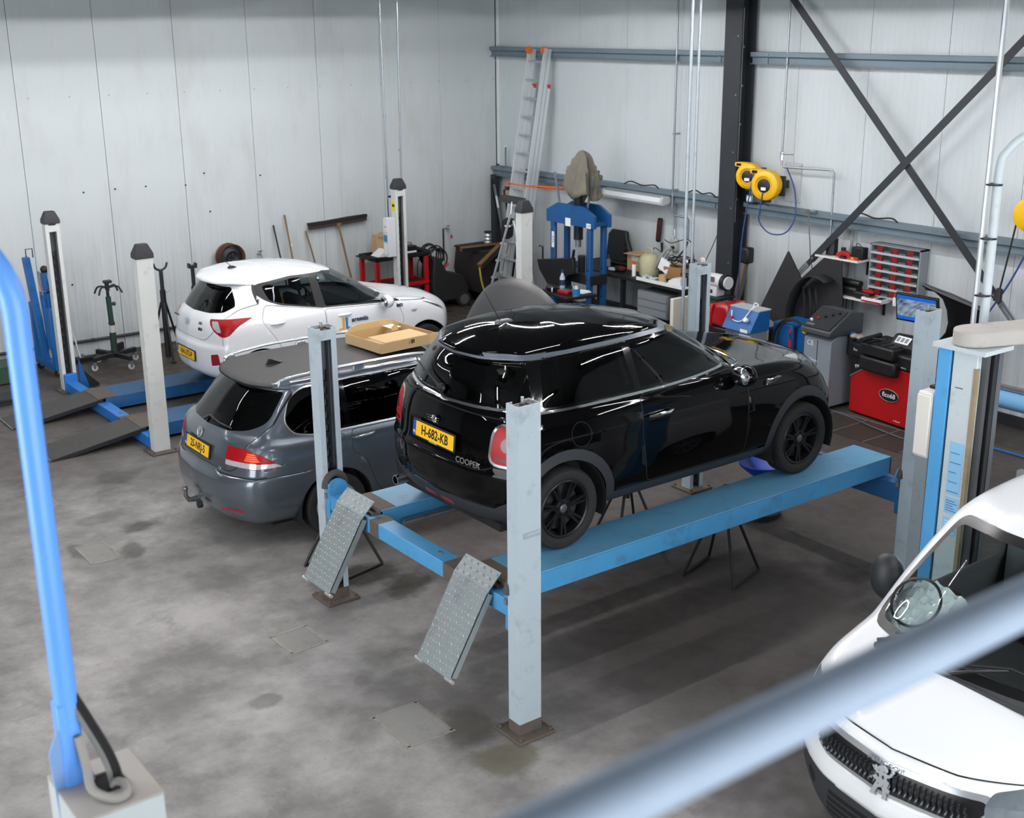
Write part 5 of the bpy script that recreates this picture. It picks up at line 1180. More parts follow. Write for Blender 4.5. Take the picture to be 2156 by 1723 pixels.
# green transmission jack
t = thing('transmission_jack', 'dark green transmission jack with four curved arms on casters', 'transmission jack', (-.17, 9.85, 0))
MB().cyl((0, 0, .12), (0, 0, .62), .045, 16).build('cylinder', M_green, t); MB().cyl((0, 0, .60), (-.01, 0, .98), .036, 14).build('inner_column', M_green, t); MB().cyl((-.01, 0, .95), (-.01, 0, 1.12), .022, 12).build('ram', M_dark, t)
MB().box(-.055, .055, -.04, .04, 1.17, 1.21).build('saddle', M_dark, t, bevel=.01); MB().cyl((-.01, 0, 1.08), (-.01, 0, 1.18), .03, 10).build('saddle_neck', M_dark, t)
for a in (.5, 1.2, math.pi-.5, math.pi+.5, -.5):
    c_, s_ = math.cos(a), math.sin(a); MB().tube(smooth_path([(0, 0, 1.10), (.07*c_, .07*s_, 1.125), (.14*c_, .14*s_, 1.115), (.185*c_, .185*s_, 1.03)], 4), .013, 8).build('cradle_arm', M_dark, t)
MB().sphere((.05, -.03, .88), .03, 10).build('release_knob', M_green, t)
MB().box(-.046, -.0455, -.03, .03, .5, .6).build('sticker', M_paper, t); MB().cyl((0, 0, .48), (0, 0, .58), .0455, 16).build('label_band', mat('label_band', (190, 188, 182), .7), t)
for a in (.35, 1.95, 3.45, 5.0):
    c_, s_ = math.cos(a), math.sin(a); MB().box(0, .36, -.03, .03, .13, .19, Matrix.Rotation(a, 4, 'Z')).build('base_leg', M_dark, t, bevel=.005); caster(t, .35*c_, .35*s_, .042, .13, mat('caster_white', (200, 200, 196), .5))
MB().tube([(-.05, -.1, .25), (-.20, -.26, .26)], .015, 8).build('foot_pedal', M_dark, t); MB().box(-.04, .18, -.02, .02, .20, .30, rotm(0, 0, .5)).build('pump_block', M_dark, t)
# floor squeegee beside the slotted post
t = thing('floor_squeegee', 'floor squeegee with aluminium handle standing beside the slotted white post', 'squeegee', (-.50, 10.25, 0))
MB().tube([(-.02, 0, .08), (-.10, .30, .95)], .013, 8).build('handle', M_alu, t); MB().box(-.12, .36, -.03, .03, .02, .09).build('head', M_black, t, bevel=.008); MB().box(-.02, .02, -.02, .02, .07, .13).build('socket', M_galv, t)
# tall axle stands
def axle_stand(loc, h, label, yoke=True, rz=0):
    t = thing('axle_stand', label, 'axle stand', loc, rz, group='tall black axle stands')
    MB().cyl((0, 0, .03), (0, 0, h*.75), .04, 12).build('outer_tube', M_black, t); MB().cyl((0, 0, h*.7), (0, 0, h-.05), .028, 12).build('inner_tube', M_dark, t)
    for k in range(3):
        a = 2*math.pi*k/3+.4; MB().tube([(.26*math.cos(a), .26*math.sin(a), .015), (.035*math.cos(a), .035*math.sin(a), h*.62)], .016, 8).build('leg', M_black, t); MB().cyl((.26*math.cos(a), .26*math.sin(a), 0), (.26*math.cos(a), .26*math.sin(a), .02), .04, 10).build('foot', M_black, t)
    if yoke: MB().tube(smooth_path([(-.10, 0, h+.05), (-.07, 0, h-.02), (0, 0, h-.05), (.07, 0, h-.02), (.10, 0, h+.05)], 4), .016, 8).build('yoke', M_dark, t); MB().cyl((.03, 0, h*.72), (.09, 0, h*.74), .01, 6).build('pin', M_galv, t)
    else: MB().box(-.06, .06, -.04, .04, h-.05, h-.01).box(-.06, -.04, -.04, .04, h-.01, h+.02).box(.04, .06, -.04, .04, h-.01, h+.02).build('saddle', M_dark, t)
    return t
axle_stand((.55, 9.72, 0), 1.33, 'tall black stand with curved yoke right behind the nearest white post')
axle_stand((1.11, 9.95, 0), 1.26, 'tall black stand whose flat top shows left of the white hatchback roof', False)
axle_stand((1.72, 10.2, 0), 1.22, 'black stand beside the brown steel wheel rim behind the white roof', False, .5)
# steel rim on a wall peg
t = thing('spare_rim', 'rusty black steel wheel rim hung on the wall above the white hatchback roof', 'steel wheel', (1.93, 10.45, 1.20))
Mx = Matrix.Rotation(math.pi/2, 4, 'X')
MB().lathe([(.19, -.09), (.20, -.10), (.205, -.085), (.175, -.07), (.165, 0), (.175, .07), (.205, .085), (.20, .10), (.19, .09)], 32, Mx).build('rim_barrel', mat('rusty_rim', (86, 54, 44), .7, .2, noise=.2), t)
MB().lathe([(.03, .05), (.07, .05), (.10, .075), (.165, .04), (.165, .03), (.10, .06), (.07, .035), (.03, .035)], 32, Mx).build('rim_disc', M_dark, t)
MB().box(-.02, .02, 0, .2, -.02, .02).build('wall_peg', M_dark, t)
for k in range(5): MB().cyl((.05*math.cos(k*1.257), -.052, .05*math.sin(k*1.257)), (.05*math.cos(k*1.257), -.06, .05*math.sin(k*1.257)), .008, 6).build('stud', M_galv, t)
# wall tap above the white roof
def wall_tap(loc, label, handle=M_red):
    t = thing('wall_tap', label, 'tap', loc, group='wall taps')
    MB().tube([(0, .05, 0), (0, -.05, 0), (.0, -.10, -.02), (.0, -.11, -.07)], .014, 8).build('spout', M_galv, t); MB().cyl((0, -.05, 0), (0, -.05, .05), .011, 8).build('stem', M_galv, t); MB().box(-.04, .04, -.06, -.04, .05, .06).build('handle', handle, t, bevel=.004)
    return t
wall_tap((2.47, 10.6, 1.16), 'small tap on the left wall just right of the steel rim', M_dark)
tp = wall_tap((5.95, 10.6, 1.20), 'chrome tap with red hose connector above the pressure washer')
MB().tube([(-.05, .03, 0), (-.05, .03, -.55)], .014, 8).build('feed_pipe', M_dark, tp); MB().cyl((.03, -.10, -.10), (.03, -.10, -.16), .016, 8).build('hose_coupling', M_red, tp)
# broom handles and the wide yard broom
for (x0, z1, x1, m, lab, L_) in ((2.74, 1.58, 2.86, M_dark, 'dark broom handle leaning on the wall above the white roof, leftmost', .05), (2.94, 1.72, 3.02, M_wood, 'tall brown broom handle leaning on the wall beside the dark one', .02), (3.29, 1.44, 3.50, M_wood, 'short brown broom handle leaning left of the wide upturned broom', .03)):
    t = thing('broom', lab, 'broom', (x1, 10.30, 0)); MB().tube([(0, 0, .06), (x0-x1, .30, z1)], .014, 8).build('handle', m, t); MB().box(-.16, .16, -.03, .03, .035, .075).build('head', M_wood, t, bevel=.006); MB().box(-.155, .155, -.025, .025, 0, .035).build('bristles', M_black, t)
    if x0 > 2.9 and x0 < 3: MB().cyl((.5*(x0-x1)-.0, .2155, 1.24), (.5*(x0-x1), .222, 1.27), .0155, 8).build('sticker', M_paper, t)
t = thing('floor_broom', 'wide dark floor broom standing upside down against the left wall', 'broom', (4.02, 10.28, 0))
MB().tube([(0, 0, .0), (-.17, .28, 1.50)], .017, 8).build('handle', M_wood, t)
Mb = Matrix.Translation((-.17, .29, 1.51)) @ rotm(0, -.045, 0)
MB().box(-.52, .52, -.03, .03, -.035, .02, Mb).build('head', mat('broom_head', (58, 46, 40), .8), t, bevel=.006); MB().prism([(-.52, .02), (.52, .02), (.53, .065), (.2, .07), (-.2, .062), (-.53, .068)], -.04, .035, 'y', Mb).build('bristles', mat('bristle', (34, 31, 30), .95, bump=.5, bscale=90), t)
MB().box(-.04, .04, -.036, -.03, -.06, .0, Mb).build('bracket', M_wood, t)
# vertical pipes beside the far post of the lowered lift
for (x, y, z0, dx, lab) in ((3.96, 9.20, 2.02, -.02, 'thin galvanised pipe rising left of the stickered lift post'), (4.24, 9.28, .60, .07, 'thin galvanised pipe rising right of the stickered lift post')):
    t = thing('conduit_pipe', lab, 'pipe', (x, y, z0), group='thin pipes at the far lift post')
    MB().cyl((0, 0, 0), (dx, 0, CZ-z0), .014, 8).build('pipe', M_galv, t)
    for k in range(3): MB().cyl((dx*.2, 0, .3+k*.9), (dx*.2, 0, .34+k*.9), .02, 8).build('coupling', M_galv, t)
    if z0 > 1: MB().tube(smooth_path([(0, 0, .02), (0, -.005, -.22), (.02, -.01, -.35), (.08, -.02, -.36)], 4), .008, 6).build('cable_tail', M_dark, t); MB().box(0, .09, -.02, .0, .02, .05).build('bracket', M_dark, t)
# control cabinet on that post
t = thing('control_box', 'white lift control box with blue labels on the left side of the stickered post', 'control box', (3.86, 9.06, 1.46))
MB().box(-.045, .095, -.07, .07, -.28, .30).build('case', mat('case_white', (206, 210, 212), .5), t, bevel=.006); MB().box(-.05, -.045, -.05, .05, .10, .27).build('door', M_white, t)
MB().box(-.048, -.0455, -.05, .05, -.05, .05).build('blue_label', mat('label_blue', (60, 130, 190), .5), t); MB().box(-.048, -.0455, -.05, .05, -.24, -.08).build('text_label', M_paper, t); MB().box(-.052, -.05, -.035, .02, .17, .18).build('handle', M_black, t)
# red two-tier trolley
t = thing('tool_trolley', 'red and black two-tier workshop trolley behind the far lift post', 'trolley', (4.63, 10.18, 0))
for (zz, nm) in ((.93, 'top_tray'), (.46, 'lower_tray')):
    q = MB().box(-.50, .50, -.27, .27, zz, zz+.02).box(-.50, .50, -.27, -.25, zz, zz+.07).box(-.50, .50, .25, .27, zz, zz+.07).box(-.50, -.48, -.27, .27, zz, zz+.07).box(.48, .50, -.27, .27, zz, zz+.07); q.build(nm, M_black if zz > .9 else M_red, t, bevel=.006)
for sx_ in (-1, 1):
    for sy_ in (-1, 1): MB().box(sx_*.46-.035, sx_*.46+.035, sy_*.235-.03, sy_*.235+.03, .12, .95).build('leg', M_red, t, bevel=.006); caster(t, sx_*.46, sy_*.235)
MB().tube([(-.50, -.2, .97), (-.58, -.2, .98), (-.58, .2, .98), (-.50, .2, .97)], .012, 8).build('push_handle', M_black, t); MB().box(-.44, .44, -.23, .23, .48, .49).build('tray_mat', M_black, t)
tag(MB().prism([(-.16, 0), (.18, 0), (.15, .015), (.02, .10), (-.01, .10)], -.12, .12, 'y').build('paper_stack', M_paper, loc=(4.36, 10.06, 1.0)), 'crumpled sheets of white paper on the left of the red trolley', 'paper')
t = thing('carton', 'small cardboard carton standing at the back of the red trolley', 'carton', (4.45, 10.32, .951)); MB().box(-.09, .09, -.08, .08, 0, .34).build('carton_body', M_card, t); MB().box(-.09, .09, -.086, -.08, .34, .42, rotm(.15)).build('carton_flap', M_card, t); MB().box(-.1, .1, -.083, -.0805, .0, .10).build('black_strip', M_black, t)
t = thing('battery_charger', 'small black charger box on the right of the red trolley', 'charger', (4.92, 10.2, .951)); MB().box(-.12, .12, -.09, .09, 0, .13).build('case', M_black, t, bevel=.015); MB().box(-.10, .10, -.093, -.09, .02, .05).build('white_label', M_paper, t); MB().tube([(-.06, 0, .13), (-.06, 0, .17), (.06, 0, .17), (.06, 0, .13)], .008, 6).build('carry_handle', M_black, t)
# pressure washer with hose
t = thing('pressure_washer', 'dirty black pressure washer with coiled hose and grey wheels by the left wall', 'pressure washer', (5.53, 10.12, 0), -.04)
BW = mat('washer_black', (26, 26, 28), .7, noise=.2)
MB().prism([(-.28, .12), (.36, .12), (.40, .30), (.30, .52), (-.02, .60), (-.16, .86), (-.28, .88), (-.32, .4)], -.20, .20, 'y').build('housing', BW, t, bevel=.03)
for s_ in (-1, 1): o = MB().cyl((.26, s_*.205, .13), (.26, s_*.25, .13), .13, 20).build('wheel', BW, t); MB().cyl((.26, s_*.25, .13), (.26, s_*.256, .13), .085, 18).build('wheel_cover', mat('wheel_cover', (84, 86, 86), .6, noise=.15), o)
MB().box(-.26, -.20, -.16, .16, 0, .13).build('front_foot', BW, t); MB().tube([(-.28, -.18, .80), (-.36, -.18, 1.0), (-.36, .18, 1.0), (-.28, .18, .80)], .016, 8).build('push_bar', BW, t)
rn = random.Random(2)
for k in range(7):
    r0 = .15+.02*rn.random(); cx, cz = -.22+.05*rn.random(), .84+.05*rn.random()
    MB().tube([(cx+r0*math.cos(a), -.16+.05*k+.01*rn.random(), cz+r0*1.0*math.sin(a)) for a in [2*math.pi*q_/18 for q_ in range(18)]], .012, 6, closed=True).build('hose_coil', M_rubber, t)
MB().cyl((-.08, -.21, .70), (-.02, -.21, .76), .022, 8).build('spray_gun', M_red, t)
hose('lance_hose', [(-.24, -.12, .98), (-.38, -.06, .95), (-.42, -.1, .7), (-.40, -.2, .40), (-.38, -.16, .10), (-.30, -.30, .02)], .012, M_rubber, t); hose('power_cord', [(-.26, .0, .92), (-.40, .1, .80), (-.44, .05, .5), (-.38, -.05, .2), (-.40, -.12, .02), (-.3, -.4, .012), (-.1, -.42, .012)], .008, M_rubber, t)
MB().tube([(-.25, .05, .90), (-.36, -.05, 1.02), (-.42, -.18, .72)], .013, 8).build('lance', M_black, t)
# tipping container with planks on it and a yellow hose
t = thing('tipping_skip', 'dark dirty tipping skip in the corner with brown squeegees lying on it', 'skip', (6.42, 10.02, 0))
SK = mat('skip_steel', (40, 36, 35), .8, .1, noise=.3, dirt=(70, 44, 36), dscale=4, damt=.7)
MB().prism([(-.36, .20), (.26, .18), (.34, .90), (-.40, .92), (-.45, .55)], -.42, .42, 'y').build('tub', SK, t, bevel=.01); MB().box(-.42, .36, -.44, .44, .90, .93).build('rim', SK, t)
for s_ in (-.34, .34): MB().box(-.36, .3, s_-.05, s_+.05, 0, .18).build('fork_pocket', SK, t)
text_part('skip_lettering', 'KIEPER', .10, mat('faded_red', (120, 44, 36), .8), t, frame((-.05, -.424, .66), (1, 0, .05), (0, 0, 1)), .001)
for (p0, p1, lab) in (((5.74, 9.85, .97), (6.44, 9.78, .972), 'long brown wooden squeegee lying across the skip, farther back'), ((5.80, 9.42, .76), (6.34, 9.56, 1.03), 'brown wooden squeegee sloping down over the front of the skip')):
    t = thing('wooden_squeegee', lab, 'squeegee', p0, group='wooden squeegees on the skip'); d = Vector(p1)-Vector(p0); M = frame((0, 0, 0), d, (0, 1, 0)); MB().box(-.02, d.length, -.05, .05, -.035, .035, M).build('board', mat('grimy_wood', (112, 82, 48), .8, noise=.25, nscale=10), t, bevel=.008); MB().box(-.02, d.length, -.06, -.05, -.05, .02, M).build('rubber_lip', M_black, t)
tag(hose('water_hose', [(5.80, 9.44, .72), (5.82, 9.42, .5), (5.88, 9.40, .28), (5.96, 9.38, .06), (6.2, 9.4, .016)], .014, mat('yellow_hose', (186, 172, 60), .6)), 'yellow hose hanging from the squeegees down to the floor', 'hose')
t = thing('foil_roll', 'short silver foil hose on top of the skip in the corner', 'foil hose', (6.52, 10.2, .931)); q = MB().lathe([(.06, 0), (.065, .03), (.055, .05), (.068, .08), (.055, .11), (.066, .14), (.055, .17), (.06, .2)], 16); q.build('foil', M_alu, t, smooth=20); MB().cyl((0, 0, .19), (0, 0, .215), .062, 14).build('dark_opening', M_black, t)
# bars leaning in the corner
for k, (x0, x1, w_, h_, m, lab) in enumerate(((6.74, 6.76, .026, 1.98, M_dark, 'dark steel section leaning in the corner, nearest the skip'), (6.74, 6.86, .022, 1.90, M_galv, 'narrow grey profile with label leaning in the corner'), (6.92, 6.95, .026, 1.80, M_column, 'dark profile leaning in the corner behind the step ladder'))):
    t = thing('steel_profile', lab, 'profile', (x1, 9.98-.05*k, 0), group='profiles leaning in the corner'); d = Vector((x0-x1+.02, .42, h_)); M = frame((0, 0, 0), d, (1, 0, 0)); MB().prism([(-w_, -w_), (w_, -w_), (w_, w_), (w_-.006, w_), (w_-.006, -w_+.006), (-w_, -w_+.006)], 0, d.length, 'x', M).build('profile', m, t)
    if k == 1: MB().box(1.55, 1.75, -.02, .02, -.024, -.0225, M).build('label', M_paper, t)
# small step ladder
t = thing('step_ladder', 'aluminium step ladder with black tray and tool bag in front of the skip', 'ladder', (5.74, 8.62, 0), -.9)
def ladder_pair(t, x0, z0, x1, z1, hw0, hw1, n, m, rung='tread'):
    for s_ in (-1, 1): MB().tube([(x0, s_*hw0, z0), (x1, s_*hw1, z1)], .020, 6).build('stile', m, t)
    for k in range(n):
        f = (k+.7)/(n+.4); x, z, h = x0+(x1-x0)*f, z0+(z1-z0)*f, hw0+(hw1-hw0)*f
        MB().box(x-.045 if rung == 'tread' else x-.014, x+.045 if rung == 'tread' else x+.014, -h, h, z-.012, z+.012).build(rung, m, t)
ladder_pair(t, -.35, 0, .12, 1.72, .26, .17, 6, M_alu); ladder_pair(t, .50, 0, .16, 1.62, .24, .17, 3, M_alu, 'rung')
MB().tube([(.12, -.17, 1.70), (.14, -.16, 1.92), (.14, .16, 1.92), (.12, .17, 1.70)], .016, 8).build('hand_rail', M_alu, t)
MB().prism([(-.06, 1.90), (.26, 1.86), (.28, 1.92), (-.08, 1.97)], -.17, .17, 'y').build('tray', M_black, t); MB().box(-.12, .02, -.15, .12, 1.32, 1.62, rotm(0, .05, 0)).build('tool_bag', mat('bag_black', (26, 26, 28), .9), t, bevel=.03); MB().box(.08, .11, -.05, .05, 1.90, 1.93).build('red_clip', M_red, t)
for s_ in (-.26, .26): MB().box(-.38, -.32, s_-.03, s_+.03, 0, .05).build('rubber_foot', M_black, t)
# triple extension ladder against the right wall
t = thing('extension_ladder', 'tall three-section aluminium extension ladder with orange rollers leaning on the upper girt', 'ladder', (6.12, 9.22, 0))
foot, top = Vector((0, .0, .02)), Vector((.70, -.03, 4.14))
d = (top-foot).normalized(); side = Vector((0, 1, 0)); nrm = d.cross(side)
for k, (z1, off, sh) in enumerate(((1.0, 0, 0), (1.0, .075, -.03), (.865, .15, -.06))):
    a = foot+nrm*off*-1; b2 = foot+(top-foot)*z1+nrm*off*-1
    for s_ in (-1, 1):
        y = side*(s_*(.205+sh*.35)+sh*.4); MB().box(0, (b2-a).length, -.015, .015, -.032, .032, frame(a+y, d, side)).build('stile', mat('ladder_aluminium', (214, 219, 222), .35, .45), t)
    n = 14 if z1 == 1 else 12
    for q_ in range(n):
        p_ = a+(b2-a)*((q_+.8)/(n+.5)); MB().cyl(p_+side*(-(.205+sh*.35)+sh*.4), p_+side*((.205+sh*.35)+sh*.4), .014, 8).build('rung', M_alu, t)
    if z1 < 1:
        for s_ in (-1, 1): MB().box(-.03, .03, -.018, .018, -.03, .03, frame(b2+side*(s_*(.205+sh*.35)+sh*.4), d, side)).build('end_cap', mat('red_cap', (190, 60, 44), .5), t)
for s_ in (-1, 1): MB().cyl(top+side*(s_*.19-.018)+Vector((-.03, 0, -.03)), top+side*(s_*.19+.018)+Vector((-.03, 0, -.03)), .058, 18).build('wall_roller', M_orange, t); MB().cyl(top+side*(s_*.19-.022)+Vector((-.03, 0, -.03)), top+side*(s_*.19+.022)+Vector((-.03, 0, -.03)), .015, 10).build('roller_axle', M_galv, t)
for s_ in (-1, 1): MB().box(-.03, .03, s_*.205-.025, s_*.205+.025, 0, .05).build('rubber_foot', M_black, t)
t = thing('tie_strap', 'orange strap tied round the extension ladder at the middle girt', 'strap', (6.46, 9.22, 1.98)); MB().tube(smooth_path([(-.06, .24, .06), (.0, .27, .03), (.2, .20, .0), (.42, -.4, -.02), (.44, -.65, .0), (.40, -.62, .03), (.10, -.26, .04), (-.10, -.20, .06), (-.06, .24, .06)], 5), .012, 5).build('strap_loop', M_orange, t); MB().tube([(-.06, .24, .05), (-.09, .25, -.10), (-.04, .22, -.32)], [.014, .013, .008], 5).build('strap_tail', M_orange, t); MB().box(-.09, -.03, .22, .28, -.06, .0).build('ratchet', M_dark, t)
# ------------------------------------------------------------------ workbench corner and the right wall
# hydraulic press
t = thing('hydraulic_press', 'blue hydraulic workshop press with a covered top beside the workbench', 'press', (6.02, 7.20, .0))
PB = mat('press_blue', (22, 84, 140), .45, noise=.1, dirt=(16, 40, 62), dscale=4, damt=.6)
for s_ in (-1, 1):
    for dx in (-.13, .13): o = MB().box(dx-.035, dx+.035, s_*.42-.04, s_*.42+.04, .06, 1.68).build('upright', PB, t, bevel=.006); [MB().cyl((dx-.036, s_*.42, .5+.14*k), (dx-.0365, s_*.42, .5+.14*k), .014, 8).build('pin_hole', M_gap, o) for k in range(5)]
    MB().box(-.26, .26, s_*.42-.05, s_*.42+.05, 0, .07).build('foot', PB, t)
MB().prism([(-.55, 1.68), (.55, 1.68), (.55, 1.86), (.30, 1.98), (-.30, 1.98), (-.55, 1.86)], -.17, -.12, 'x').build('head_plate', PB, t, bevel=.004); MB().prism([(-.55, 1.68), (.55, 1.68), (.55, 1.86), (.30, 1.98), (-.30, 1.98), (-.55, 1.86)], .12, .17, 'x').build('head_plate', PB, t, bevel=.004)
MB().box(-.12, .12, -.5, .5, 1.70, 1.76).build('head_web', PB, t)
MB().cyl((0, 0, 1.45), (0, 0, 2.12), .07, 18).build('press_cylinder', M_dark, t); MB().cyl((0, 0, 1.34), (0, 0, 1.46), .045, 16).build('ram', M_galv, t)
MB().box(-.16, .16, -.48, .48, .84, .98).build('bed', M_dark, t); MB().cyl((.0, -.1, .98), (0, -.1, 1.22), .07, 16).build('press_die', M_dark, t)
MB().box(-.1715, -.1705, -.02, .10, 1.66, 1.78).build('instruction_label', M_paper, t); MB().box(-.1715, -.1705, -.48, -.38, 1.68, 1.75).build('sticker', M_paper, t); MB().box(-.1725, -.1705, .36, .42, 1.30, 1.54).build('sticker', M_paper, t)
text_part('maker_lettering', 'DTA', .05, M_ptext, t, frame((-.1735, .39, 1.42), (0, 0, -1), (0, -1, 0)), .0005)
text_part('load_lettering', '1.30', .04, M_ptext, t, frame((-.172, -.43, 1.715), (0, -1, 0), (0, 0, 1)), .0005)
MB().tube([(-.2, .50, 1.0), (-.2, .60, 1.05), (-.2, .60, 1.28), (-.22, .66, 1.29)], .014, 8).build('winch_handle', M_black, t)
for s_ in (-1, 1): MB().tube([(-.16, s_*.36, 1.62), (-.16, s_*.36, .98)], .004, 5).build('lift_wire', M_galv, t)
for (y0, y1) in ((.30, .44), (-.30, -.46)): MB().box(-.006, .006, -.02, .02, 0, .55, Matrix.Translation((-.10, y0, 1.88)) @ rotm(-.25 if y0 > 0 else .25, 0, 0)).build('top_arm', M_galv, t)
# dirty cloth over the jack on top of the press
rn = random.Random(11); n, k = 40, 14; vs = []; fs = []
for i in range(k+1):
    u = i/k
    for j in range(n):
        a = 2*math.pi*j/n; fo = math.sin(5*a+1.5*u)+.6*math.sin(9*a+3*u+1)+.5*rn.uniform(-1, 1)
        R_ = (.02+.30*u**.75)*(1+.30*math.sin(2*a+.6)*u)+.07*fo*u**.6
        z = .70-.62*u**1.25+.09*math.sin(3*a+2)*u+.03*fo*u+.10*u*u*math.cos(a*2+1); vs.append((R_*.75*math.cos(a), R_*1.1*math.sin(a)-.02*u, z))
for i in range(k):
    for j in range(n): fs.append((i*n+j, i*n+(j+1) % n, (i+1)*n+(j+1) % n, (i+1)*n+j))
fs.append(tuple(range(n)))
o = MB().add(vs, fs).build('dust_cloth', mat('stained_canvas', (112, 108, 98), .95, noise=.25, nscale=6, dirt=(134, 130, 62), dscale=3, damt=.8, bump=.4, bscale=25), smooth=55, loc=(6.02, 7.12, 2.06)); md = o.modifiers.new('thick', 'SOLIDIFY'); md.thickness = .008; 
tag(o, 'yellow-stained grey canvas cloth draped over the top of the blue press', 'cloth')
t = thing('cloth_coil', 'small white cable coil hung on the middle girt left of the cloth', 'cable coil', (6.9, 8.15, 2.24)); [MB().tube([(-.01*q_, .07*math.cos(a), .06*math.sin(a)) for a in [2*math.pi*k_/16 for k_ in range(16)]], .010, 6, closed=True).build('coil_turn', M_white, t) for q_ in range(4)]; MB().box(-.04, .02, -.03, .03, .04, .07).build('plug', mat('plug_navy', (30, 44, 90), .5), t)
t = thing('pipe_hook', 'short bent pipe end on the middle girt near the corner', 'pipe', (6.95, 10.25, 2.176)); MB().tube(smooth_path([(0, 0, 0), (0, 0, .22), (-.01, -.02, .34), (-.03, -.04, .36)], 4), .014, 8).build('pipe', M_galv, t)
t = thing('black_undertray', 'torn black plastic undertray leaning on the front of the blue press', 'undertray', (5.72, 7.22, .95), 0); MB().prism([(-.30, .30), (.55, .16), (.50, .02), (.28, -.20), (.0, -.18), (-.18, .02), (-.32, .06)], -.04, .02, 'x').build('panel', M_black, t, bevel=.01); MB().tube([(-.02, -.28, .28), (-.05, -.34, .42)], .02, 8).build('bracket', M_black, t); MB().box(-.06, -.04, -.1, .3, .0, .04).build('rib', M_black, t); MB().prism([(-.2, -.95), (-.1, -.95), (0, -.1), (-.1, -.1)], 0, .03, 'x').build('prop', M_black, t)
# small tool table with bottle, cans and paper
t = thing('tool_stand', 'low black tool stand loaded with cans and papers in front of the press', 'tool stand', (5.36, 6.62, 0), -.15)
MB().box(-.26, .26, -.36, .36, .80, .84).build('top', M_black, t, bevel=.006); MB().box(-.24, .24, -.34, .34, .35, .37).build('shelf', M_black, t)
for sx_ in (-1, 1):
    for sy_ in (-1, 1): MB().box(sx_*.22-.02, sx_*.22+.02, sy_*.32-.02, sy_*.32+.02, 0, .80).build('leg', M_black, t)
def can(name, loc, r, h, m, lab, cat, cap=None, band=None):
    t = thing(name, lab, cat, loc); MB().lathe([(0, 0), (r, 0), (r, h), (r*.94, h+.006), (0, h+.006)], 20).build('can_body', m, t)
    if band: MB().lathe([(r+.0006, h*.12), (r+.001, h*.12), (r+.001, h*.72), (r+.0006, h*.72)], 20).build('label_band', band, t)
    if cap: MB().lathe([(0, h), (r*.8, h), (r*.8, h+.035), (r*.4, h+.05), (0, h+.05)], 16).build('cap', cap, t)
    return t
t = thing('spray_bottle', 'clear bottle with blue cap on the black tool stand', 'bottle', (5.44, 6.86, .841)); MB().lathe([(0, 0), (.038, 0), (.04, .02), (.04, .16), (.02, .21), (.014, .23), (0, .23)], 18).build('bottle_body', mat('clear_bottle', (180, 190, 205), .15), t); MB().lathe([(.0402, .05), (.0406, .05), (.0406, .13), (.0402, .13)], 18).build('label', mat('dark_label', (40, 50, 80), .5), t); MB().cyl((0, 0, .23), (0, 0, .27), .018, 12).build('cap', mat('cap_blue', (30, 70, 160), .4), t)
can('paint_tin', (5.26, 6.33, .841), .055, .15, mat('tin_silver', (196, 200, 204), .25, .8), 'blue-banded tin at the right corner of the black tool stand', 'tin', band=mat('tin_blue', (40, 130, 190), .4))
t = thing('paper_sheet', 'white papers lying on the black tool stand behind the tins', 'paper', (5.48, 6.50, .841), .1); MB().box(-.09, .09, -.13, .13, 0, .012).build('sheet', M_paper, t); MB().box(-.08, .09, -.10, .12, .0125, .018, rotm(0, 0, .2)).build('sheet', M_paper, t)
t = thing('red_tray', 'red tool tray with small parts on the black tool stand', 'tray', (5.26, 6.56, .841), .1); MB().box(-.07, .07, -.10, .10, 0, .05).build('tray_body', M_red, t, bevel=.01); MB().box(-.055, .055, -.085, .085, .05, .055).build('contents', mat('metal_bits', (130, 128, 124), .4, .6, noise=.5, nscale=60), t)
t = thing('black_pouch', 'crumpled black pouch at the left of the tool stand', 'pouch', (5.22, 6.84, .841)); MB().sphere((0, 0, .05), 1, 12, sc=(.08, .10, .05)).build('pouch_body', M_black, t); MB().tube([(-.05, -.08, .06), (-.1, -.14, .02)], .008, 5).build('strap', M_paper, t)
# workbench
t = thing('workbench', 'long black workbench along the right wall left of the dark column', 'workbench', (6.70, 6.60, 0))
MB().box(-.36, .38, -1.30, 1.35, .90, .95).build('worktop', mat('bench_black', (26, 27, 29), .6, noise=.2), t, bevel=.004)
for yy in (-1.22, .0, 1.27):
    for xx in (-.31, .33): MB().box(xx-.03, xx+.03, yy-.03, yy+.03, 0, .90).build('leg', M_dark, t)
MB().box(-.30, .34, -1.2, 1.25, .28, .31).build('lower_shelf', M_dark, t); MB().box(-.30, .34, -1.2, 1.25, .0, .04).build('bottom_rail', M_dark, t)
o = MB().box(-.34, .30, -.98, -.35, .45, .80).build('drawer_unit', mat('drawer_grey', (120, 126, 132), .5), t, bevel=.004); [MB().box(-.352, -.34, -.96, -.37, .47+k*.11, .565+k*.11).build('drawer_front', mat('drawer_front', (134, 140, 146), .5), o) for k in range(3)]
tag(MB().box(-.29, .29, -.03, .03, 0, .88).build('side_panel', mat('cream_panel', (232, 226, 214), .6), bevel=.01, loc=(6.34, 5.22, 0)), 'cream coloured panel standing at the right end of the workbench', 'panel')
BZ = .951
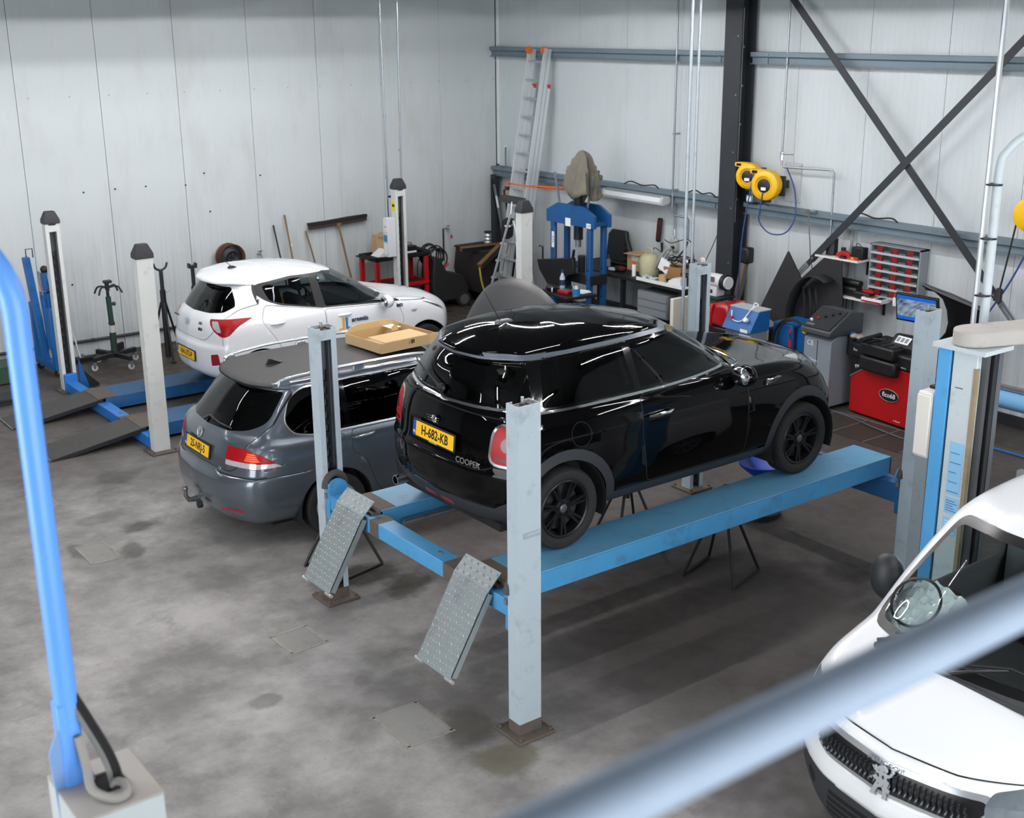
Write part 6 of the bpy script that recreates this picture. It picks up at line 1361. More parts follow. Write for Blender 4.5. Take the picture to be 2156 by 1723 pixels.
t = thing('plastic_seat_pan', 'black ribbed plastic shell standing at the back left of the workbench', 'plastic shell', (6.88, 7.30, BZ+.012)); MB().prism([(-.30, 0), (.28, 0), (.25, .10), (.27, .44), (.20, .52), (-.12, .52), (-.16, .40), (-.32, .16)], -.03, .05, 'x', rotm(0, .18, 0)).build('shell', M_black, t, bevel=.02); [MB().box(-.05, -.03, -.22+k*.02, .2-k*.01, .06+.08*k, .09+.08*k, rotm(0, .18, 0)).build('rib', M_black, t) for k in range(4)]; MB().box(-.06, .10, -.34, .30, 0, .06).build('shell_foot', M_black, t, bevel=.02)
t = thing('open_carton', 'cardboard carton with white label at the back of the workbench', 'carton', (6.86, 6.78, BZ)); MB().box(-.10, .10, -.15, .15, 0, .26).build('carton_body', M_card, t); MB().box(-.105, -.10, -.13, .05, .15, .22).build('white_label', M_paper, t); MB().box(-.18, -.10, -.15, .15, .25, .256, rotm(0, .0, 0)).build('carton_flap', M_card, t)
can('spray_can', (6.48, 6.47, BZ), .03, .17, M_paper, 'white spray can with orange-red cap on the workbench', 'spray can', cap=mat('cap_red', (220, 60, 40), .4))
can('oil_bottle', (6.62, 7.2, BZ), .035, .2, M_black, 'slim black oil bottle at the left end of the workbench', 'bottle', band=mat('grey_label', (130, 134, 138), .5))
t = thing('watering_can', 'dirty beige plastic can with spout and handle on the workbench', 'can', (6.72, 6.40, BZ)); BG = mat('beige_plastic', (186, 184, 150), .6, noise=.15, dirt=(130, 126, 100), dscale=5, damt=.6); MB().lathe([(0, 0), (.145, 0), (.15, .02), (.145, .24), (.11, .30), (.06, .32), (0, .32)], 24).build('can_body', BG, t); MB().tube(smooth_path([(0, -.05, .31), (0, -.05, .38), (0, .06, .39), (0, .08, .31)], 4), .014, 8).build('handle', BG, t); MB().tube(smooth_path([(0, -.12, .10), (0, -.20, .24), (.04, -.30, .40), (.05, -.40, .44)], 4), [.03]*4+[.026]*4+[.02]*4+[.017], 8).build('spout', mat('spout_grey', (160, 158, 150), .6), t); MB().tube(smooth_path([(-.02, .13, .27), (-.04, .20, .2), (-.03, .2, .08), (-.02, .14, .05)], 4), .010, 6).build('side_handle', BG, t)
t = thing('white_tray', 'long white tray with clear wrappings on the front edge of the workbench', 'tray', (6.40, 5.80, BZ), 0); MB().box(-.07, .09, -.50, .45, 0, .02).build('tray_bottom', M_paper, t); MB().box(-.075, -.065, -.50, .45, 0, .05).build('tray_lip', M_paper, t); rn = random.Random(9); q = MB(); vs = []; fs = []
for i in range(9):
    for j in range(7): vs.append((-.05+i*.016, .10+j*.05, .03+.05*rn.random()))
for i in range(8):
    for j in range(6): a = i*7+j; fs.append((a, a+1, a+8, a+7))
q.add(vs, fs).build('clear_wrap', mat('clear_plastic', (196, 206, 208), .16, spec=.9), t, smooth=15)
t = thing('cardboard_tube', 'short brown cardboard roll standing on the white tray', 'cardboard roll', (6.42, 5.80, BZ+.0205)); MB().lathe([(.04, 0), (.055, 0), (.055, .11), (.04, .11), (.04, 0)], 20).build('roll', M_card, t)
t = thing('white_carton', 'white folded paper carton at the right of the white tray', 'carton', (6.42, 5.50, BZ+.0205)); MB().prism([(-.13, 0), (.12, 0), (.12, .06), (.02, .11), (-.12, .12)], -.06, .06, 'x').build('carton_body', M_paper, t)
t = thing('cardboard_sheet', 'open cardboard pieces heaped at the right of the workbench', 'cardboard', (6.78, 5.85, BZ+.065)); MB().box(-.02, .02, -.25, .28, 0, .20, rotm(0, -.3, 0)).build('sheet', M_card, t); MB().box(-.16, -.12, -.20, .12, 0, .18, rotm(0, -.2, .1)).build('sheet', mat('cardboard_brown', (170, 128, 82), .85), t); MB().box(-.20, -.17, .05, .25, .0, .17, rotm(.35, .1, .0)).build('pale_sheet', M_paper, t)
rn = random.Random(4); pts = []
for k in range(60): a = k*.75; r0 = .10+.09*rn.random(); pts.append((-.1+r0*math.cos(a)*.9+.02*rn.random(), 5.78+r0*1.5*math.sin(a), .26+.05*math.sin(k*.9)+.04*rn.random()))
o = MB().tube(smooth_path([(6.85+p_[0], p_[1], BZ+p_[2]) for p_ in pts], 3), .006, 5).build('cable_tangle', M_rubber); tag(o, 'tangle of black cables heaped on the cardboard by the wall', 'cable')
t = thing('power_strip', 'small black adapter with white face on the cable tangle', 'adapter', (6.72, 5.62, BZ+.32)); MB().box(-.03, .03, -.06, .06, -.03, .03).build('case', M_black, t, bevel=.006); MB().box(-.034, -.03, -.05, -.005, -.025, .025).build('face', M_paper, t)
t = thing('drill', 'black cordless drill at the right end of the workbench', 'drill', (6.55, 5.40, BZ)); MB().cyl((0, -.1, .16), (0, .10, .16), .035, 12).build('motor', M_black, t); MB().box(-.025, .025, -.06, -.01, .0, .16).build('grip', M_black, t); MB().cyl((0, .10, .16), (0, .16, .16), .018, 10).build('chuck', M_dark, t); MB().box(-.036, -.034, -.04, .0, .15, .17).build('blue_badge', M_blue, t)
t = thing('rag_heap', 'heap of dark red and black rags on the left of the workbench', 'rags', (6.55, 6.85, BZ+.016)); MB().sphere((0, 0, .03), 1, 10, sc=(.09, .12, .045)).build('black_rag', M_black, t); MB().sphere((-.02, -.06, .05), 1, 10, sc=(.06, .07, .03)).build('red_rag', mat('rag_red', (110, 24, 30), .9), t); MB().sphere((-.08, .1, .02), 1, 10, sc=(.05, .08, .03)).build('clear_bag', mat('clear_plastic', (196, 206, 208), .16, spec=.9), t)
# pipes, sockets and cables above the bench
def pipe_run(name, pts, r, lab, grp=None, m=None, clips=()):
    t = thing(name, lab, 'pipe', pts[0], group=grp); o = Vector(pts[0]); MB().tube([Vector(p_)-o for p_ in pts], r, 8).build('pipe', m or M_galv, t)
    for p_ in clips: MB().box(-.02, .10, -.02, .02, -.012, .012).build('clip', M_galv, t, loc=Vector(p_)-o)
    return t
pipe_run('air_pipe', [(6.93, 6.17, CZ), (6.93, 6.17, 1.90), (6.93, 6.10, 1.84), (6.93, 5.86, 1.84), (6.93, 5.83, 1.80), (6.93, 5.83, 1.52)], .016, 'grey air pipe dropping to the right end of the workbench with a sideways bend', 'air pipes', clips=((6.93, 6.17, 4.05), (6.93, 6.17, 2.20), (6.93, 6.17, 3.0)))
pipe_run('air_pipe', [(6.95, 4.17, CZ), (6.95, 4.17, 2.72), (6.95, 4.12, 2.70), (6.95, 3.34, 2.73), (6.95, 3.30, 2.70), (6.95, 3.29, 1.30)], .014, 'thin steel pipe with tap and right-angle bend beside the yellow hose reels', 'air pipes', clips=((6.95, 4.17, 4.0), (6.95, 3.29, 1.55)))
t = thing('stop_valve', 'small lever valve on the thin pipe above the hose reels', 'valve', (6.95, 4.17, 2.84)); MB().lathe([(.014, -.06), (.026, -.05), (.026, .05), (.014, .06)], 12).build('valve_body', M_chrome, t); MB().tube([(-.03, 0, .03), (-.03, -.10, .03), (-.03, -.22, .04)], .008, 6).build('lever', M_galv, t)
t = pipe_run('bench_drop', [(6.93, 5.83, 1.50), (6.90, 5.84, 1.40), (6.78, 6.05, 1.10)], .014, 'dark swivel pipe hanging obliquely over the cable tangle', m=M_dark)
pipe_run('conduit_pipe', [(7.05, 6.24, 2.0), (7.05, 6.24, 1.45)], .014, 'short grey conduit running down to the wall sockets', m=mat('conduit_grey', (150, 154, 156), .5))
t = thing('wall_socket', 'grey double wall socket with cords above the beige can', 'socket', (7.08, 6.24, 1.38)); MB().box(-.05, .02, -.07, .07, -.09, .09).build('socket_box', mat('socket_grey', (176, 180, 180), .5), t, bevel=.01); MB().cyl((-.05, -.02, -.03), (-.09, -.02, -.03), .022, 10).build('plug', M_black, t); hose('cord', [(-.08, -.02, -.04), (-.12, .05, -.16), (-.16, .10, -.30), (-.2, .05, -.40)], .006, M_rubber, t); hose('white_cord', [(-.04, .02, .09), (-.05, -.03, .16), (-.03, .0, .25)], .007, M_paper, t)
t = thing('inspection_lamp', 'dark red and black inspection lamp hung on the wall over the bench', 'lamp', (7.02, 6.52, 1.55)); MB().box(-.03, .02, -.035, .035, -.16, .20, rotm(.1)).build('body', M_black, t, bevel=.01); MB().box(-.034, -.029, -.03, .03, -.12, .17, rotm(.1)).build('red_face', mat('dark_red_face', (84, 28, 30), .4), t); MB().cyl((0, -.06, -.16), (0, -.07, -.32), .022, 8, .012).build('hook_grip', M_black, t); hose('cord', [(-.01, -.06, -.3), (-.05, .05, -.25), (-.05, .10, -.40), (-.08, .0, -.52)], .006, M_rubber, t)
t = thing('hung_cable', 'black cable looped from the pipe down to the bench', 'cable', (6.9, 5.83, 1.5)); hose('cable', [(0, .45, -.03), (0, .3, -.06), (0, .05, .02), (-.02, -.12, .0), (-.03, -.2, -.25), (-.06, -.25, -.55)], .007, M_rubber, t)
for (y0, y1, lab) in ((7.25, 6.5, 'black cable lying on the middle girt above the wall lamp'), (5.9, 5.35, 'black cable lying on the middle girt left of the column'), (3.0, 2.3, 'black cable loop on the middle girt behind the bracing bar')):
    tag(hose('girt_cable', [(6.96, y0, 2.19), (6.96, y0-.15, 2.24), (6.98, (y0+y1)/2, 2.20), (6.96, y1+.1, 2.23), (6.96, y1, 2.19)], .010, M_rubber), lab, 'cable', 'cables on the girt')
tag(hose('wall_cable', [(6.86, 5.09, 1.90), (6.80, 5.2, 1.55), (6.7, 5.42, 1.0)], .006, M_rubber), 'thin black cable running from the column to the lift post', 'cable')
# pipes dropping to the far right post of the raised lift
pipe_run('lift_conduit', [(2.60, 1.52, CZ), (2.60, 1.52, .9)], .016, 'steel conduit dropping in front of the far grey lift post', m=M_galv, grp='lift conduits')
pipe_run('lift_conduit', [(2.84, 1.66, CZ), (2.84, 1.66, 2.28)], .014, 'grey steel conduit dropping behind the far grey lift post', grp='lift conduits')
# bench grinder on pedestal
t = thing('bench_grinder', 'white bench grinder with eye shield on a grey pedestal beside the column', 'grinder', (6.28, 4.62, 0))
MB().box(-.16, .16, -.22, .22, .98, 1.0).build('pedestal_top', M_dark, t); MB().prism([(-.10, 0), (.10, 0), (.06, .98), (-.06, .98)], -.08, .08, 'y').build('pedestal', mat('pedestal_grey', (110, 118, 124), .5), t); MB().box(-.2, .2, -.2, .2, 0, .02).build('pedestal_foot', M_dark, t)
GW = mat('grinder_white', (216, 220, 222), .4); MB().cyl((0, -.14, 1.20), (0, .14, 1.20), .10, 22).build('motor', GW, t); MB().box(-.08, .08, -.09, .09, 1.0, 1.14).build('base', GW, t, bevel=.01); MB().cyl((0, -.21, 1.20), (0, -.15, 1.20), .11, 22).build('wheel_guard', M_black, t); MB().cyl((0, .15, 1.20), (0, .21, 1.20), .11, 22).build('wheel_guard', M_black, t); MB().cyl((0, -.24, 1.20), (0, -.21, 1.20), .085, 20).build('guard_cover', GW, t)
MB().box(-.104, -.10, -.07, .07, 1.20, 1.27, rotm(0, 0, 0)).build('type_plate', mat('type_plate', (100, 90, 88), .5), t); MB().box(-.083, -.08, -.02, .06, 1.04, 1.09).build('switch', mat('switch_brown', (70, 52, 30), .4), t); MB().tube([(-.02, .18, 1.30), (-.06, .18, 1.40)], .006, 6).build('shield_arm', M_galv, t); MB().lathe([(0, 0), (.06, 0), (.065, .004), (.06, .008), (0, .008)], 18, frame((-.10, .17, 1.44), (0, -1, 0), (.2, 0, 1))).build('eye_shield', mat('shield', (200, 190, 180), .2), t)
# tube with foam head leaning right of the column
t = thing('exhaust_tube', 'long dark grey tube with black foam head leaning right of the column', 'tube', (6.58, 4.70, 0)); d = Vector((.14, -.20, 1.50)); M = frame((0, 0, 0), d, (0, 1, 0)); MB().box(0, d.length-.12, -.035, .035, -.04, .04, M).build('tube', mat('tube_grey', (92, 96, 100), .6, noise=.1), t, bevel=.012); MB().box(d.length-.55, d.length-.1, -.04, .04, -.045, .045, M).build('rusty_sleeve', mat('sleeve_brown', (104, 92, 84), .6), t, bevel=.01); MB().box(-.06, .08, -.08, .08, -.10, .12, Matrix.Translation(d)).build('foam_head', M_black, t, bevel=.03)
# yellow hose reels
def hose_reel(loc, rz, lab, pts, r=.20):
    t = thing('hose_reel', lab, 'hose reel', loc, rz, group='yellow hose reels')
    Mx_ = frame((0, 0, 0), (0, -1, 0), (0, 0, 1))    # local z faces -x
    MB().lathe([(0, -.10), (r*.75, -.10), (r*.95, -.07), (r, -.02), (r, .04), (r*.95, .075), (r*.72, .10), (r*.62, .10), (r*.58, .085), (0, .085)], 32, Mx_).build('case', M_yellow, t)
    MB().lathe([(0, .095), (r*.40, .095), (r*.46, .088), (r*.46, .08)], 24, Mx_).build('hub_cover', M_black, t); MB().box(-.099, -.096, -.035, .035, -.06, -.02).build('hub_label', M_paper, t)
    MB().lathe([(r*.55, .094), (r*.58, .1), (r*.60, .094)], 28, Mx_).build('ring_rib', M_yellow, t)
    MB().prism([(r*.35, r*.55), (r*1.15, r*.70), (r*1.15, r*1.0), (r*.2, r*1.0)], -.05, .06, 'x').build('hose_guide', M_yellow, t, bevel=.01); MB().box(-.052, -.03, r*.62, r*1.0, r*.74, r*.93).build('guide_mouth', M_gap, t)
    MB().box(.08, .12, -r*1.05, -r*.2, -r*.7, r*.6).build('swivel_bracket', M_black, t); MB().box(.10, .28, -r*.9, -r*.6, -.05, .05).build('wall_arm', M_dark, t); MB().box(-.03, .03, -.06, .04, -r*1.12, -r*.92).build('stop_bracket', M_dark, t)
    for k, q_ in enumerate(pts): MB().tube(smooth_path(q_, 6), .010, 6).build('hose', mat('blue_hose', (44, 72, 128), .5), t)
    return t
hose_reel((6.72, 4.20, 2.48), .25, 'larger yellow hose reel with blue hose hanging to the floor', [[(-.05, .17, .16), (-.08, .20, -.1), (-.12, .27, -.8), (-.02, .34, -1.70)], [(-.10, -.0, -.08), (-.10, .03, -.30), (-.06, .05, -.48), (-.04, -.1, -.62), (0, -.3, -.60), (.05, -.40, -.40), (.1, -.35, -.05), (.18, -.18, .22)]])
hose_reel((6.80, 4.58, 2.56), .35, 'smaller yellow hose reel partly hidden behind the other, next to the column', [[(-.08, -.02, -.12), (-.02, -.2, -.32), (.05, -.30, -.40)]], .175)
t = thing('reel_back_plate', 'thin grey mounting plate on the wall behind the yellow reels', 'plate', (7.08, 4.08, 2.5)); MB().box(-.01, .02, -.14, .14, -.25, .25).build('plate', mat('plate_pale', (190, 194, 196), .5), t); [MB().cyl((-.01, sy, sz), (-.016, sy, sz), .008, 6).build('screw', M_galv, t) for sy in (-.12, .12) for sz in (-.22, .22)]
t = thing('flood_lamp', 'small grey flood lamp standing on the girt under the reels', 'lamp', (6.9, 4.62, 2.176)); MB().box(-.05, .05, -.06, .06, .02, .12).build('lamp_case', M_galv, t, bevel=.01); MB().cyl((-.05, 0, .07), (-.056, 0, .07), .04, 14).build('lens', M_paper, t); MB().box(-.02, .02, -.09, .09, 0, .02).build('bracket', M_dark, t)
tag(hose('hanging_rope', [(6.86, 3.60, 2.18), (6.80, 3.50, 1.85), (6.78, 3.42, 1.5), (6.74, 3.15, 1.05)], .008, mat('rope_grey', (110, 106, 102), .8)), 'thin grey rope hanging from the girt to the black wheel arch liner', 'rope')
t = thing('rope_clamp', 'small metal clamp holding ropes on top of the middle girt', 'clamp', (6.9, 3.60, 2.178)); MB().box(-.03, .03, -.10, .10, 0, .03).build('bar', M_galv, t); MB().tube([(-.04, -.08, .015), (-.04, -.02, .04), (-.04, .06, .02)], .008, 6).build('hook', M_galv, t)
# wheel arch liner and black bumper hung on the wall
t = thing('wheel_arch_liner', 'large black plastic wheel arch liner propped against the right wall', 'car part', (6.62, 3.55, .72)); LB = mat('liner_black', (30, 31, 34), .75, noise=.2, dirt=(52, 47, 43), dscale=3, damt=.6)
o = MB().prism([(.60, .10), (.28, .95), (-.02, .62), (-.16, .50), (-.34, .30), (-.30, .05), (.05, -.28), (.18, -.05)], -.02, .02, 'x', rotm(0, .18, 0)).build('front_panel', LB, t, bevel=.012)
n = 12; vs = []; fs = []
for i in range(n+1):
    a = -.3+2.3*i/n
    for dx in (0, .22): vs.append((.06-dx, -.42+.42*math.cos(a), .18+.62*math.sin(a)*.9))
for i in range(n): fs.append((2*i, 2*i+1, 2*i+3, 2*i+2))
o2 = MB().add(vs, fs).build('arch_shell', LB, t, smooth=60); md = o2.modifiers.new('thick', 'SOLIDIFY'); md.thickness = .006
MB().prism([(.02, .60), (-.35, .96), (-.62, .94), (-.72, .40), (-.60, -.10), (-.30, -.30), (-.02, -.10), (.10, .2)], .03, .06, 'x', rotm(0, .10, 0)).build('rear_panel', LB, t, bevel=.012)
for k in range(3): MB().tube(smooth_path([(-.0, -.14-.10*k, .55), (-.03, -.22-.1*k, .25), (.0, -.20-.08*k, -.08)], 4), .014, 6).build('rib', LB, t)
t = thing('black_wing_panel', 'black car wing hung on the right wall beside the drawer cabinet', 'car part', (6.80, 1.30, 1.25))
outer = [(.42, .30), (.38, .22)]+[(.02+.36*math.cos(a), -.16+.38*math.sin(a)) for a in [math.pi/2*(1-k/8) for k in range(0)]]
wing = [(.45, .30), (.40, .23), (.28, .23), (.16, .16), (.09, .04), (.06, -.10), (.08, -.22), (.16, -.33), (.06, -.36), (-.02, -.36), (-.12, -.30), (-.38, -.27), (-.44, -.05), (-.42, .10), (-.30, .16), (.06, .24)]
MB().prism(wing, -.03, .03, 'x').build('panel', mat('wing_black', (10, 11, 12), .35, coat=.4), t, bevel=.012); MB().tube([(-.045, .42, .29), (-.05, .1, .22), (-.05, -.36, .13)], .02, 6).build('top_edge', mat('wing_edge', (34, 36, 39), .4), t); MB().tube([(-.03, -.02, -.34), (-.05, .12, -.36), (-.03, .26, -.44)], .02, 6).build('lower_arm', M_black, t)
# shelves with their load
def shelf(name, z, y0, y1, dp, lab):
    t = thing(name, lab, 'shelf', (WX, (y0+y1)/2, z)); a = (y1-y0)/2; MB().box(-dp, 0, -a, a, 0, .022).build('board', mat('shelf_white', (222, 220, 218), .6), t)
    for s_ in (-.7, .7): MB().prism([(-dp*.8, 0), (0, 0), (0, -.20), (-.03, -.20), (-.03, -.04), (-dp*.8, -.02)], s_*a-.012, s_*a+.012, 'y').build('bracket', M_black, t)
    return t
shelf('wall_shelf', 1.66, 2.68, 3.35, .36, 'upper white wall shelf carrying red and black tools'); shelf('wall_shelf', 1.19, 2.35, 3.28, .34, 'lower white wall shelf carrying black cases and a flat box')
Z1, Z2 = 1.683, 1.213
can('black_canister', (6.88, 3.20, Z1), .075, .20, M_black, 'black cylindrical canister at the left of the upper shelf', 'canister')
t = thing('red_tool', 'red and black tool lying on the upper shelf', 'tool', (6.86, 2.98, Z1)); MB().prism([(-.12, 0), (.12, 0), (.10, .05), (.0, .085), (-.10, .05)], -.04, .04, 'x').build('body', M_red, t, bevel=.01); MB().cyl((0, .02, .07), (0, .02, .12), .03, 10).build('knob', M_black, t)
t = thing('black_radio', 'small black case with wire handle on the upper shelf', 'case', (6.9, 2.78, Z1)); MB().box(-.06, .06, -.085, .085, 0, .15).build('case', M_black, t, bevel=.01); MB().tube(smooth_path([(0, .06, .15), (0, .05, .19), (0, .0, .18), (0, -.02, .15)], 3), .005, 5).build('handle', M_black, t)
t = thing('computer_mouse', 'black mouse at the front edge of the upper shelf', 'mouse', (6.78, 2.94, Z1)); MB().sphere((0, 0, .012), 1, 12, sc=(.04, .055, .024)).build('shell', M_black, t); MB().box(-.002, .002, -.0, .05, .03, .036).build('wheel', M_dark, t)
t = thing('small_level', 'small orange-red spirit level on the upper shelf', 'level', (6.80, 2.80, Z1)); MB().box(-.015, .015, -.08, .08, 0, .035).build('body', mat('level_red', (176, 52, 34), .5), t); MB().box(-.017, .017, -.02, .02, .01, .03).build('vial', M_yellow, t)
t = thing('jump_starter', 'black cases and cable bundle on the lower shelf', 'case', (6.90, 2.95, Z2)); MB().box(-.09, .06, -.22, .22, 0, .12).build('case', M_black, t, bevel=.03); MB().cyl((-.02, -.24, .16), (-.02, .22, .17), .045, 12).build('rolled_cover', M_black, t)
t = thing('power_tool', 'black power tool with red part on the lower shelf', 'tool', (6.84, 2.62, Z2)); MB().box(-.07, .05, -.13, .1, 0, .09).build('body', M_black, t, bevel=.02); MB().sphere((0, -.06, .10), 1, 10, sc=(.035, .09, .03)).build('red_grip', M_red, t); MB().cyl((0, .1, .05), (0, .24, .05), .03, 10).build('nose', M_black, t)
t = thing('flat_box', 'flat open white box with red side at the front of the lower shelf', 'box', (6.80, 2.43, Z2)); MB().box(-.08, .08, -.16, .14, 0, .05).build('box_body', M_paper, t); MB().box(-.082, -.08, -.16, .14, 0, .018).build('red_strip', M_red, t); MB().box(-.07, .07, -.02, .10, .05, .052).build('brown_insert', M_wood, t); MB().box(-.06, .06, -.14, -.05, .05, .053).build('black_insert', M_black, t)
t = thing('hung_reel', 'red cable plug hanging under the lower shelf', 'plug', (6.86, 3.15, 1.02)); MB().sphere((0, 0, .05), 1, 12, sc=(.05, .055, .09)).build('plug_body', mat('plug_red', (140, 18, 24), .4), t); MB().cyl((0, 0, -.03), (0, 0, -.2), .03, 10).build('sleeve', M_black, t); hose('cord', [(0, 0, .12), (.05, .03, .15), (.1, .05, .165)], .008, M_black, t)
for (yy, lab) in ((2.98, 'thin black cord hanging below the lower shelf, left'), (2.88, 'thin black cord hanging below the lower shelf, right')): tag(hose('shelf_cord', [(6.97, yy, 1.18), (6.98, yy+.02, .9), (6.96, yy-.01, .6), (6.98, yy, .3)], .006, M_rubber), lab, 'cord')
pipe_run('conduit_pipe', [(7.05, 3.03, 2.05), (7.05, 3.03, 1.70)], .018, 'grey conduit ending above the upper shelf', m=mat('conduit_grey', (150, 154, 156), .5)); pipe_run('conduit_pipe', [(7.05, 3.03, 1.65), (7.05, 3.03, 1.22)], .018, 'grey conduit between the two white shelves', m=mat('conduit_grey', (150, 154, 156), .5))
# small-parts cabinet with red dividers
t = thing('drawer_cabinet', 'grey small-parts cabinet with six rows and red dividers on the right wall', 'cabinet', (6.93, 2.28, 1.24)); CG = mat('cabinet_grey', (138, 144, 148), .5)
MB().box(.14, .17, -.36, .36, 0, .66).build('back', CG, t); MB().box(-.0, .17, -.37, -.35, 0, .66).build('side', CG, t); MB().box(-.0, .17, .35, .37, 0, .66).build('side', CG, t); MB().box(-.0, .17, -.37, .37, .645, .66).build('top', CG, t)
for k in range(6):
    z = .0+k*.108; MB().box(-.0, .15, -.35, .35, z, z+.012).build('shelf_board', CG, t); MB().box(-.012, -.0, -.35, .35, z, z+.028).build('row_lip', mat('lip_grey', (176, 182, 186), .45), t)
    for c_ in (-.22, 0, .22): MB().box(-.005, .004, c_-.04, c_+.04, z+.012, z+.095).build('red_divider', mat('divider_red', (128, 16, 22), .5), t)
    for c_ in (-.11, .11, .29, -.29): MB().box(-.004, .07, c_-.05, c_+.05, z+.014, z+.05).build('parts_bin', mat('bin_steel', (92, 104, 112), .4, .2, noise=.2), t)
can('marker_can', (6.80, 2.13, Z2), .025, .10, M_paper, 'small white can with red cap before the parts cabinet', 'can', cap=M_red)
# ------------------------------------------------------------------ machines on the right
# red generator and blue tester behind the black bonnet
t = thing('wet_vacuum', 'red rounded engine unit with white grille dots behind the black bonnet', 'engine unit', (6.06, 4.14, .09)); RG = mat('glossy_red', (170, 12, 22), .25, coat=.6)
MB().box(-.22, .22, -.20, .20, -.09, .62).build('frame_base', M_black, t, bevel=.02); MB().prism([(-.14, .62), (.14, .62), (.16, .74), (.08, .93), (-.14, .95), (-.20, .80)], -.22, .20, 'x').build('red_cover', RG, t, bevel=.05); MB().prism([(.10, .60), (.22, .62), (.24, .80), (.14, .92), (.10, .92)], -.24, .1, 'x').build('grille_cover', RG, t, bevel=.04)
q = MB()
for i in range(5):
    for j in range(9): q.cyl((-.243, .125+i*.02, .66+j*.026), (-.246, .125+i*.02, .66+j*.026), .006, 6)
r_ = q.build('grille_dots', M_paper, t); r_['kind'] = 'stuff'
MB().cyl((0, -.2, .84), (0, -.28, .84), .035, 12).build('exhaust_knob', M_black, t)
t = thing('battery_tester', 'blue sloping tester box with cables and white labels behind the black bonnet', 'tester', (5.76, 3.56, .12)); MB().box(-.15, .15, -.22, .22, -.12, .70).build('stand', mat('tester_grey', (126, 132, 136), .5), t, bevel=.01); MB().prism([(-.20, .70), (.16, .70), (.16, .96), (-.04, .96)], -.24, .24, 'y').build('console', M_blue, t, bevel=.006); MB().box(-.05, .17, -.245, .245, .955, .97).build('top_strip', mat('strip_pale', (180, 190, 196), .4), t)
MB().cyl((-.13, -.12, .84), (-.17, -.12, .86), .03, 12).build('dial', M_paper, t); MB().cyl((-.14, .12, .84), (-.17, .12, .85), .02, 10).build('red_dial', M_red, t); hose('test_lead', [(-.10, .17, .92), (-.15, .10, .82), (-.15, -.05, .83), (-.05, -.12, .98), (.02, -.16, 1.02), (.02, -.10, 1.04), (0, -.1, .97)], .007, M_paper, t); MB().box(-.205, -.2, -.20, -.08, .70, .74).build('white_label', M_paper, t); MB().box(-.152, -.15, -.2, -.02, .58, .66).build('white_label', M_paper, t); MB().box(-.152, -.15, .05, .2, .6, .66).build('grey_label', M_galv, t)
# blue welding set with hoses
t = thing('welding_set', 'blue welding set with looped black hoses below the wheel arch liner', 'welding set', (6.22, 3.08, 0)); MB().box(-.20, .25, -.05, .28, .12, .92).build('cabinet', M_blue, t, bevel=.03); MB().box(-.16, .22, -.30, -.06, .15, .90).build('second_cabinet', M_blue, t, bevel=.06); MB().box(-.25, .28, -.32, .32, .06, .12).build('trolley_plate', M_dark, t); [caster(t, sx_, sy_, .045, .09) for sx_ in (-.18, .2) for sy_ in (-.25, .25)]
MB().tube([(-.22, -.06+.31*math.cos(a), .66+.34*math.sin(a)) for a in [2*math.pi*k/28 for k in range(28)]], .016, 6, closed=True).build('hose_loop', M_rubber, t); MB().tube([(-.25, -.10+.25*math.cos(a), .70+.30*math.sin(a)) for a in [2*math.pi*k/28 for k in range(28)]], .014, 6, closed=True).build('hose_loop', M_rubber, t)
MB().tube([(-.27, -.08, .88), (-.28, -.09, .70), (-.28, -.10, .45)], [.018, .02, .012], 8).build('torch', M_red, t); MB().cyl((-.275, -.085, .84), (-.278, -.088, .76), .022, 8).build('torch_collar', M_chrome, t); MB().box(-.12, .15, .28, .42, .35, .80).build('side_pouch', mat('pouch_brown', (50, 42, 38), .9), t, bevel=.02)
# air-conditioning service machine
t = thing('service_machine', 'grey air-conditioning service machine with dark sloping control panel', 'service machine', (6.14, 2.51, 0), -.03); AG = mat('machine_grey', (128, 136, 144), .5, noise=.05); DG = mat('machine_dark', (66, 70, 74), .5)
MB().prism([(-.26, .05), (.25, .05), (.25, .92), (-.14, .92), (-.26, .86)], -.21, .21, 'y').build('cabinet', AG, t, bevel=.008); MB().prism([(-.32, .93), (.28, .90), (.28, 1.16), (.05, 1.20), (-.32, .99)], -.23, .23, 'y').build('control_console', DG, t, bevel=.012)
nrm_ = Vector((-.21, 0, .37)).normalized(); Mp = frame((-.14, 0, 1.10), (0, -1, 0), (.37, 0, .21))
MB().box(-.20, .20, -.19, .19, .0, .006, Mp).build('panel_face', mat('panel_dark', (44, 47, 50), .4), t)
for k in range(5): MB().cyl(Mp @ Vector((-.15+.07*k, -.08+.05*k, .004)), Mp @ Vector((-.15+.07*k, -.08+.05*k, .03)), .016, 12).build('control_knob', M_paper if k == 0 else (M_red if k == 1 else M_black), t)
MB().box(-.18, -.06, -.16, -.13, .004, .012, Mp).build('gauge_window', M_galv, t); MB().sphere((-.24, .225, .91), .032, 12).build('yellow_knob', M_yellow, t)
wt = mat('panel_white_print', (214, 220, 226), .5)
text_part('ce_mark', 'CE', .09, wt, t, frame((-.262, .11, .80), (0, -1, 0), (0, 0, 1)), .002); text_part('machine_lettering', 'winCleader', .042, wt, t, frame((-.262, .08, .60), (0, -1, -.12), (0, 0, 1)), .002); text_part('machine_lettering', 'B. 30 JFC', .042, wt, t, frame((-.262, .08, .53), (0, -1, -.12), (0, 0, 1)), .002)
MB().box(-.265, -.26, -.005, .0, .1, .85).build('door_joint', M_gap, t); MB().box(-.27, -.26, .02, .045, .32, .42).build('door_lock', M_black, t); [caster(t, sx_, sy_, .03, .055) for sx_ in (-.2, .2) for sy_ in (-.16, .16)]
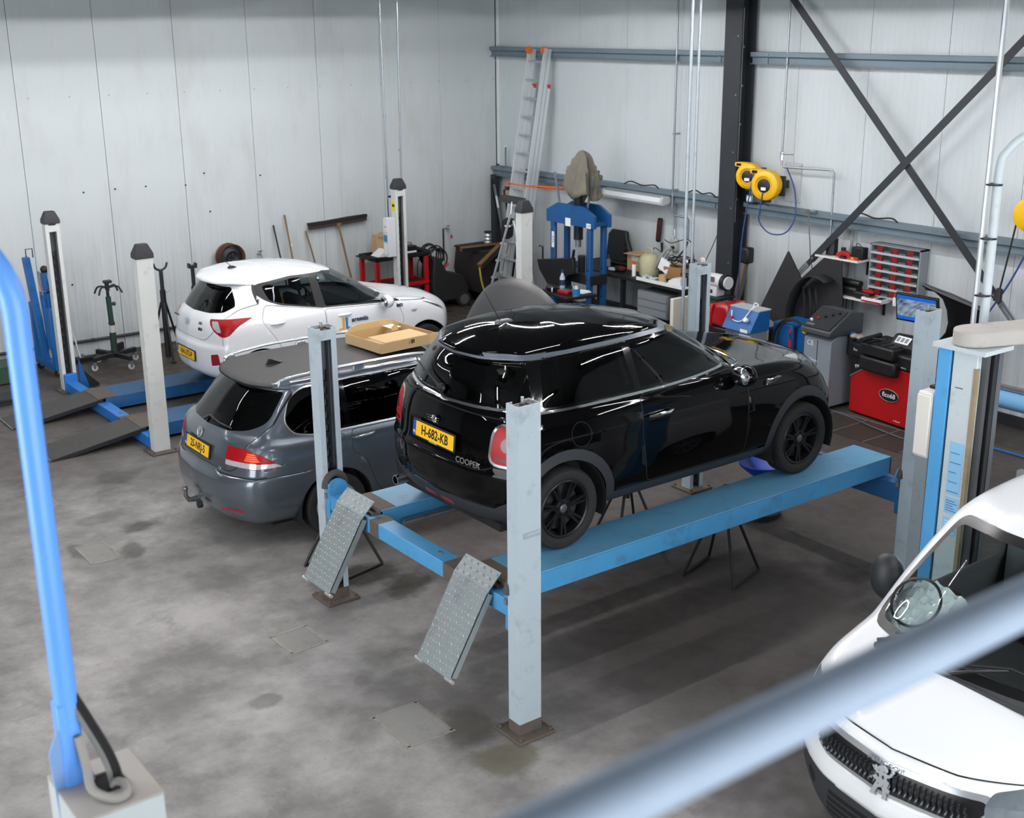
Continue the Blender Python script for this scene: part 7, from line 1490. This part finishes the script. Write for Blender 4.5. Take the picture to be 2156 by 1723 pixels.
MB().cyl((.05, -.27, .70), (.05, -.27, .92), .06, 14).build('bottle_holder', M_black, t); MB().cyl((.05, -.27, .9), (.05, -.27, .96), .05, 14, .03).build('blue_funnel', M_blue, t)
# wheel balancer
t = thing('wheel_balancer', 'red and black wheel balancer with tilted monitor behind the front grey post', 'wheel balancer', (6.13, 1.70, 0), -.10); RB = mat('balancer_red', (176, 8, 16), .42, noise=.04); KB = mat('balancer_black', (20, 21, 23), .45)
MB().prism([(-.10, .02), (.46, .02), (.46, .70), (-.10, .70)], -.50, .44, 'y').build('housing', RB, t, bevel=.02)
MB().box(-.13, .48, -.52, .46, .70, .88).build('top_cover', KB, t, bevel=.03)
MB().prism([(.44, .46), (.44, .70), (.06, .70)], -.106, -.1005, 'x').build('black_corner', KB, t); MB().tube([(-.104, .44, .46), (-.104, .06, .70)], .006, 6).build('silver_stripe', M_alu, t)
MB().box(-.20, .22, -.30, .24, .60, .78).build('weight_drawer', KB, t, bevel=.03); MB().box(-.22, .16, -.28, .22, .80, .94).build('weight_tray', KB, t, bevel=.02)
for k in range(4): o = MB().box(-.18, .12, -.24+k*.115, -.15+k*.115, .935, .95).build('weight_bin', M_dark, t)
MB().prism([(-.02, .86), (.34, .86), (.34, 1.0), (.10, 1.06), (-.02, .94)], -.40, -.02, 'y').build('keypad_pod', KB, t, bevel=.03); Mk = frame((.035, -.20, 1.005), (0, -1, 0), (.12, 0, .12)); MB().box(-.10, .10, -.05, .05, 0, .006, Mk).build('keypad', M_paper, t); [MB().box(-.085+k*.06, -.045+k*.06, -.03, .03, .006, .009, Mk).build('key', mat('key_grey', (130, 136, 140), .5), t) for k in range(3)]
MB().box(.20, .27, -.30, -.16, .90, 1.25, rotm(0, .06, 0)).build('monitor_arm', KB, t, bevel=.01); MB().box(.195, .2, -.25, -.21, 1.14, 1.17).build('arm_badge', M_galv, t)
Mm = Matrix.Translation((.20, -.22, 1.36)) @ rotm(0, -.20, .18); MB().box(-.02, .03, -.27, .27, -.17, .17, Mm).build('monitor', KB, t, bevel=.008)
def screen_mat():
    m = bpy.data.materials.new('monitor_screen'); m.use_nodes = True; nt = m.node_tree; N = nt.nodes; L = nt.links; b = N['Principled BSDF']
    tc = N.new('ShaderNodeTexCoord'); sp = N.new('ShaderNodeSeparateXYZ'); L.new(tc.outputs['Generated'], sp.inputs[0])
    n = N.new('ShaderNodeTexNoise'); n.inputs['Scale'].default_value = 4; L.new(tc.outputs['Generated'], n.inputs['Vector'])
    wv = N.new('ShaderNodeTexWave'); wv.wave_type = 'RINGS'; wv.inputs['Scale'].default_value = 2.2; wv.inputs['Distortion'].default_value = 9; L.new(tc.outputs['Generated'], wv.inputs['Vector'])
    r = N.new('ShaderNodeValToRGB'); r.color_ramp.elements[0].color = (*lin((18, 34, 66)), 1); r.color_ramp.elements[1].color = (*lin((150, 170, 190)), 1); r.color_ramp.elements[0].position = .25
    mu = N.new('ShaderNodeMath'); mu.operation = 'MULTIPLY_ADD'; L.new(wv.outputs['Fac'], mu.inputs[0]); mu.inputs[1].default_value = .18; L.new(n.outputs['Fac'], mu.inputs[2]); L.new(mu.outputs[0], r.inputs[0])
    g = N.new('ShaderNodeMath'); g.operation = 'COMPARE'; g.inputs[1].default_value = .5; g.inputs[2].default_value = .36; L.new(sp.outputs[2], g.inputs[0])
    mx = N.new('ShaderNodeMix'); mx.data_type = 'RGBA'; L.new(g.outputs[0], mx.inputs['Factor']); mx.inputs['A'].default_value = (*lin((16, 92, 190)), 1); L.new(r.outputs[0], mx.inputs['B'])
    L.new(mx.outputs['Result'], b.inputs['Base Color']); L.new(mx.outputs['Result'], b.inputs['Emission Color']); b.inputs['Emission Strength'].default_value = .55; b.inputs['Roughness'].default_value = .2
    return m
MB().box(-.0225, -.020, -.25, .25, -.145, .15, Mm).build('screen', screen_mat(), t)
Ml = frame((-.105, -.18, .36), (0, -1, 0), (0, 0, 1)); MB().lathe([(0, .004), (1, .004), (1, 0)], 32, Ml @ Matrix.Diagonal((.145, .072, 1, 1))).build('logo_oval', M_ptext, t); MB().tube([Ml @ Vector((.145*math.cos(a), .072*math.sin(a), .003)) for a in [2*math.pi*k/32 for k in range(32)]], .004, 5, closed=True).build('logo_rim', M_alu, t)
text_part('logo_lettering', 'fico68', .08, M_paper, t, Ml @ Matrix.Translation((0, 0, .0055)), .001, bold=.0006); text_part('small_lettering', 'fico', .045, M_paper, t, frame((-.132, .36, .80), (0, -1, 0), (0, 0, 1)), .001); text_part('script_lettering', 'Pixi', .06, M_paper, t, frame((-.108, .33, .605), (0, -1, .55), (0, .55, 1)), .001); text_part('small_lettering', 'A. fico srl', .026, M_paper, t, frame((-.103, -.32, .08), (0, -1, 0), (0, 0, 1)), .001); text_part('small_lettering', 'MB A LC', .02, M_paper, t, frame((-.132, -.38, .74), (0, -1, 0), (0, 0, 1)), .001)
MB().cyl((.1, -.50, .58), (.1, -.78, .58), .028, 14).build('shaft', M_galv, t); MB().cyl((.1, -.54, .58), (.1, -.56, .58), .09, 20).build('flange', KB, t); MB().tube(smooth_path([(.0, -.50, .45), (-.05, -.56, .62), (.0, -.56, .80), (.2, -.52, .86)], 4), .025, 8).build('guard_arm', KB, t); MB().box(.0, .3, -.506, -.50, .10, .60).build('side_plate', KB, t); MB().box(.06, .14, -.509, -.505, .40, .52).build('warning_sticker', M_yellow, t)
t = thing('work_gloves', 'crumpled pale work gloves lying on the wheel balancer tray', 'gloves', (5.96, 2.0, .952)); rn = random.Random(3)
for k in range(2):
    o = MB().sphere((0, 0, .03), 1, 12, sc=(.06, .05, .03)).build('glove_palm', mat('glove_cloth', (150, 142, 132), .95, noise=.25, nscale=20), t, loc=(0, -.05+.09*k, 0))
    for j in range(4): MB().tube([(.03, -.03+.02*j, .03), (.08+.01*rn.random(), -.035+.024*j, .02+.02*rn.random())], .011, 6).build('glove_finger', mat('glove_cloth', (150, 142, 132), .95, noise=.25, nscale=20), o)
t = thing('balancing_clamp', 'black clamping tool lying across the wheel balancer top', 'tool', (6.02, 1.84, .955), .9); MB().tube([(-.1, .15, .03), (.08, -.12, .05)], .03, 10).build('body', M_black, t); MB().tube([(-.02, .02, .04), (-.1, -.14, .03)], .012, 8).build('lever', M_dark, t)
# steel cover plates set in the floor by the balancer
t = thing('floor_plate_frame', 'flush dark floor plates with bright steel edges before the wheel balancer', 'floor plate', (5.65, 1.45, 0)); FP = mat('floor_plate', (60, 54, 48), .6, .2, noise=.15); 
for (y0, y1) in ((-.62, -.16), (-.14, .30), (.32, .76)): MB().box(-.36, .30, y0, y1, 0, .006).build('plate', FP, t)
for yy in (-.63, -.15, .31, .77): MB().box(-.36, .32, yy-.008, yy+.008, 0, .012).build('edge_strip', M_galv, t)
MB().box(.30, .32, -.64, .78, 0, .012).build('edge_strip', M_galv, t)
tag(hose('floor_hose', [(5.95, 2.5, .012), (5.9, 2.0, .012), (5.75, 1.5, .025), (5.72, 1.0, .012), (5.9, .6, .012)], .012, mat('hose_grey', (70, 76, 84), .6)), 'grey hose lying on the floor in front of the wheel balancer', 'hose')
t = thing('oil_drain_pan', 'blue drain funnel standing under the front of the black hatchback', 'drain pan', (2.78, .56, 0)); MB().lathe([(.03, .35), (.05, .36), (.22, .50), (.23, .53), (.215, .53), (.04, .385), (.03, .38)], 24).build('funnel', mat('bright_blue_plastic', (20, 70, 190), .4), t); MB().cyl((0, 0, .04), (0, 0, .38), .03, 10).build('stem', M_dark, t); MB().cyl((0, 0, 0), (0, 0, .05), .2, 20).build('base', M_dark, t)
# ------------------------------------------------------------------ two-post lift column behind the van
t = thing('two_post_column', 'two-post lift column with bright blue edge and grey top cover behind the van', 'lift column', (1.40, -2.30, 0)); LB_ = mat('bright_lift_blue', (84, 164, 222), .45, noise=.06, dirt=(70, 130, 176), dscale=4, damt=.5); CGY = mat('column_pale', (196, 206, 210), .5, noise=.06, dirt=(150, 146, 136), dscale=4, damt=.6); HC = 2.44
MB().box(0, .26, .05, .15, 0, HC).build('blue_side', LB_, t, bevel=.004)
MB().box(.005, .24, -.15, .035, 0, HC).build('column_web', CGY, t, bevel=.006); MB().box(.03, .22, .035, .05, 0, HC).build('dark_joint', M_gap, t)
MB().box(.05, .09, -.19, -.15, 0, HC).build('guide_rail', mat('rail_dark', (78, 80, 84), .4, .3, noise=.2), t); MB().box(.12, .16, -.20, -.15, 0, HC).build('outer_rail', mat('rail_black', (26, 27, 30), .5), t); MB().box(.19, .24, -.19, -.15, 0, HC).build('far_rail', M_greasy, t)
MB().box(.0, .03, -.157, -.13, .2, HC-.1).build('worn_edge', mat('worn_tan', (150, 134, 108), .8, noise=.3, nscale=12), t); MB().box(-.03, .30, -.22, .18, HC, HC+.03).build('top_plate', CGY, t)
q = []
for k in range(17): a = math.pi/2+math.pi*k/16; q.append((.13+.15*math.cos(a), .01+.13*math.sin(a)))
for k in range(17): a = -math.pi/2+math.pi*k/16; q.append((.65+.15*math.cos(a), .01+.13*math.sin(a)))
MB().prism(q, HC+.032, HC+.14, 'z', Matrix.Translation((0, 0, 0)) @ rotm(0, 0, -.35)).build('chain_cover', mat('cover_grey', (176, 172, 166), .6, noise=.08, dirt=(120, 112, 106), dscale=5, damt=.6), t, bevel=.012)
SB = mat('sticker_sky', (140, 198, 236), .5)
for (z0, z1) in ((1.42, 1.80), (1.28, 1.40), (1.12, 1.25)): o = MB().box(.002, .0045, -.115, -.01, z0, z1).build('instruction_sticker', SB, t); [MB().box(.0005, .002, -.105+.015*(k % 3), -.02, z0+.02+k*(z1-z0-.03)/5, z0+.026+k*(z1-z0-.03)/5).build('printed_line', mat('line_white', (220, 234, 244), .5) if z1 < 1.3 else mat('line_blue', (80, 120, 160), .5), o) for k in range(5)]
MB().box(-.1, .4, -.24, .25, 0, .02).build('base_plate', M_rust, t); MB().box(.003, .006, -.06, .0, 2.18, 2.185).build('scratch', M_dark, t)
t = thing('switch_cabinet', 'cream switch cabinet with yellow knob on the side of the two-post column', 'switch cabinet', (1.52, -2.07, 1.86)); CR = mat('cabinet_cream', (226, 222, 214), .5); MB().box(-.12, .08, -.07, .05, -.24, .24).build('cabinet_body', CR, t, bevel=.015); MB().box(-.135, -.12, -.065, .045, -.22, .22).build('cabinet_lid', CR, t, bevel=.008); MB().cyl((-.04, .05, -.16), (-.04, .085, -.16), .028, 12).build('yellow_knob', M_yellow, t); MB().box(-.02, .04, -.04, .03, .24, .26).build('gland_plate', M_black, t)
t = thing('hose_mast', 'pale bent steel tube rising from the two-post column and curving right', 'tube', (1.98, -2.10, 2.35)); MB().tube(smooth_path([(0, 0, 0), (0, 0, .6), (0, 0, 1.22), (.03, -.03, 1.36), (.12, -.10, 1.45), (.3, -.25, 1.48), (1.2, -1.0, 1.48)], 6), .032, 12).build('bent_tube', CGY, t); [MB().cyl((-.02, .02, z_), (-.02, .02, z_+.012), .058, 12).build('tie_band', M_black, t) for z_ in (.35, .75, 1.12)]
pipe_run('conduit_pipe', [(1.93, -2.05, 2.40), (1.93, -2.05, CZ)], .02, 'bright straight conduit rising beside the bent pale tube', m=M_alu)
# things at the right edge on the far wall
t = thing('hose_reel', 'third yellow hose reel cut by the right edge of the picture', 'hose reel', (6.78, .45, 2.52), .3, group='yellow hose reels'); MB().lathe([(0, -.10), (.15, -.10), (.19, -.07), (.20, 0), (.19, .075), (.14, .10), (0, .085)], 28, frame((0, 0, 0), (0, -1, 0), (0, 0, 1))).build('case', M_yellow, t); MB().box(.08, .3, -.1, .1, -.05, .05).build('wall_arm', M_dark, t); hose('black_cable', [(0, .16, -.1), (-.02, .20, -.45), (-.04, .25, -.85)], .010, M_rubber, t); MB().cyl((-.04, .25, -.84), (-.05, .26, -.98), .035, 10, .05).build('cable_stop', M_black, t)
tag(hose('air_hose', [(6.75, .42, 2.2), (6.72, .60, 1.75), (6.66, .80, 1.35), (6.6, 1.0, .9)], .012, mat('blue_hose', (44, 72, 128), .5)), 'dark blue hose slanting down at the right edge of the wall', 'hose')
t = thing('blue_roller_stand', 'blue frame with paper roll standing at the right edge by the wall', 'roll stand', (6.2, .30, 0)); [MB().tube([(0, .18, .02), (.05, .02, .95)], .014, 8).build('leg', M_blue, t), MB().tube([(0, -.5, .02), (.05, -.34, .95)], .014, 8).build('leg', M_blue, t)]; MB().cyl((0, .16, .60), (0, -.48, .60), .10, 20).build('blue_roll', mat('roll_blue', (120, 176, 220), .8), t); MB().box(-.03, .05, -.4, .14, .72, .75).build('top_bar', M_galv, t); MB().tube([(0, .18, .02), (0, -.5, .02)], .014, 8).build('foot_bar', M_blue, t)
# ------------------------------------------------------------------ left edge and foreground
t = thing('green_crate', 'dark green metal crate at the left edge by the wall', 'crate', (-1.72, 10.0, 0)); GC = mat('crate_green', (44, 72, 56), .6, noise=.15); MB().box(-.28, .22, -.22, .22, .02, .05).build('bottom', GC, t); [MB().box(a, b2, c_, d_, .05, .24).build('side', GC, t) for (a, b2, c_, d_) in ((-.28, .22, -.22, -.21), (-.28, .22, .21, .22), (-.28, -.27, -.22, .22), (.21, .22, -.22, .22))]; MB().box(-.29, .23, -.23, .23, .235, .245).box(-.27, .21, -.21, .21, .2349, .2351).build('rim', GC, t)
t = thing('tread_plate_stack', 'low dark steel ramp plates lying on the floor at the left edge', 'plate', (-1.95, 9.1, 0)); [MB().box(-.35+.02*k, .42, -.30, .05+.02*k, .0+.045*k, .04+.045*k).build('plate', M_dark, t, bevel=.004) for k in range(2)]
# column head with blue tube in the left foreground
t = thing('lift_hose_post', 'bright blue arched tube rising from a grey cable box in the left foreground', 'lift post', (-4.93, -3.80, 0)); FB = mat('sky_blue_enamel', (96, 158, 240), .35, noise=.04); BX = mat('cable_box_grey', (176, 184, 186), .5, noise=.06, dirt=(130, 126, 120), dscale=6, damt=.5)
MB().box(-.12, .12, -.15, .13, 2.16, 2.495).build('box_body', BX, t, bevel=.004)
MB().box(-.12, -.03, -.15, .13, 2.495, 2.503).box(.06, .12, -.15, .13, 2.495, 2.503).box(-.03, .06, -.15, -.06, 2.495, 2.503).box(-.03, .06, .05, .13, 2.495, 2.503).build('box_lid', mat('dusty_lid', (164, 160, 154), .8, noise=.1), t); MB().box(-.03, .06, -.06, .05, 2.4945, 2.4965).build('cable_opening', M_gap, t)
MB().box(-.09, .09, -.11, .09, 0, 2.16).build('column_below', CGY, t)
MB().prism([(-.12, 2.40), (-.02, 2.40), (-.01, 2.50), (-.05, 2.66), (-.10, 2.69), (-.13, 2.62)], .035, .045, 'y').build('bracket_plate', mat('bracket_blue', (112, 150, 200), .5, noise=.08), t, bevel=.003)
pole = [(-.06, .06, 2.50), (-.06, .06, 3.2)]+[(-.06-.8*.24*(1-math.cos(a)), .06+.6*.24*(1-math.cos(a)), 3.88+.24*math.sin(a)) for a in [math.pi/2*k/10 for k in range(11)]]+[(-1.2, .915, 4.12)]
MB().tube(pole, .033, 16).build('arched_tube', FB, t); MB().box(-.095, -.055, .03, .09, 2.46, 2.76).build('socket', FB, t, bevel=.006)
for k, (dx, m_) in enumerate(((0, M_rubber), (.012, M_rubber), (-.012, mat('hose_pale', (120, 122, 118), .6)))): hose('cable', [(-.05+dx, .05, 2.78), (-.02+dx, .03, 2.70), (.02+dx, .0, 2.58), (.03+dx, -.02, 2.50), (.03+dx, -.03, 2.40)], .009, m_, t)
hose('conduit_hose', [(-.05, .02, 2.66), (-.045, -.01, 2.58), (-.05, -.06, 2.53), (-.01, -.115, 2.515), (.03, -.11, 2.515), (.035, -.06, 2.52), (.02, -.03, 2.50), (.01, -.02, 2.42)], .013, mat('dusty_conduit', (150, 146, 140), .8), t)
# gallery rail in the near foreground
t = thing('gallery_rail', 'blurred grey steel gallery rail crossing the lower right foreground', 'railing', (-5.0, -6.39, 0)); RL = mat('rail_steel', (150, 166, 186), .6, .0, noise=.12, nscale=12)
MB().cyl((-3.2, 0, 4.02), (3.2, 0, 4.02), .0242, 20).build('top_rail', RL, t)
